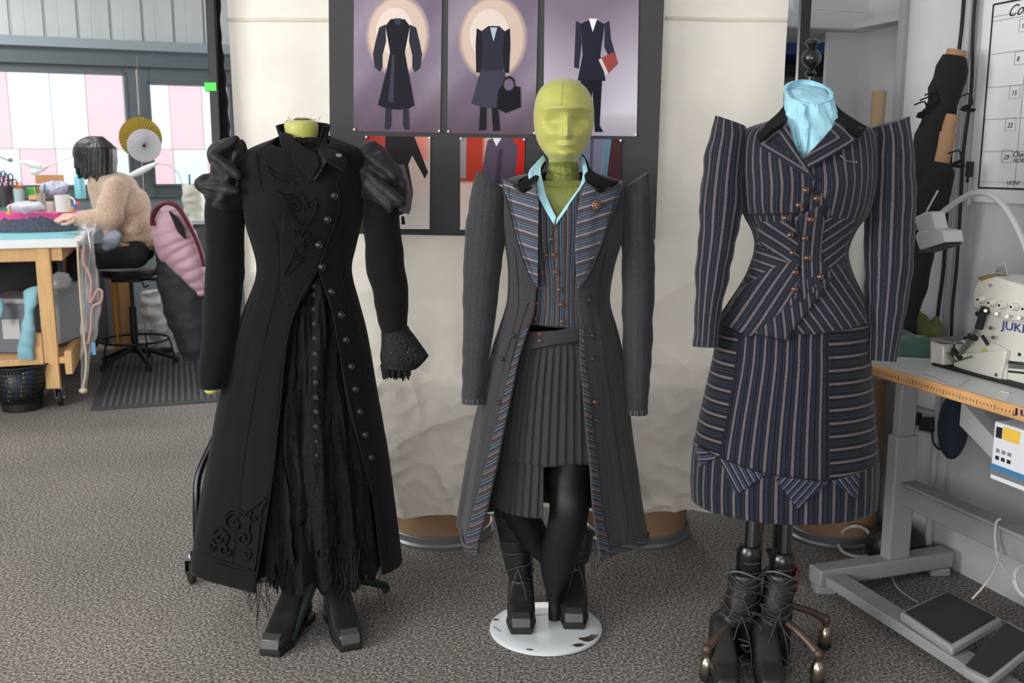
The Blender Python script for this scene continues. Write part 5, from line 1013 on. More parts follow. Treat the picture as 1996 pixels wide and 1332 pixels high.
# boots with tangled laces
for (us, ut, lab, yb) in ((1452, 1412, 'tall black laced boot on the left, below the striped skirt', 2.66), (1522, 1500, 'tall black laced boot on the right, below the striped skirt', 2.68)):
    toe = at(ut + 6, 1362, z=0); hl = toe + Vector((.02, .25, 0)); a = at(us - 13, 1195, 2.72); b1 = at(us - 2, 1140, 2.73); c1 = at(us, 1116, 2.735)
    w = boots('laced_boot', toe, hl, [((a.x, hl.y - .045, .16), .038), ((a.x, 2.72, a.z), .043), (b1, .047), (c1, .049)], leather, lab, 'laced boots below the striped skirt', None, lace=19, w=.88)
    q = MB(); pp = [c1 + Vector((.051 * math.sin(x), .0 - .051 * math.cos(x), .006 + .014 * math.cos(x * 2 + 1))) for x in [2 * PI * k / 24 for k in range(24)]]; q.tube(pp, .003, 6, closed=True); obj('shaft_edge', q, mat('grey_binding', (92, 94, 98), .6), w)
    if us > 1500:
        q = MB(); q.grid(lambda i, j: c1 + Vector((.050 * math.sin(.9 + i), -.050 * math.cos(.9 + i), .012 - .06 * j)), 6, 4); obj('tongue', q, mat('red_lining', (150, 30, 40), .7), w, solid=.004)
    q = MB(); rnd = random.Random(us); 
    for k in range(5):
        p = at(us - 22 + rnd.uniform(-10, 20), 1150 + k * 32, 2.64); pp = [p]
        for j in range(5): p = p + Vector((rnd.uniform(-.03, .035), rnd.uniform(-.012, .012), rnd.uniform(-.03, .012))); pp.append(p)
        q.tube(pp, .0019, 5, step=5)
    obj('lace_end', q, MATS['bootlace'], w)
# ================================================================ right wall: shelving beyond, rolls, pipes, planner
# shelving unit seen past the backdrop edge
shf = thing('shelving_unit', (1.75, 4.75, 0), 'blue edged shelving unit with dark bundles, seen past the right edge of the canvas backdrop', 'shelves')
bluem = mat('blue_shelf', (24, 62, 112), .5); dk = mat('dark_bundle', (34, 34, 38), .9, var=.4, vscale=9, bump=.4, bscale=30)
for (v0, v1) in ((78, 105), (300, 320)):
    a = at(1536, v0, 4.6); b_ = at(1612, v1, 4.6); q = MB(); q.prism([Vector((a.x - .3, 4.6, b_.z)), Vector((b_.x + .25, 4.6, b_.z)), Vector((b_.x + .25, 4.6, a.z)), Vector((a.x - .3, 4.6, a.z))], (0, .5, 0)); obj('shelf', q, bluem, shf)
q = MB(); a = at(1536, 300, 4.6); q.box((a.x + .1, 5.12, 1.3), (1.2, .03, 2.6)); obj('back_panel', q, mat('dark_back', (50, 50, 54), .9), shf)
for x in (a.x - .32, a.x + .55): q = MB(); q.beam((x, 4.62, 0), (x, 4.62, 2.6), .04, .04); obj('post', q, blk, shf)
q = MB(); a = at(1540, 72, 4.58); b_ = at(1612, 72, 4.58); q.prism([Vector((a.x - .25, 4.585, a.z)), Vector((b_.x + .2, 4.585, a.z)), Vector((b_.x + .2, 4.585, a.z + .012)), Vector((a.x - .25, 4.585, a.z + .012))], (0, .02, 0)); obj('edge_strip', q, mat('yellow_strip', (150, 130, 60), .6), shf)
for k, (u, v, r) in enumerate(((1555, 40, 48), (1600, 45, 50), (1565, 62, 30), (1595, 0, 45), (1550, -5, 40))):
    c = at(u, v, 4.85); kk = mpp(4.85); q = MB(); q.ball(c, (r * kk, .14, r * kk * .55), 20)
    for i, p in enumerate(q.v): q.v[i] = p + Vector((1, 0, 1)) * .03 * nz(p, 9, k)
    tag(obj('cloth_bundle', q, dk), ['dark cloth bundle left on the blue shelf, just beyond the canvas edge', 'dark cloth bundle right on the blue shelf, beside the white column', 'small dark bundle lowest on the blue shelf behind the black post', 'upper dark bundle at the right, above the blue shelf', 'upper dark bundle at the left, above the blue shelf'][k], 'cloth', 'bundles on the blue shelf')
c = at(1560, 150, 4.8); q = MB(); q.box((c.x + .05, 4.85, c.z - .28), (.5, .3, .55)); tag(obj('dark_box', q, mat('dark_box_grey', (70, 70, 72), .8), bevel=.01), 'dark grey box under the blue shelf, behind the black post', 'box')
# rolls of fabric leaning on the wall
TZ0 = .84
blkroll = mat('black_roll_cloth', (12, 12, 13), .92, bump=.5, bscale=40); card = mat('cardboard_tube', (152, 118, 88), .85, var=.06, vscale=10)
def roll(name, top, bot, r, m, label, core=None, cat='fabric roll', group='rolls of cloth leaning on the right wall', lump=.006, seed=1, cl=.10):
    a = Vector(top); b_ = Vector(bot); d = (b_ - a); n = 26; q = MB(); q.tube([a + d * (k / n) for k in range(n + 1)], [r * (1 - .25 * (k < 1)) for k in range(n + 1)], 24)
    for i, p in enumerate(q.v): q.v[i] = p + (p - (a + d * ((p - a).dot(d) / d.length_squared))).normalized() * lump * (nz(p, 8, seed) + nz(p, 20, seed)) if (p - a).length > .001 and (p - b_).length > .001 else p
    o = tag(obj(name, q, m), label, cat, group)
    if core:
        q = MB(); u = d.normalized(); R = r * core; q.lathe([(R * .8, 0), (R * .8, cl), (R, cl), (R, -.1)], a, 24, -u, cap=False); obj('cardboard_core', q, card, o)
    return o
def wl(u, v, n): p = on_wall(u, v, n); return p
a = wl(1862, 110, 2.46); b_ = wl(1800, 330, 2.40); bt_ = a + (b_ - a) * ((a.z - TZ0) / max(a.z - b_.z, .01)); roll('fabric_roll', a, bt_, .052, blkroll, 'tall black fabric roll with a cardboard core, leaning against the right wall', .6, seed=3, lump=.012, cl=.02); roll1 = bpy.data.objects['fabric_roll']
a = wl(1832, 318, 2.42); b_ = wl(1790, 500, 2.37); bt_ = a + (b_ - a) * ((a.z - TZ0) / max(a.z - b_.z, .01)); roll('fabric_roll', a, bt_, .05, blkroll, 'shorter black fabric roll with a protruding brown tube, beside the tall one', .6, seed=6, lump=.01)
q = MB(); d = (b_ - a).normalized(); q.tube([a + d * .02, a - d * .16], .024, 20)
a2 = wl(1836, 318, 2.42); tag(obj('cardboard_tube', q, card), 'brown cardboard tube standing out of the shorter black fabric roll', 'tube')
a = wl(1714, 178, 2.52); q = MB(); q.tube([a, Vector((a.x - .02, a.y - .03, .75))], .026, 20); tag(obj('cardboard_tube', q, mat('pale_cardboard', (160, 138, 112), .85)), 'pale cardboard tube standing upright behind the shoulder of the striped jacket', 'tube')
for k, (u, v) in enumerate(((1782, 205), (1793, 196), (1788, 222), (1802, 186), (1868, 190), (1848, 300))):
    q = MB(); p = wl(u, v, 2.36); s = .022 + .006 * (k % 3); q.v += []; a = rnd.uniform(0, 6); q.tube([p, p + Vector((.03, -.01, .01)), p + Vector((.035, -.02, -.02)), p + Vector((.01, -.012, -.035)), p + Vector((.055, .0, -.04))], .0028, 5, step=4, flat=3); obj('ribbon_end', q, MATS['black_cloth'], roll1)
for k, (u0, v0, u1, v1, r, lab) in enumerate(((1668, 410, 1650, 530, .03, 'cream fabric roll standing behind the waist of the striped jacket'), (1682, 420, 1668, 560, .03, 'grey white fabric roll standing beside the cream one, behind the striped jacket'))):
    a = wl(u0, v0, 2.3); b_ = wl(u1, v1, 2.25); bt_ = a + (b_ - a) * ((a.z - .72) / max(a.z - b_.z, .01)); roll('fabric_roll', a, bt_, r, mat('pale_roll_cloth', (196, 194, 188), .9), lab, None, seed=k, lump=.003)
# pipe and cables running down the wall
pipe = mat('painted_pipe', (150, 153, 157), .45)
q = MB(); a = wl(1897, -40, 2.56); b_ = wl(1846, 560, 2.56); a.x = b_.x = (a.x + b_.x) / 2; a.y = b_.y = (a.y + b_.y) / 2; q.tube([a, Vector((a.x, a.y, .02))], .013, 14); tag(obj('wall_pipe', q, pipe), 'grey painted pipe running down the right wall beside the planner board', 'pipe')
px_ = a
for k, (du, r, lab) in enumerate(((.032, .007, 'thick black cable running down the wall, left of the grey pipe'), (-.035, .006, 'thin black cable running down the wall, right of the grey pipe'))):
    q = MB(); c0 = px_ + TW * du - NW * .0; rnd = random.Random(k + 4); pp = [Vector((c0.x, c0.y, z)) + TW * rnd.uniform(-.006, .006) - NW * rnd.uniform(0, .01) for z in [2.3, 2.1, 1.9, 1.7, 1.5, 1.3, 1.1, .95, .8]]
    q.tube(pp, r, 8, step=4); tag(obj('cable', q, rub), lab, 'cable', 'cables on the right wall')
p = on_wall(1890, 330, 2.55); q = MB(); q.box(p, (.02, .02, .05)); q.box(p - Vector((0, 0, .02)), (.014, .014, .05)); tag(obj('cable_connector', q, rub, bevel=.002), 'small black plug connector on the cable left of the planner', 'connector')
p = on_wall(1887, 392, 2.55); q = MB(); q.cyl(p + Vector((0, 0, .012)), p - Vector((0, 0, .014)), .012); q.cyl(p + Vector((0, 0, .014)), p + Vector((0, 0, .08)), .005); tag(obj('pipe_clip', q, pipe), 'small grey clip below the lower left corner of the planner board', 'clip')
# planner board
n_ = 2.585
def wq(u, v, n=n_): return on_wall(u, v, n)
bl = wq(1901, 366); tl = wq(1941, 8); sL = (bl.dot(TW) + tl.dot(TW)) / 2; zB = bl.z; zT = tl.z; sR_ = sL - .95
pl = thing('planner_board', W(2.6, (sL + sR_) / 2, zB), 'white wall planner board with a hand-ruled grid and handwritten notes, above the overlocker', 'whiteboard')
q = MB(); q.prism([W(2.6, sR_ - .05, zB - .05), W(2.6, sL + .05, zB - .05), W(2.6, sL + .05, zT + .06), W(2.6, sR_ - .05, zT + .06)], -NW * .012); obj('panel', q, mat('whiteboard_white', (214, 217, 222), .25, spec=.6), pl, bevel=.003)
def wline(mb, s0, z0, s1_, z1, w=.003, n=2.5875): # line drawn on the board
    d = Vector((s1_ - s0, z1 - z0)).normalized(); o = Vector((-d.y, d.x)) * w / 2
    mb.prism([W(n, s0 + o.x, z0 + o.y), W(n, s1_ + o.x, z1 + o.y), W(n, s1_ - o.x, z1 - o.y), W(n, s0 - o.x, z0 - o.y)], -NW * .0008)
q = MB(); wline(q, sL, zB, sL, zT, .006); wline(q, sL, zB, sR_, zB, .006); wline(q, sL, zT, sR_, zT, .006); obj('border_line', q, mat('marker_black', (25, 25, 28), .6), pl)
q = MB(); rows_ = [wq(1935, 33).z, wq(1934, 42).z, wq(1925, 107).z, wq(1918, 172).z, wq(1911, 234).z, wq(1905, 296).z]
for z in rows_: wline(q, sL, z, sR_, z, .0016)
cw = .155
for k in range(1, 6): wline(q, sL - k * cw, zB, sL - k * cw, rows_[1], .0016)
wline(q, sL, zB + .02, sR_, zB + .02, .001)
obj('grid_line', q, mat('marker_grey', (120, 122, 128), .6), pl)
txm = MATS['marker_black']
def wtext(tx, u, v, size, shear=0, nm='handwriting'): p = on_wall(u, v, 2.587); b = text_mesh(tx, size, p, -TW, (0, 0, 1), .0004, shear=shear); return obj(nm, b, txm, pl, flat=True)
wtext('Coraa', 1963, 33, .05, .5)
for k, (tx, u, v) in enumerate((('1', 1990, 56), ('8', 1981, 120), ('15', 1971, 186), ('22', 1963, 249), ('29', 1956, 311))):
    wtext(tx, u, v, .022, .2); q = MB(); p = on_wall(u, v, 2.587); s = p.dot(TW); z = p.z
    for (a, c, d, e) in ((.008, -.010, -.035, -.010), (-.035, -.010, -.035, .03), (-.035, .03, .008, .03), (.008, .03, .008, -.010)): wline(q, s + a, z + c, s + d, z + e, .0012)
    obj('date_box', q, MATS['marker_grey'], pl)
wtext('Chan', 1973, 306, .024, .4); wtext('NOR', 1974, 317, .02, .3); wtext('UCINT', 1962, 360, .018, .2)
# ================================================================ sewing table with the overlocker
TZ = .834; nF = 2.05; nB = 2.57; sFar = 2.85; sNear = 1.2
tb = thing('sewing_table', W((nF + nB) / 2, (sFar + sNear) / 2), 'white-topped industrial sewing table with a wooden ruler edge and grey steel frame', 'table')
lamin = mat('white_laminate', (196, 198, 198), .35, var=.02); woodedge = mat('ply_edge', (206, 158, 104), .5, var=.12, vscale=14, stretch=(1, 1, 10)); steelg = mat('grey_steel_paint', (142, 144, 148), .5)
q = MB(); q.prism([W(nF + .006, sNear, TZ - .032), W(nB, sNear, TZ - .032), W(nB, sFar, TZ - .032), W(nF + .006, sFar, TZ - .032)], (0, 0, .032)); obj('table_top', q, lamin, tb, bevel=.003)
q = MB(); q.prism([W(nF - .012, sNear, TZ - .036), W(nF + .006, sNear, TZ - .036), W(nF + .006, sFar, TZ - .036), W(nF - .012, sFar, TZ - .036)], (0, 0, .037)); ed = obj('wooden_edge', q, woodedge, tb, bevel=.006)
q = MB(); s = sFar - .1
k = 0
while s > sNear + .05:
    h = .014 if k % 5 == 0 else .007
    q.prism([W(nF - .0122, s, TZ - .018 - h / 2), W(nF - .0122, s - .0016, TZ - .018 - h / 2), W(nF - .0122, s - .0016, TZ - .018 + h / 2), W(nF - .0122, s, TZ - .018 + h / 2)], -NW * .0008); s -= .0127; k += 1
o = obj('ruler_mark', q, mat('ruler_ink', (70, 48, 40), .7), ed)
def on_edge(u, v): return on_wall(u, v, nF - .0125)
jblue = mat('logo_blue', (52, 70, 160), .4)
p = on_edge(1976, 806); b = text_mesh('JUKI', .052, p, -TW, (0, 0, 1), .0006); b.v = [W(nF - .0135, p.dot(TW) - (-(v_ - p).dot(TW)) * 1.35, v_.z * .45 + p.z * .55) for v_ in b.v]; obj('lettering', b, mat('logo_violet', (48, 40, 110), .5), ed, flat=True)
# frame
def foot(s_, nm='foot'):
    q = MB(); q.prism([W(2.0, s_ - .035, .03), W(2.56, s_ - .035, .03), W(2.56, s_ + .035, .03), W(2.0, s_ + .035, .03)], (0, 0, .06)); q.box(W(2.04, s_, .015), (.07, .07, .03)); q.box(W(2.52, s_, .015), (.07, .07, .03)); return obj(nm, q, steelg, tb, bevel=.006)
sf = 2.735
foot(sf); foot(1.45)
cen = at(1790, 1095, z=.09); n_c = 2.33
for s_ in (sf, 1.45):
    q = MB(); q.prism([W(n_c - .045, s_ - .025, .085), W(n_c + .045, s_ - .025, .085), W(n_c + .045, s_ + .025, .085), W(n_c - .045, s_ + .025, .085)], (0, 0, .45)); q.prism([W(n_c - .035, s_ - .018, .5), W(n_c + .035, s_ - .018, .5), W(n_c + .035, s_ + .018, .5), W(n_c - .035, s_ + .018, .5)], (0, 0, TZ - .04 - .5)); q.prism([W(nF + .05, s_ - .03, TZ - .052), W(nB - .05, s_ - .03, TZ - .052), W(nB - .05, s_ + .03, TZ - .052), W(nF + .05, s_ + .03, TZ - .052)], (0, 0, .02)); obj('leg', q, steelg, tb, bevel=.006)
q = MB(); q.prism([W(2.33, 1.45, .28), W(2.36, 1.45, .28), W(2.36, sf, .28), W(2.33, sf, .28)], (0, 0, .09)); q.prism([W(2.31, 1.45, .36), W(2.38, 1.45, .36), W(2.38, sf, .36), W(2.31, sf, .36)], (0, 0, .012)); obj('stretcher', q, steelg, tb, bevel=.004)
q = MB(); q.prism([W(2.02, 1.45, .035), W(2.10, 1.45, .035), W(2.10, sf - .035, .035), W(2.02, sf - .035, .035)], (0, 0, .035)); obj('pedal_rail', q, steelg, tb, bevel=.004)
p = at(1864, 790, 3.1)
# diagonal motor bracket under the top
A_ = on_wall(1872, 795, 2.2); B_ = on_wall(1985, 935, 2.2); q = MB(); w_ = .03; dn = (B_ - A_).normalized()
q.prism([A_ + Vector((0, 0, .02)), B_ + Vector((0, 0, .035)), B_ - Vector((0, 0, .02)), A_ - Vector((0, 0, .055))], NW * .05); obj('bracket', q, mat('bracket_grey', (176, 177, 178), .5), tb, bevel=.003)
# pedals
def pedal(px, label, zc, tilt):
    P4 = [at(u, v, z=zz) for (u, v, zz) in px]; q = MB(); n = (P4[1] - P4[0]).cross(P4[3] - P4[0]).normalized(); n = n if n.z > 0 else -n
    base = MB(); base.prism([p - n * .03 for p in P4], n * .03); t_ = tag(obj('foot_pedal', base, steelg, bevel=.008), label, 'pedal', 'foot pedals under the sewing table')
    c = sum(P4, Vector()) / 4; ins = [c + (p - c) * .88 for p in P4]; q.prism(ins, n * .004); obj('rubber_mat', q, mat('pedal_rubber', (38, 38, 40), .75, bump=.6, bscale=400), t_, bevel=.002); return t_
pedal([(1752, 1194, .10), (1847, 1150, .13), (1955, 1206, .13), (1855, 1264, .10)], 'large grey foot pedal with a black ribbed mat, on the floor frame', .1, 0)
pedal([(1872, 1303, .10), (1962, 1208, .16), (2030, 1245, .16), (1925, 1330, .10)], 'small grey foot pedal with a black mat, at the lower right corner', .1, 0)
# control box
A_ = on_wall(1972, 826, 2.12); q = MB(); sA_ = A_.dot(TW); zA = A_.z; q.prism([W(2.06, sA_, zA - .15), W(2.06, sA_ - .2, zA - .15), W(2.06, sA_ - .2, zA + .012), W(2.06, sA_, zA + .012)], NW * .08)
cb = tag(obj('control_box', q, mat('control_box_white', (214, 218, 224), .4), bevel=.004), 'white motor control box with a blue strip and yellow label, under the sewing table edge', 'control box')
def cbq(s0, z0, s1_, z1, m, nm): q = MB(); q.prism([W(2.0595, sA_ - s0, zA - z0), W(2.0595, sA_ - s1_, zA - z0), W(2.0595, sA_ - s1_, zA - z1), W(2.0595, sA_ - s0, zA - z1)], -NW * .001); obj(nm, q, m, cb)
cbq(.01, .0, .03, .03, MATS['marker_black'], 'display'); cbq(.033, -.005, .09, .03, mat('yellow_label', (226, 186, 70), .6), 'yellow_label'); cbq(.0, .105, .2, .12, mat('blue_strip', (60, 120, 165), .5), 'blue_strip'); cbq(.0, .12, .2, .135, mat('grey_strip', (110, 114, 118), .5), 'grey_strip')
for i in range(3):
    for j in range(2): cbq(.015 + i * .02, .06 + j * .02, .027 + i * .02, .07 + j * .02, MATS['marker_grey'] if j == 0 else MATS['marker_black'], 'key')
# overlocker
def on_m(u, v, n): return on_wall(u, v, n)
mcx = mat('machine_enamel', (206, 204, 196), .35, spec=.5, coat=.2); mdk = mat('machine_dark', (38, 38, 40), .5, metal=.3); mst = mat('machine_steel', (150, 150, 148), .35, metal=.9)
mN = 2.24   # front face of the machine
def mS(u, v, n=None): p = on_wall(u, v, n or mN); return p.dot(TW), p.z
def mpoly(px, n0, dep, m, nm, parent, bevel=.004):
    q = MB(); q.prism([on_wall(u, v, n0) for u, v in px], NW * dep); return obj(nm, q, m, parent, bevel=bevel)
s0, z0 = mS(1905, 745)
mc = thing('overlocker', W(mN + .1, s0 - .08, TZ), 'cream industrial overlocker sewing machine with tension dials, on the white sewing table', 'sewing machine')
mpoly([(1893, 585), (1896, 563), (1904, 545), (1918, 537), (1940, 540), (1964, 548), (2010, 560), (2060, 570), (2060, 640), (1990, 629), (1960, 627), (1925, 612), (1896, 602)], mN, .13, mcx, 'head', mc, .008)
mpoly([(1925, 606), (1990, 628), (2060, 640), (2060, 775), (1996, 765), (1950, 748), (1955, 700), (1930, 690), (1905, 655), (1912, 630)], mN + .01, .14, mcx, 'body', mc, .006)
mpoly([(1858, 690), (1960, 683), (1958, 700), (1950, 740), (1946, 744), (1858, 715)], mN - .01, .02, mcx, 'front_cover', mc, .004)
mpoly([(1860, 668), (1905, 655), (1962, 682), (1960, 745), (1862, 718)], mN, .12, mcx, 'bed', mc, .004)
mpoly([(1812, 664), (1838, 672), (1838, 720), (1812, 716)], mN - .02, .14, mcx, 'side_cover', mc, .006)
# looper recess and workings
mpoly([(1838, 668), (1862, 662), (1862, 722), (1838, 720)], mN + .02, .08, mdk, 'looper_recess', mc)
q = MB(); P0 = on_wall(1812, 660, mN - .03); q.prism([on_wall(1812, 658, mN - .03), on_wall(1862, 668, mN - .03), on_wall(1862, 672, mN - .03), on_wall(1812, 664, mN - .03)], NW * .15); obj('cloth_plate', q, mst, mc, bevel=.002)
rnd = random.Random(8)
for (u, v, u2, v2, r, m) in ((1908, 640, 1920, 600, .012, mdk), (1902, 650, 1912, 610, .006, mst), (1885, 668, 1906, 640, .006, mst), (1880, 660, 1896, 655, .005, mdk), (1872, 690, 1900, 660, .005, mst), (1868, 700, 1880, 672, .006, mst), (1858, 682, 1874, 700, .008, mdk), (1850, 690, 1860, 705, .007, mst), (1862, 705, 1895, 695, .003, mst), (1915, 655, 1925, 672, .005, mdk), (1905, 612, 1925, 608, .008, mdk), (1890, 655, 1902, 660, .009, mdk)):
    q = MB(); q.cyl(on_wall(u, v, mN - .01), on_wall(u2, v2, mN - .012), r); obj('needle_bar' if m is mst else 'presser_arm', q, m, mc)
q = MB(); q.prism([on_wall(1904, 541, mN - .002), on_wall(1925, 535, mN - .002), on_wall(1936, 540, mN - .002), on_wall(1912, 548, mN - .002)], NW * .06); obj('oil_cap', q, mat('khaki_plastic', (132, 120, 74), .6), mc)
q = MB(); a = on_wall(1935, 560, mN - .004); q.ball(on_wall(1950, 556, mN + .03), (.035, .02, .012), 18); obj('lever', q, mat('machine_grey', (150, 148, 142), .4), mc)
for (u, v) in ((1916, 584), (1937, 590), (1958, 595), (1981, 598), (2004, 602)):
    c = on_wall(u, v, mN - .001); q = MB(); q.lathe([(.012, 0), (.012, .008), (.009, .012), (.009, .018), (0, .019)], c, 20, -NW); d_ = obj('tension_dial', q, mcx, mc)
    q = MB(); q.lathe([(.0035, .0185), (.0035, .021), (0, .021)], c, 12, -NW); obj('dial_screw', q, mdk, d_)
    q = MB(); q.cyl(on_wall(u + 5, v + 22, mN), on_wall(u + 5, v + 22, mN - .02), .005); obj('thread_guide', q, mst, mc)
q = MB()
for (u, v, u2, v2) in ((1940, 540, 1946, 522), (1946, 540, 1952, 518), (1952, 540, 1958, 512), (1940, 528, 1962, 532), (1958, 512, 1964, 534), (1944, 522, 1960, 526)): q.cyl(on_wall(u, v, mN + .04), on_wall(u2, v2, mN + .04), .0014, n=6)
obj('thread_stand', q, mst, mc)
p = on_m(1953, 641, mN + .0095 - .002); b = text_mesh('JUKI', .036, p, -TW, (0, 0, 1), .0008); b.v = [p - TW * (-(v_ - p).dot(TW)) * 1.25 + Vector((0, 0, (v_.z - p.z))) - NW * .002 for v_ in b.v]; obj('lettering', b, jblue, mc, flat=True)
for (px, m, nm) in (([(1963, 703), (2020, 710), (2020, 716), (1963, 709)], mdk, 'rating_plate'), ([(1962, 722), (2020, 728), (2020, 732), (1962, 726)], mdk, 'rating_plate'), ([(1967, 706), (2020, 712), (2020, 722), (1964, 718)], mst, 'rating_plate'), ([(1913, 684), (1921, 686), (1917, 677)], mat('warning_yellow', (190, 180, 50), .6), 'warning_sticker'), ([(1984, 688), (1989, 689), (1989, 695), (1984, 694)], mdk, 'printed_mark')):
    mpoly(px, mN - .0125 if nm == 'warning_sticker' else mN + .008, .002, m, nm, mc, 0)
for (u, v) in ((1942, 731), (1935, 658), (1930, 640)): q = MB(); q.cyl(on_wall(u, v, mN - .012), on_wall(u, v, mN + .01), .005); obj('screw', q, mdk, mc)
q = MB(); a = on_wall(1820, 722, mN - .02); a.z = TZ + .001; s_a = a.dot(TW); q.prism([W(mN - .03, s_a, TZ + .0015), W(mN + .16, s_a, TZ + .0015), W(mN + .16, s_a - .5, TZ + .0015), W(mN - .03, s_a - .5, TZ + .0015)], (0, 0, .006)); obj('rubber_tray', q, rub, mc)
q = MB(); a = at(1800, 735, z=TZ + .001); 
q.prism([at(1800, 728, z=TZ + .001), at(1830, 716, z=TZ + .001), at(1890, 740, z=TZ + .001), at(1868, 752, z=TZ + .001)], (0, 0, .0008)); tag(obj('thread_scrap', q, mat('tissue', (190, 196, 196), .8)), 'flat pale paper scrap lying on the table in front of the overlocker', 'paper')
q = MB(); q.beam(at(1950, 763, z=TZ + .003), at(1968, 766, z=TZ + .003), .006, .004); tag(obj('tweezers', q, mst), 'small steel tweezers lying on the table edge before the overlocker', 'tweezers')
# green cloths at the far end of the table
def heap(u, v, w, d, h, m, label, seed, yaw=0, rng=.02, z0=TZ, cat='cloth', group=None, name='folded_cloth'):
    c = at(u, v, z=z0); q = MB(); vs = []
    def fn(i, j):
        a = 2 * PI * i; r = j; R_ = (1 - .2 * abs(math.sin(2 * a))) ; x = math.cos(a) * w * r * (1 + .12 * nz((math.cos(a), math.sin(a), 0), 2.3, seed)); y = math.sin(a) * d * r * (1 + .15 * nz((math.cos(a), math.sin(a), 0), 3.1, seed))
        p = c + TW * -x + NW * y; hh = h * (1 - r ** 3) * (1 + .5 * nz((x, y, 0), 9, seed)) + rng * abs(nz((x + .3 * y, y, 0), 22, seed)) * (1 - r ** 4)
        return Vector((p.x, p.y, z0 + .002 + max(0, hh)))
    q.grid(fn, 48, 16); return tag(obj(name, q, m, merge=True, origin=(c.x, c.y, z0)), label, cat, group)
gr1 = mat('olive_cloth', (84, 92, 40), .8, sheen=.2); gr2 = mat('dark_green_cloth', (24, 66, 46), .8, sheen=.2); gr3 = mat('bottle_green', (30, 74, 58), .6, sheen=.3)
heap(1770, 684, .13, .12, .045, gr3, 'bottle green folded cloth at the far end of the sewing table, lowest of the pile', 1)
heap(1785, 668, .13, .10, .07, gr1, 'crumpled olive green cloth on top of the pile on the sewing table', 5, rng=.05)
heap(1852, 655, .06, .09, .055, gr2, 'dark green cloth wedged behind the overlocker on the sewing table', 8, rng=.04)
# machine lamp on its flexible arm
ln = 2.42
lm = thing('machine_lamp', on_wall(1996, 560, ln) - Vector((0, 0, .1)), 'grey work lamp with square head on a curved flexible arm, over the overlocker', 'lamp')
q = MB(); pts_ = [(1822, 428), (1845, 408), (1880, 384), (1905, 376), (1930, 380), (1955, 400), (1975, 430), (1992, 465), (2010, 520), (2022, 590), (2026, 660)]
q.tube([on_wall(u, v, 2.15 + .012 * k) for k, (u, v) in enumerate(pts_)], .009, 12, step=5); obj('flexible_arm', q, mat('lamp_arm_grey', (160, 163, 165), .5), lm)
q = MB(); H1 = [(1780, 424), (1800, 414), (1816, 412), (1822, 440), (1824, 448), (1792, 458), (1786, 446)]; q.prism([on_wall(u, v, 2.11) for u, v in H1], NW * .05); hd = obj('lamp_head', q, mat('lamp_grey', (176, 180, 182), .5), lm, bevel=.006)
q = MB(); q.prism([on_wall(u, v, 2.10) for u, v in ((1783, 462), (1788, 452), (1824, 446), (1838, 450), (1842, 472), (1792, 488))], NW * .07); hl_ = obj('lamp_shade', q, MATS['lamp_grey'], lm, bevel=.004)
q = MB(); q.cyl(on_wall(1820, 430, 2.13), on_wall(1828, 424, 2.15), .012); obj('swivel', q, MATS['lamp_grey'], lm)
q = MB(); q.cyl(on_wall(1806, 412, 2.13), on_wall(1828, 372, 2.13), .003); obj('switch_stalk', q, MATS['lamp_grey'], lm)
q = MB(); q.tube([on_wall(1788, 446, 2.13), on_wall(1776, 455, 2.13), on_wall(1770, 480, 2.13)], .002, 6, step=4); obj('lamp_wire', q, MATS['lamp_grey'], lm)
q = MB(); q.prism([on_wall(u, v, 2.105) for u, v in ((1791, 489), (1841, 474), (1843, 478), (1793, 493))], NW * .06); obj('led_strip', q, mat('black_gloss', (18, 18, 20), .25), lm)
# under the table
q = MB(); A_ = on_wall(1783, 785, 2.595); q.prism([on_wall(u, v, 2.598) for u, v in ((1788, 790), (1842, 806), (1842, 850), (1788, 836))], -NW * .03); so = tag(obj('wall_socket', q, mat('socket_plastic', (150, 150, 152), .5), bevel=.003), 'double wall socket below the sewing table, with a black plug in it', 'socket')
for (u, v) in ((1791, 815),): q = MB(); q.prism([on_wall(u + a, v + b_, 2.566) for a, b_ in ((-5, -12), (6, -10), (6, 14), (-5, 12))], -NW * .02); tag(obj('plug', q, rub, bevel=.004), 'black plug at the left of the wall socket under the table', 'plug')
q = MB(); q.prism([on_wall(u, v, 2.566) for u, v in ((1805, 813), (1830, 813), (1830, 842), (1805, 838))], -NW * .035); pg = tag(obj('plug', q, rub, bevel=.006), 'larger black plug with a hanging lead, right in the wall socket', 'plug')
q = MB(); q.tube([on_wall(u, v, 2.52) for u, v in ((1817, 842), (1819, 862), (1828, 874), (1845, 878))], .004, 8, step=5); obj('lead', q, rub, pg)
bg = mat('navy_bag', (28, 38, 56), .8); q = MB(); q.ball(on_wall(1858, 830, 2.48), (.05, .05, .12), 20); tag(obj('cloth_bag', q, bg), 'dark blue cloth bag hanging under the back of the sewing table', 'bag')
q = MB(); q.ball(at(1745, 1068, z=.05), (.11, .09, .10), 20); q.v = [p + Vector((0, 0, 1)) * .02 * nz(p, 12, 1) for p in q.v]; q.v = [Vector((p.x, p.y, max(.002, p.z))) for p in q.v]; tag(obj('bin_bag', q, mat('bin_bag_black', (20, 20, 22), .35, bump=.5, bscale=25)), 'black plastic bag on the floor behind the sewing table leg', 'bag')
cab = mat('white_cable', (178, 176, 172), .6)
def cable(px, r, label, m=cab, name='cable', group='cables under the sewing table'):
    q = MB(); q.tube([at(u, v, z=max(zz, r + .001)) if n is None else on_wall(u, v, n) for u, v, zz, n in px], r, 8, step=6); return tag(obj(name, q, m), label, 'cable', group)
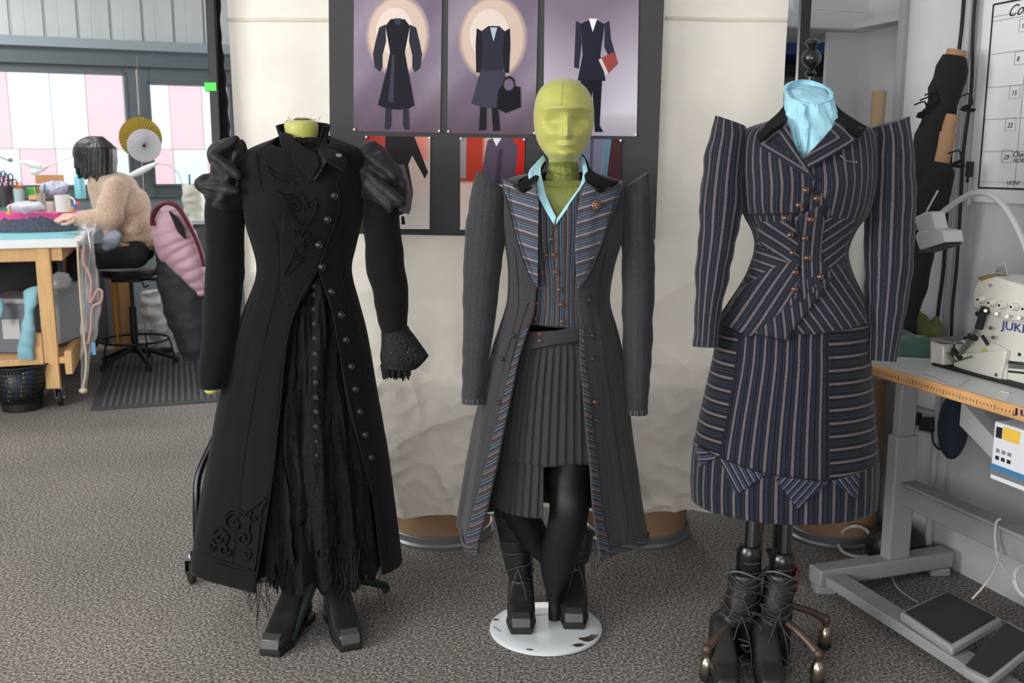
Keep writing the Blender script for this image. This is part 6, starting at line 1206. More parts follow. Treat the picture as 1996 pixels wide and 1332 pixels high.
cable([(1722, 1058, .05, None), (1700, 1050, .06, None), (1688, 1033, .09, None), (1668, 1026, .11, None), (1645, 1034, .08, None), (1634, 1055, .03, None), (1642, 1075, .012, None), (1668, 1085, .006, None), (1700, 1084, .005, None), (1738, 1080, .01, None)], .0065, 'thick white cable looping on the carpet beside the uncovered drum')
cable([(1768, 1082, .02, None), (1745, 1090, .02, None), (1738, 1110, .01, None), (1745, 1140, .004, None), (1765, 1160, .004, None), (1788, 1174, .02, None)], .004, 'white cable curling over the table foot to the large pedal')
cable([(1950, 1012, 0, 2.3), (1942, 1020, 0, 2.3), (1940, 1055, 0, 2.3), (1948, 1095, 0, 2.28), (1975, 1130, 0, 2.25)], .004, 'white cable hanging from the stretcher down to the lower right')
cable([(1952, 1070, 0, 2.27), (1940, 1110, 0, 2.2), (1920, 1140, 0, 2.15), (1895, 1168, 0, 2.12)], .003, 'thin grey cable running from the stretcher to the large pedal')
q = MB(); q.box(at(1755, 1076, z=.03), (.07, .05, .045), Matrix.Rotation(.4, 3, 'Z')); q.box(at(1742, 1082, z=.015), (.06, .04, .03), Matrix.Rotation(-.3, 3, 'Z')); tag(obj('power_adaptor', q, mat('adaptor_grey', (150, 148, 142), .6), bevel=.004), 'off-white power adaptor on the floor beside the sewing table foot', 'adaptor')
q = MB(); c = at(2010, 1135, z=.2); q.tube([c + Vector((.05 * math.cos(a), .03 * math.sin(a), .045 * math.sin(a))) for a in [2 * PI * k / 20 for k in range(20)]], .007, 8, closed=True); tag(obj('plastic_ring', q, mat('ring_white', (190, 188, 192), .4)), 'white plastic ring at the right edge beside the pedals', 'ring')
# ================================================================ the work area by the window
def heap2(cu, cv, z0, w, d, h, m, label, seed, rng=.02, name='cloth_heap', cat='cloth', group=None, yaw=0):
    c = at(cu, cv, z=z0); q = MB()
    def fn(i, j):
        a = 2 * PI * i; r = j; x = math.cos(a) * w * r * (1 + .15 * nz((math.cos(a), math.sin(a), 0), 2.3, seed)); y = math.sin(a) * d * r * (1 + .15 * nz((math.cos(a), math.sin(a), 0), 3.1, seed))
        hh = h * (1 - r ** 3) * (1 + .5 * nz((x, y, 0), 9, seed)) + rng * abs(nz((x + .3 * y, y, 0), 22, seed)) * (1 - r ** 4)
        return Vector((c.x + x, c.y + y, z0 + .002 + max(0, hh)))
    q.grid(fn, 48, 16); return tag(obj(name, q, m, merge=True, origin=(c.x, c.y, z0)), label, cat, group)
pine = mat('pine_wood', (222, 178, 124), .55, var=.12, vscale=6, stretch=(6, 6, .7)); whitetop = mat('white_worktop', (232, 238, 238), .3, spec=.6)
BZ = 1.0; C0 = at(153, 471, z=BZ)
def BP(x, y, z): return C0 + NW * x + TW * y + Vector((0, 0, z - BZ))       # bench frame: x to the right, y away
def bbox(x0, x1, y0, y1, z0, z1, mb=None): return (mb or MB()).prism([BP(x0, y0, z0), BP(x1, y0, z0), BP(x1, y1, z0), BP(x0, y1, z0)], (0, 0, z1 - z0))
bn = thing('cutting_bench', BP(-1.2, .8, 0), 'tall cutting bench with a white top and pine legs on casters, where the person works', 'workbench')
obj('worktop', bbox(-2.6, 0, 0, 1.62, BZ - .035, BZ), whitetop, bn, bevel=.005)
obj('apron', bbox(-2.5, -.10, .05, .09, BZ - .115, BZ - .036), pine, bn, bevel=.003); obj('apron', bbox(-.14, -.10, .09, 1.5, BZ - .115, BZ - .036), pine, bn, bevel=.003)
obj('shelf', bbox(-2.5, -.10, .04, 1.5, .265, .305), pine, bn, bevel=.003); obj('rail', bbox(-.13, -.09, .02, 1.5, .20, .34), pine, bn, bevel=.003)
for (x, y) in ((-.205, .03), (-.205, 1.45), (-2.4, .03)):
    lg = obj('leg', bbox(x - .04, x + .04, y, y + .07, .115, BZ - .036), pine, bn, bevel=.004)
    p = BP(x + .03, y + .04, 0); caster(lg, p, .05, .025, .35, steel)
q = MB(); q.beam(BP(-.55, .06, .87), BP(-1.1, .06, .45), .02, .08, up=NW); obj('brace', q, pine, bn)
obj('cleat', bbox(-.33, -.245, .02, .06, .27, .46), pine, bn, bevel=.003)
# under the bench
def px_box(name, u0, v0, u1, v1, Y, depth, m, label, cat, bevel=.008, z0=None, parent=None):
    a = at(u0, v0, Y); b_ = at(u1, v1, Y); zz = z0 if z0 is not None else b_.z
    q = MB(); q.prism([Vector((a.x, Y, zz)), Vector((b_.x, Y, zz)), Vector((b_.x, Y + depth, zz)), Vector((a.x, Y + depth, zz))], (0, 0, a.z - zz)); o = obj(name, q, m, parent, bevel=bevel)
    return tag(o, label, cat) if label else o
YB = C0.y - .1
gb = px_box('storage_box', -40, 592, 72, 690, 6.0, .4, mat('grey_plastic', (112, 120, 130), .5), 'grey plastic storage box with a white paper label, on the bench shelf', 'box', z0=.307)
px_box('paper_label', 3, 623, 40, 661, 5.995, .004, mat('label_paper', (205, 206, 210), .7), None, None, 0, parent=gb)
px_box('box_lid', -42, 583, 74, 593, 5.99, .42, mat('clear_grey_lid', (165, 170, 172), .3), None, None, .004, parent=gb)
px_box('black_case', -60, 498, 74, 560, 6.35, .3, mat('black_case', (22, 22, 24), .7), 'black case standing behind the grey box, under the worktop', 'case', z0=.307)
px_box('clear_crate', 102, 560, 122, 686, 6.1, .5, mat('cloudy_plastic', (176, 180, 186), .35), 'cloudy plastic crate right of the bench leg, on the bench shelf', 'crate', z0=.345)
q = MB(); q.ball(at(115, 552, 6.15), (.07, .09, .06), 18); q.v = [p + Vector((1, 0, 1)) * .02 * nz(p, 20, 4) for p in q.v]; tag(obj('plastic_bag', q, mat('white_film', (190, 194, 198), .25)), 'crumpled white plastic bag on top of the cloudy crate', 'bag')
ltb = mat('light_blue_cloth', (140, 190, 204), .8, var=.05, vscale=12, bump=.2, bscale=30)
b = limb([(60, 566, 5.9, 16, .02), (60, 585, 5.85, 14, .03), (56, 610, 5.82, 9, .025), (55, 645, 5.8, 13, .03), (50, 680, 5.8, 15, .03), (50, 700, 5.8, 15, .02)], n=24, wr=.006, seed=2); tag(obj('blue_cloth', b, ltb, merge=True), 'light blue cloth hanging down beside the grey storage box', 'cloth')
b = limb([(-6, 585, 5.9, 10, .02), (-2, 605, 5.88, 9, .02), (-8, 630, 5.86, 6, .02)], n=16, wr=.004, seed=5); tag(obj('blue_cloth', b, ltb, merge=True), 'small light blue cloth end at the far left edge, over the storage box', 'cloth')
# things hanging off the end of the bench
film = clear_mat('clear_film', (.95, .95, .97), .72, .12)
def sheet(rows, Y0_, m, name, label=None, cat=None, parent=None, seed=1, amp=.02, solid=0):
    q = MB(); n = len(rows) - 1
    def fn(i, j):
        k = j * n; a = int(min(k, n - 1)); t_ = k - a; r0, r1 = rows[a], rows[a + 1]; v = r0[0] + (r1[0] - r0[0]) * t_; ul = r0[1] + (r1[1] - r0[1]) * t_; ur = r0[2] + (r1[2] - r0[2]) * t_
        p = at(ul + (ur - ul) * i, v, Y0_); p.y += amp * (nz(p, 8, seed) + .5 * nz(p, 19, seed)) + amp * .8 * math.sin(i * 9 + j * 2); return p
    q.grid(fn, 24, 60); o = obj(name, q, m, parent, solid=solid); return tag(o, label, cat) if label else o
sh_ = sheet([(436, 152, 186), (470, 150, 182), (520, 152, 190), (580, 153, 200), (650, 154, 192), (700, 155, 178), (768, 158, 170)], 5.95, film, 'clear_plastic_sheet', 'clear plastic sheet hanging off the right end of the cutting bench', 'plastic sheet', amp=.03)
q = MB(); q.tube([at(u, v, 5.9) for u, v in ((151, 470), (153, 520), (157, 580), (163, 650), (168, 700), (166, 735), (160, 762))], .007, 8, step=5); q.ball(at(162, 762, 5.9), (.025, .02, .017), 14); tag(obj('cream_ribbon', q, mat('cream_ribbon', (205, 190, 160), .8)), 'long cream ribbon with a knot at its end, hanging along the clear plastic sheet', 'ribbon')
q = MB(); pk_m = mat('pink_ribbon', (190, 150, 146), .75)
q.tube([at(u, v, 5.88) for u, v in ((164, 480), (162, 510), (172, 530), (178, 550), (176, 590), (190, 566), (199, 570), (196, 590), (180, 600), (177, 640), (172, 670))], .008, 8, step=5); tag(obj('pink_ribbon', q, pk_m), 'looped pink ribbon hanging in front of the clear plastic sheet', 'ribbon')
q = MB(); q.tube([at(u, v, 5.89) for u, v in ((170, 450), (176, 490), (172, 520), (176, 545))], .012, 8, step=4, flat=.3); tag(obj('silver_ribbon', q, mat('silver_foil', (180, 178, 176), .3, metal=.6)), 'crinkled silver strip hanging at the bench corner, above the pink ribbon', 'ribbon')
px_box('hanging_tag', 178, 668, 187, 692, 5.88, .004, mat('tag_blue', (96, 150, 190), .6), 'small blue tag hanging low in the clear plastic', 'tag', 0)
# floor mat
Mc = at(176, 802, z=0)
q = MB(); mw, ml = 1.15, 1.75
def mp(x, y, z): return Mc + NW * x + TW * y + Vector((0, 0, z))
q.prism([mp(0, 0, .001), mp(mw, 0, .001), mp(mw, ml, .001), mp(0, ml, .001)], (0, 0, .008)); mt_ = tag(obj('floor_mat', q, mat('mat_rubber', (62, 64, 68), .7), bevel=.003), 'dark grey ribbed rubber mat on the carpet, under the drafting stool', 'mat')
q = MB(); x = .06
while x < mw - .05: q.prism([mp(x, .06, .009), mp(x + .016, .06, .009), mp(x + .016, ml - .06, .009), mp(x, ml - .06, .009)], (0, 0, .006)); x += .038
obj('rib', q, mat('mat_rib', (88, 90, 95), .6), mt_)
# stool
YS = 6.85; fc = at(266, 712, z=.012); YS = fc.y
st = thing('drafting_stool', (fc.x, fc.y, .012), 'black drafting stool with a round seat and foot ring, the person sits on it', 'stool')
sc_ = at(258, 530, YS); zS = sc_.z
q = MB(); q.lathe([(.0, -.035), (.17, -.035), (.2, -.02), (.208, .0), (.2, .022), (.16, .034), (0, .03)], Vector((fc.x - .01, YS, zS)), 40); obj('seat', q, mat('black_leatherette', (34, 35, 37), .4, spec=.5), st)
q = MB(); q.cyl((fc.x, YS, .1), (fc.x, YS, zS - .25), .025); q.cyl((fc.x, YS, zS - .26), (fc.x, YS, zS - .03), .014); q.box((fc.x, YS, zS - .05), (.2, .2, .03)); obj('post', q, blk, st)
q = MB(); rz = at(266, 662, YS).z; q.tube([Vector((fc.x + .235 * math.cos(a), YS + .235 * math.sin(a), rz)) for a in [2 * PI * k / 32 for k in range(32)]], .009, 8, closed=True); obj('foot_ring', q, blk, st)
for k in range(5):
    a = .35 + 2 * PI * k / 5; e = Vector((fc.x + .27 * math.cos(a), YS + .27 * math.sin(a), .045)); q = MB(); q.tube([Vector((fc.x, YS, .14)), Vector((fc.x + .1 * math.cos(a), YS + .1 * math.sin(a), .115)), e], [.022, .018, .014], 8, step=4); q.cyl(e + Vector((0, 0, .01)), e - Vector((0, 0, .03)), .018)
    q.tube([e + Vector((0, 0, .0)), Vector((fc.x + .235 * math.cos(a), YS + .235 * math.sin(a), rz))], .006, 6); obj('leg', q, blk, st)
q = MB(); bx = fc.x + .24; q.tube([Vector((fc.x + .1, YS, zS - .05)), Vector((bx, YS, zS - .03)), Vector((bx + .03, YS, zS + .2))], .014, 8, step=4); q.box((bx + .035, YS, zS + .3), (.05, .34, .3)); obj('backrest', q, blk, st, bevel=.01)
q = MB(); q.tube([at(278, 550, YS - .1), at(282, 560, YS - .1), at(290, 556, YS - .1)], .006, 6, step=3); obj('lever', q, blk, st)
# coats over the backrest
pinkq = mat('pink_quilting', (196, 158, 172), .55, sheen=.2, var=.05, vscale=10); burg = mat('burgundy_lining', (92, 22, 40), .6); dkj = mat('dark_jacket', (38, 42, 48), .7, var=.1, vscale=8)
def quilt(p, i, q_): return p + Vector((0, -1, 0)) * .012 * abs(math.sin(i * 34)) * (1 if math.sin(q_) > -.3 else .3)
b = limb([(330, 402, 6.75, 12, .03), (332, 415, 6.73, 24, .07), (335, 435, 6.7, 35, .1), (340, 460, 6.68, 42, .11), (350, 485, 6.67, 42, .1), (362, 505, 6.66, 34, .09), (376, 530, 6.66, 26, .08), (388, 555, 6.67, 15, .05), (395, 575, 6.68, 8, .03)], n=36, step=10, wr=.008, seed=3, fold=quilt)
pj = tag(obj('quilted_jacket', b, pinkq, merge=True), 'pink quilted jacket with a burgundy lining, hung over the back of the stool', 'jacket')
b = MB(); b.tube([at(u, v, 6.6) for u, v in ((297, 440), (298, 420), (308, 404), (325, 396), (344, 402), (358, 420), (372, 445), (384, 470), (394, 500), (398, 520))], .024, 10, step=5, flat=.6); obj('lining', b, burg, pj)
b = MB(); b.tube([at(u, v, 6.57) for u, v in ((330, 412), (342, 428), (352, 448), (362, 466))], [.006, .02, .024, .005], 10, step=5, flat=.4); obj('neck_opening', b, mat('dark_inside', (30, 24, 28), .9), pj)
b = limb([(312, 470, 6.78, 8, .03), (325, 486, 6.76, 26, .08), (340, 510, 6.75, 38, .11), (352, 550, 6.74, 44, .12), (362, 600, 6.73, 42, .11), (375, 650, 6.73, 36, .1), (384, 700, 6.73, 26, .06)], n=34, step=8, wr=.015, seed=8)
dj = tag(obj('dark_jacket', b, dkj, merge=True), 'dark grey jacket hanging under the pink quilted one, off the stool back', 'jacket')
# the person
skin = mat('skin', (222, 178, 156), .5, var=.03); hairm = mat('black_hair', (30, 24, 26), .4, bump=.4, bscale=120, stretch=(1, 1, .15), spec=.5)
knit = mat('beige_knit', (198, 170, 150), .98, sheen=.4, var=.14, vscale=55, bump=.9, bscale=70, spec=.1); trou = mat('black_trousers', (22, 22, 25), .8)
YP = 6.75
pr = thing('person', (at(235, 530, YP).x, YP, zS), 'person with a black bob in a beige knitted jumper, working at the cutting bench', 'person')
hd = [(184, 306, YP - .02, 26, 30, .09), (180, 318, YP - .02, 24, 24, .085), (164, 320, YP - .02, 8, 9, .05), (158, 318, YP - .02, 5, 6, .014)]
cp = [((192, 325, YP), (208, 362, YP), .05, .06), ((218, 432, YP - .22), (160, 428, YP - .25), .045, .03), ((160, 428, YP - .25), (138, 426, YP - .25), .03, .034), ((222, 372, YP), (240, 460, YP), .13, .12)]
fing = []
for k, (du, dv) in enumerate(((-26, 8), (-31, 5), (-33, 1), (-30, -3))):
    y = YP - .29 + .022 * k; fing += [((136, 427, y), (136 + du * .5, 424 + dv * .5, y), .0105, .0095), ((136 + du * .5, 424 + dv * .5, y), (136 + du * .9, 430 + dv * .5, y), .0095, .008)]
fing += [((144, 431, YP - .30), (130, 437, YP - .33), .012, .010), ((130, 437, YP - .33), (120, 437, YP - .32), .010, .009)]
cp2 = [((215, 428, YP + .22), (150, 424, YP + .18), .04, .03), ((150, 424, YP + .18), (126, 424, YP + .15), .03, .028)]
bdy = blob('body', hd, skin, pr, .006, 3, caps=cp + fing + cp2)
hb = [(184, 299, YP, 40, 33, .13), (190, 312, YP + .01, 37, 34, .12)]
hc = []
for k in range(30):
    a_ = 2 * PI * k / 30; uu = 186 + 35 * math.cos(a_); yy = YP + .115 * math.sin(a_); vt = 292; vb = 342 + 5 * math.sin(k * 2.3) + (6 if math.cos(a_) > 0 else 0)
    if math.cos(a_) < -.75 and math.sin(a_) < .3: vb = 326
    hc += [((186 + 12 * math.cos(a_), 272, YP + .04 * math.sin(a_)), (uu, vt, yy), .022, .024), ((uu, vt, yy), (uu + 3 * math.cos(a_), vb, yy), .024, .014)]
blob('hair', hb, hairm, pr, .005, 1, caps=hc)
jm = blob('jumper', [(232, 370, YP, 34, 34, .19), (252, 402, YP, 38, 42, .19), (262, 440, YP, 34, 36, .18), (257, 462, YP, 38, 20, .17), (216, 352, YP, 22, 18, .14)], knit, pr, .009, 8,
     caps=[((225, 368, YP - .17), (214, 400, YP - .22), .08, .085), ((214, 400, YP - .22), (216, 424, YP - .24), .085, .085), ((216, 424, YP - .24), (152, 429, YP - .25), .078, .045), ((222, 368, YP + .15), (205, 425, YP + .22), .08, .08), ((205, 425, YP + .22), (158, 424, YP + .19), .07, .045), ((206, 362, YP), (224, 420, YP), .12, .13)], disp=.02, dscale=.16)
b = MB(); b.tube([at(u, v, YP) for u, v in ((196, 346), (204, 340), (212, 341))], [.075, .08, .07], 20, caps=False, step=3); obj('collar', b, mat('jumper_rib', (180, 152, 132), .95, bump=.5, bscale=90), jm, solid=.01)
b = MB(); b.tube([at(157, 429, YP - .25), at(146, 429, YP - .25)], [.047, .042], 20, caps=True); obj('cuff', b, MATS['jumper_rib'], jm, bevel=.004)
b = MB(); b.tube([at(258, 470, YP), at(257, 482, YP)], [.150, .150], 30, flat=1.22, side=(1, 0, 0)); obj('hem', b, MATS['jumper_rib'], jm, bevel=.01)
blob('trousers', [(256, 492, YP, 44, 24, .19)], trou, pr, .01, 4, caps=[((262, 495, YP - .1), (160, 505, YP - .16), .1, .075), ((262, 495, YP + .1), (150, 500, YP + .16), .1, .075), ((158, 505, YP - .16), (150, 610, YP - .12), .072, .05), ((150, 500, YP + .16), (142, 600, YP + .14), .072, .05), ((150, 610, YP - .12), (178, 668, YP - .08), .05, .045), ((142, 600, YP + .14), (165, 665, YP + .1), .05, .045)])
for y in (YP - .08, YP + .1):
    q = MB(); q.capsule(at(180, 668, y), at(150, 684, y), .042, .035); obj('shoe', q, blk, pr, remesh=.008, smoothit=2)
# cloth on the lap
b = limb([(232, 452, 6.5, 8, .02), (222, 462, 6.5, 16, .03), (212, 475, 6.5, 14, .03), (205, 486, 6.5, 6, .02)], n=18, wr=.01, seed=3); tag(obj('lap_cloth', b, mat('grey_blue_cloth', (150, 158, 172), .7), merge=True), 'grey-blue cloth lying in the lap of the person, below the jumper', 'cloth')
# on the worktop
turq = mat('turquoise_mat', (120, 200, 212), .4); q = MB(); q.prism([BP(-2.3, .28, BZ + .001), BP(-.06, .28, BZ + .001), BP(-.06, 1.2, BZ + .001), BP(-2.3, 1.2, BZ + .001)], (0, 0, .003)); tag(obj('cutting_mat', q, turq), 'turquoise cutting mat lying on the white worktop', 'mat')
heap2(60, 449, BZ + .004, .34, .28, .055, mat('dark_lace', (52, 62, 80), .8, var=.6, vscale=60, bump=1, bscale=60), 'heap of dark blue-grey lace on the turquoise mat, beside the hand of the person', 5, rng=.05)
TR = at(60, 440, z=BZ).y + .35; YT = 7.25
a = at(-60, 400, YT); tz = at(60, 414, YT).z; q = MB(); q.prism([Vector((at(-80, 400, YT).x, YT - .0, BZ + .002)), Vector((at(150, 400, YT).x, YT - .0, BZ + .002)), Vector((at(150, 400, YT).x, YT + .32, BZ + .002)), Vector((at(-80, 400, YT).x, YT + .32, BZ + .002))], (0, 0, tz - BZ - .002)); tag(obj('low_tray', q, mat('magenta_plastic', (205, 70, 140), .5), bevel=.008), 'low magenta tray across the back of the worktop, carrying jars and pots', 'tray')
kk = mpp(YT, 1.1)
def stand(u, dy=.12): p = at(u, 414, YT + dy); return Vector((p.x, YT + dy, tz + .001))
def pot(name, u, dy, wpx, hpx, m, label, cat='pot', flare=1.0, fill=None, z=None, group=None):
    p = stand(u, dy); 
    if z: p.z = z
    r = wpx / 2 * kk; h = hpx * kk; q = MB(); q.lathe([(r * .85, 0), (r * .9, .0), (r * flare, h), (r * flare * .92, h), (r * .8, .006), (0, .006)], p, 28); return tag(obj(name, q, m), label, cat, group), p, r, h
mg, p, r, h = pot('mug', 124, .03, 30, 33, mat('white_ceramic', (236, 232, 226), .25), 'white mug with its handle to the right, on the tray near the person', 'mug')
q = MB(); q.tube([p + Vector((r * .95 + .035 * math.sin(a), 0, h * .52 + h * .33 * math.cos(a))) for a in [PI * k / 10 for k in range(11)]], .007, 8); obj('handle', q, MATS['white_ceramic'], mg)
gj = mat('pale_glass', (190, 215, 215), .15, alpha=.75)
pot('glass_jar', 40, .08, 19, 44, gj, 'tall pale glass jar standing left on the tray, under the scissors', 'jar', 1.05)
o, p, r, h = pot('pen_jar', 82, .08, 17, 36, mat('amber_jar', (176, 168, 150), .3, alpha=.85), 'jar of pens in the middle of the tray, beside the mug', 'jar')
penc = [(40, 80, 160), (200, 60, 50), (230, 200, 60), (40, 40, 42), (60, 150, 90)]
def pens(o, p, r, h, n, L, seed, name='pen'):
    rnd = random.Random(seed)
    for k in range(n):
        a = rnd.uniform(0, 6.28); b0 = p + Vector((math.cos(a) * r * .3, math.sin(a) * r * .3, .01)); b1 = p + Vector((math.cos(a) * r * 1.3, math.sin(a) * r * .8, h + L * rnd.uniform(.4, 1))); q = MB(); q.cyl(b0, b1, .005, .005, 8)
        c_ = penc[k % 5]; tag(obj(name, q, mat('pen_%d' % (k % 5), c_, .4)), ['blue', 'red', 'yellow', 'black', 'green'][k % 5] + ' pen standing in the ' + ('pen jar beside the mug' if seed == 1 else 'pot by the window' if seed == 2 else 'black pot of tools'), 'pen', 'pens in the jars')
pens(o, p, r, h, 5, .07, 1)
o, p, r, h = pot('tool_pot', 12, .2, 34, 40, mat('dark_pot', (52, 56, 60), .5), 'dark pot crowded with scissors and pens, at the far left of the tray', 'pot', z=tz + .03)
for k, (u, v, rot_) in enumerate(((16, 345, .3), (8, 352, -.3), (24, 356, .8), (2, 340, .1), (34, 362, 1.1))):
    c = at(u, v, YT + .2); q = MB(); s = .022
    for sg in (-1, 1): q.tube([c + Vector((sg * .018 + s * .7 * math.cos(a), 0, s * 1.1 * math.sin(a))) for a in [2 * PI * j / 14 for j in range(14)]], .0045, 6, closed=True)
    q.beam(c + Vector((.01, 0, -.02)), c + Vector((.004 - .02 * rot_, 0, -.1)), .008, .004); q.beam(c + Vector((-.01, 0, -.02)), c + Vector((.0 - .02 * rot_, 0, -.1)), .008, .004)
    tag(obj('scissors', q, mat('scissor_%d' % k, [(30, 34, 44), (150, 40, 36), (40, 40, 42), (44, 70, 120), (214, 120, 50)][k], .4)), ['black scissors upright in the middle of the dark pot', 'red-handled scissors left of centre in the dark pot', 'black scissors leaning right out of the dark pot', 'blue-handled scissors at the far left of the dark pot', 'orange-handled scissors lowest at the right of the dark pot'][k], 'scissors', 'scissors in the dark pot')
pot('white_pot', 99, .04, 14, 20, mat('cream_pot', (228, 218, 200), .4), 'small cream pot between the pen jar and the mug', 'pot')
q = MB(); q.ball(at(104, 368, YT + .2), (.105, .07, .055), 24); q.v = [p + Vector((1, 0, 1)) * .03 * nz(p, 22, 4) for p in q.v]; tag(obj('lace_bundle', q, mat('lilac_lace', (178, 182, 204), .8, var=.3, vscale=50, bump=.6, bscale=60)), 'pale lilac bundle of lace trim behind the mug, below the cardboard', 'lace')
px_box('green_tape_roll', 50, 366, 78, 384, YT + .15, .05, mat('bright_green', (60, 160, 70), .5), 'bright green folded packet standing behind the glass jar', 'packet', .006)
px_box('orange_pad', 55, 381, 76, 390, YT + .08, .06, mat('orange_pad', (222, 170, 110), .6), 'small orange pad in front of the green packet', 'pad', .003)
px_box('cardboard_sheet', 68, 341, 124, 358, YT + .3, .012, mat('kraft_card', (196, 146, 100), .85), 'upright strip of brown cardboard behind the jars, below the window', 'cardboard', .001)
o = heap2(4, 425, BZ + .005, .10, .1, .17, mat('emerald_cloth', (30, 140, 92), .7), 'emerald green cloth heaped at the far left of the worktop', 2, rng=.05)
q = MB(); q.ball(at(52, 404, YT - .1), (.14, .07, .035), 24); q.v = [p + Vector((.5, 0, 1)) * .02 * nz(p, 26, 6) for p in q.v]; tag(obj('clear_bag', q, mat('milky_film', (214, 214, 226), .2, alpha=.8)), 'milky clear bag of trimmings lying before the jars', 'bag')
q = MB(); c = at(157, 382, YT + .1); q.lathe([(.035, -.02), (.038, .0), (.038, .12), (.03, .15), (.014, .165), (.014, .185), (0, .186)], c, 24); tag(obj('bottle', q, mat('turquoise_bottle', (130, 205, 214), .3)), 'turquoise bottle standing behind the chin of the person', 'bottle')
for k, (u, v, col_, nm_) in enumerate(((18, 418, (225, 200, 50), 'yellow'), (140, 412, (230, 170, 60), 'orange'), (146, 405, (60, 110, 200), 'blue'), (152, 400, (225, 90, 110), 'pink'), (22, 408, (215, 70, 60), 'red'))):
    q = MB(); c = at(u, v, YT - .14); q.lathe([(.014, 0), (.014, .022), (.008, .024), (0, .024)], c, 16); tag(obj('thread_spool', q, mat('spool_%d' % k, col_, .5)), nm_ + ' thread spool on the worktop ' + ('before the clear bag' if u < 60 else 'near the jumper cuff'), 'spool', 'thread spools on the worktop')
# desk lamps
lw = mat('lamp_white', (226, 230, 230), .4)
def lamp_at(pts, r, Y, label, base, head=None):
    t_ = thing('desk_lamp', (at(base[0], base[1], Y).x, Y, BZ), label, 'lamp', 'desk lamps by the window')
    q = MB(); q.tube([at(u, v, Y) for u, v in pts], r, 8); obj('arm', q, lw, t_)
    if head: q = MB(); q.tube([at(u, v, Y - .02) for u, v in head], [.012, .022, .026, .018], 12, step=3, flat=.6); obj('lamp_head', q, lw, t_)
    return t_
l1 = lamp_at([(-40, 285), (2, 299), (22, 311), (44, 318)], .006, 7.3, 'white jointed desk lamp reaching in from the left edge of the window', (-40, 400), [(44, 316), (56, 319), (68, 322), (80, 325)])
q = MB(); q.tube([at(u, v, 7.3) for u, v in ((-40, 292), (0, 306), (20, 315))], .004, 6); q.ball(at(20, 312, 7.29), .016, 10); obj('joint', q, mat('lamp_joint', (120, 128, 130), .4), l1)
lamp_at([(152, 298), (140, 305), (100, 322), (86, 328)], .005, 7.45, 'white desk lamp with a thin arm, its head behind the hair of the person', (150, 400), [(92, 325), (80, 330), (70, 334), (60, 337)])
lamp_at([(306, 318), (330, 322), (348, 338), (356, 360), (359, 400), (361, 432)], .006, 7.9, 'white curved desk lamp right of the person, in front of the second window', (361, 432), [(306, 318), (290, 326), (272, 335), (254, 343)])
# low cabinet by the window with a cloth bag
cz = at(390, 437, 7.6).z
q = MB(); a = at(362, 440, 7.6); q.prism([Vector((a.x, 7.6, 0)), Vector((a.x + 1.0, 7.6, 0)), Vector((a.x + 1.0, 8.25, 0)), Vector((a.x, 8.25, 0))], (0, 0, cz)); cbn = tag(obj('low_cabinet', q, mat('cabinet_grey', (126, 132, 136), .6), bevel=.006), 'low grey cabinet with a white top below the second window', 'cabinet')
q = MB(); q.prism([Vector((a.x - .02, 7.57, cz)), Vector((a.x + 1.02, 7.57, cz)), Vector((a.x + 1.02, 8.27, cz)), Vector((a.x - .02, 8.27, cz))], (0, 0, .03)); obj('cabinet_top', q, whitetop, cbn)
b = limb([(378, 362, 7.75, 16, .05), (376, 372, 7.75, 20, .07), (378, 395, 7.75, 20, .08), (380, 420, 7.75, 20, .08), (381, 432, 7.75, 18, .07)], n=26, wr=.02, seed=6); tag(obj('cloth_bag', b, mat('cream_cloth', (222, 220, 208), .85), merge=True), 'cream cloth bag standing on the low grey cabinet, behind the black puff sleeve', 'bag')
q = MB(); q.cyl(at(370, 362, 7.72), at(369, 340, 7.72), .007); tag(obj('pen', q, mat('teal_pen', (30, 110, 140), .4)), 'teal pen standing up from the cream cloth bag', 'pen')
# floor things beyond the stool
b = limb([(300, 566, 7.7, 22, .08), (304, 590, 7.7, 30, .12), (312, 625, 7.7, 30, .13), (324, 655, 7.7, 24, .12), (326, 672, 7.7, 20, .1)], n=26, wr=.03, seed=2); tag(obj('carrier_bag', b, mat('white_carrier', (214, 216, 218), .35), merge=True), 'crumpled white carrier bag on the floor beyond the stool', 'bag')
px_box('cardboard_box', 213, 545, 242, 690, 7.5, .3, mat('kraft_card', (196, 146, 100), .85), 'narrow brown cardboard box standing beyond the stool', 'box', z0=0)
q = MB(); q.tube([at(u, v, 7.1) for u, v in ((222, 548), (224, 590), (228, 640), (230, 668))], .012, 8, step=4, flat=.3); tag(obj('yellow_strap', q, mat('yellow_strap', (226, 170, 40), .6)), 'yellow strap hanging beneath the stool seat, before the cardboard box', 'strap')
px_box('white_block', 334, 650, 358, 672, 7.6, .15, mat('white_block', (215, 215, 215), .5), 'small white block on the floor right of the carrier bag', 'block', z0=0)
px_box('dark_cabinet', 105, 505, 215, 700, 8.0, .4, mat('dark_cabinet', (54, 56, 60), .7), 'dark cabinet in the shade beyond the bench, behind the legs of the person', 'cabinet', z0=0)
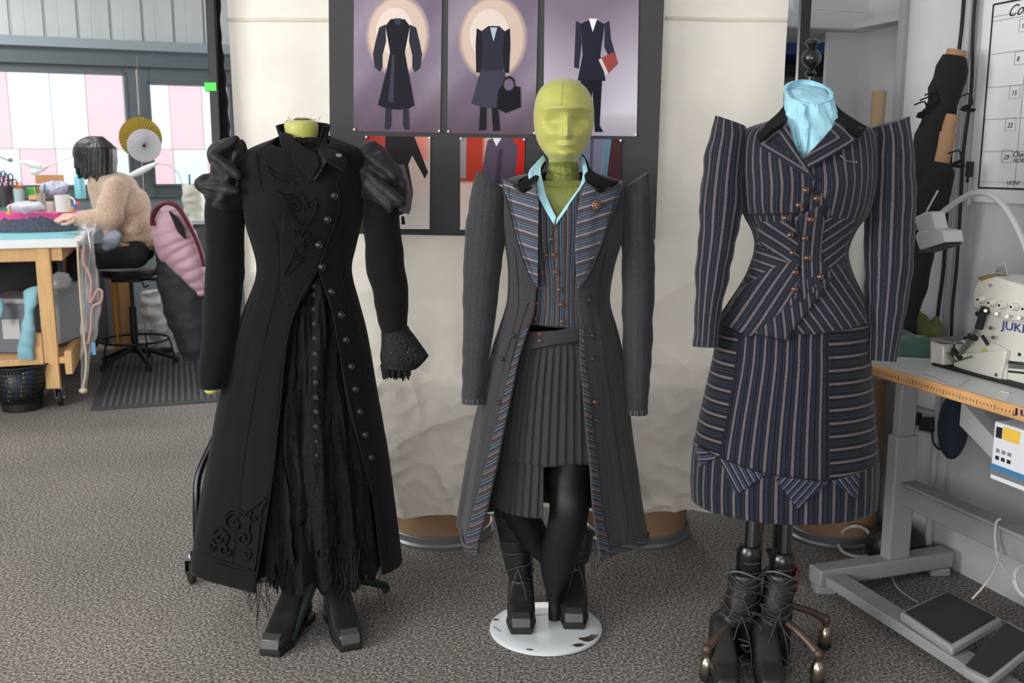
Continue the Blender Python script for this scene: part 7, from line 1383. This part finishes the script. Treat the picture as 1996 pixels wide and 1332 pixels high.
# waste basket
bkm = bpy.data.materials.new('basket_mesh'); bkm.use_nodes = True; nt = bkm.node_tree; L = nt.links.new; pb = nt.nodes['Principled BSDF']; pb.inputs['Base Color'].default_value = srgb(26, 26, 28); pb.inputs['Roughness'].default_value = .5
uvn = nt.nodes.new('ShaderNodeUVMap'); sp_ = nt.nodes.new('ShaderNodeSeparateXYZ'); L(uvn.outputs[0], sp_.inputs[0]); cmps = []
for ax_, per in ((0, .02), (1, .028)):
    d_ = nt.nodes.new('ShaderNodeMath'); d_.operation = 'DIVIDE'; d_.inputs[1].default_value = per; L(sp_.outputs[ax_], d_.inputs[0]); f_ = nt.nodes.new('ShaderNodeMath'); f_.operation = 'FRACT'; L(d_.outputs[0], f_.inputs[0])
    c_ = nt.nodes.new('ShaderNodeMath'); c_.operation = 'GREATER_THAN'; c_.inputs[1].default_value = .52; L(f_.outputs[0], c_.inputs[0]); cmps.append(c_)
mm = nt.nodes.new('ShaderNodeMath'); mm.operation = 'MULTIPLY'; L(cmps[0].outputs[0], mm.inputs[0]); L(cmps[1].outputs[0], mm.inputs[1])
tr_ = nt.nodes.new('ShaderNodeBsdfTransparent'); mx_ = nt.nodes.new('ShaderNodeMixShader'); L(mm.outputs[0], mx_.inputs[0]); L(pb.outputs[0], mx_.inputs[1]); L(tr_.outputs[0], mx_.inputs[2]); L(mx_.outputs[0], nt.nodes['Material Output'].inputs[0])
bc = at(44, 797, z=0); q = MB(); k = mpp(bc.y, .1); zr_ = at(44, 711, bc.y).z
ws = thing('waste_basket', bc, 'black mesh waste basket with blue and white packets inside, before the cutting bench', 'waste bin')
q = MB(); q.lathe([(38 * k, .05), (41 * k, .12), (51 * k, zr_ - .01)], bc, 48, cap=False); obj('mesh_wall', q, bkm, ws, solid=.0015)
q = MB(); q.lathe([(36 * k, 0), (37 * k, .05), (37 * k, .052), (35 * k, .01), (0, .008)], bc, 48); obj('base', q, mat('basket_black', (26, 26, 28), .5), ws)
q = MB(); q.tube([bc + Vector((52 * k * math.cos(a), 52 * k * math.sin(a), zr_)) for a in [2 * PI * j / 40 for j in range(40)]], .007, 8, closed=True); obj('rim', q, mat('basket_black', (26, 26, 28), .5), ws)
rnd = random.Random(4)
for j in range(7):
    c = at(14 + j * 8, 770 - j * 3, bc.y - .05 + .01 * (j % 3)); q = MB(); q.cyl(c + Vector((-.02, 0, -.05)), c + Vector((.01, 0, .09)), .014, .014, 12)
    tag(obj('paper_roll', q, mat(['packet_blue', 'packet_white', 'packet_teal'][j % 3], [(60, 120, 190), (225, 225, 225), (70, 150, 150)][j % 3], .5)), ['blue', 'white', 'teal'][j % 3] + ' rolled packet standing inside the black waste basket', 'packet', 'packets in the waste basket, ' + ['blue', 'white', 'teal'][j % 3])
# hanging paper rosettes
hp = on_win(266, 106, .14)[0]; c1 = on_win(274, 269, .2)[0]; k = (c1.y / math.cos(TILT)) / FPX * .985
gold = mat('gold_paper', (196, 176, 90), .5, metal=.3); silv = mat('white_paper', (222, 222, 226), .7)
def rosette(c, r, m, name, label, n=44):
    q = MB(); cn = Vector((c.x, c.y, c.z)); f = Vector((-c.x, -c.y, .1)).normalized(); s = Vector((0, 0, 1)).cross(f).normalized(); u_ = f.cross(s); vs = [cn + f * .004, cn - f * .004]; N = n * 2
    for k_ in range(N):
        a = 2 * PI * k_ / N; w = (.012 if k_ % 2 else -.012); vs.append(cn + (s * math.cos(a) + u_ * math.sin(a)) * r + f * w)
        vs.append(cn + (s * math.cos(a) + u_ * math.sin(a)) * r * .1 + f * w * .3)
    fs = [(2 + 2 * k_, 2 + 2 * ((k_ + 1) % N), 3 + 2 * ((k_ + 1) % N), 3 + 2 * k_) for k_ in range(N)]; q.add(vs, fs)
    return tag(obj(name, q, m, flat=True, solid=.001), label, 'paper rosette')
rosette(c1, 39 * k, gold, 'paper_rosette', 'large gold pleated paper rosette hanging on a string before the window')
c2_ = on_win(281, 284, .25)[0]; rosette(c2_, 31 * k, silv, 'paper_rosette', 'smaller white pleated paper rosette overlapping the gold one')
q = MB(); q.tube([hp, (hp + c1) / 2 + Vector((.004, 0, 0)), c1 + Vector((0, 0, 38 * k))], .003, 6, step=4); tag(obj('hanging_string', q, mat('jute', (150, 132, 100), .9)), 'thin brown string from the window beam to the gold rosette', 'string')
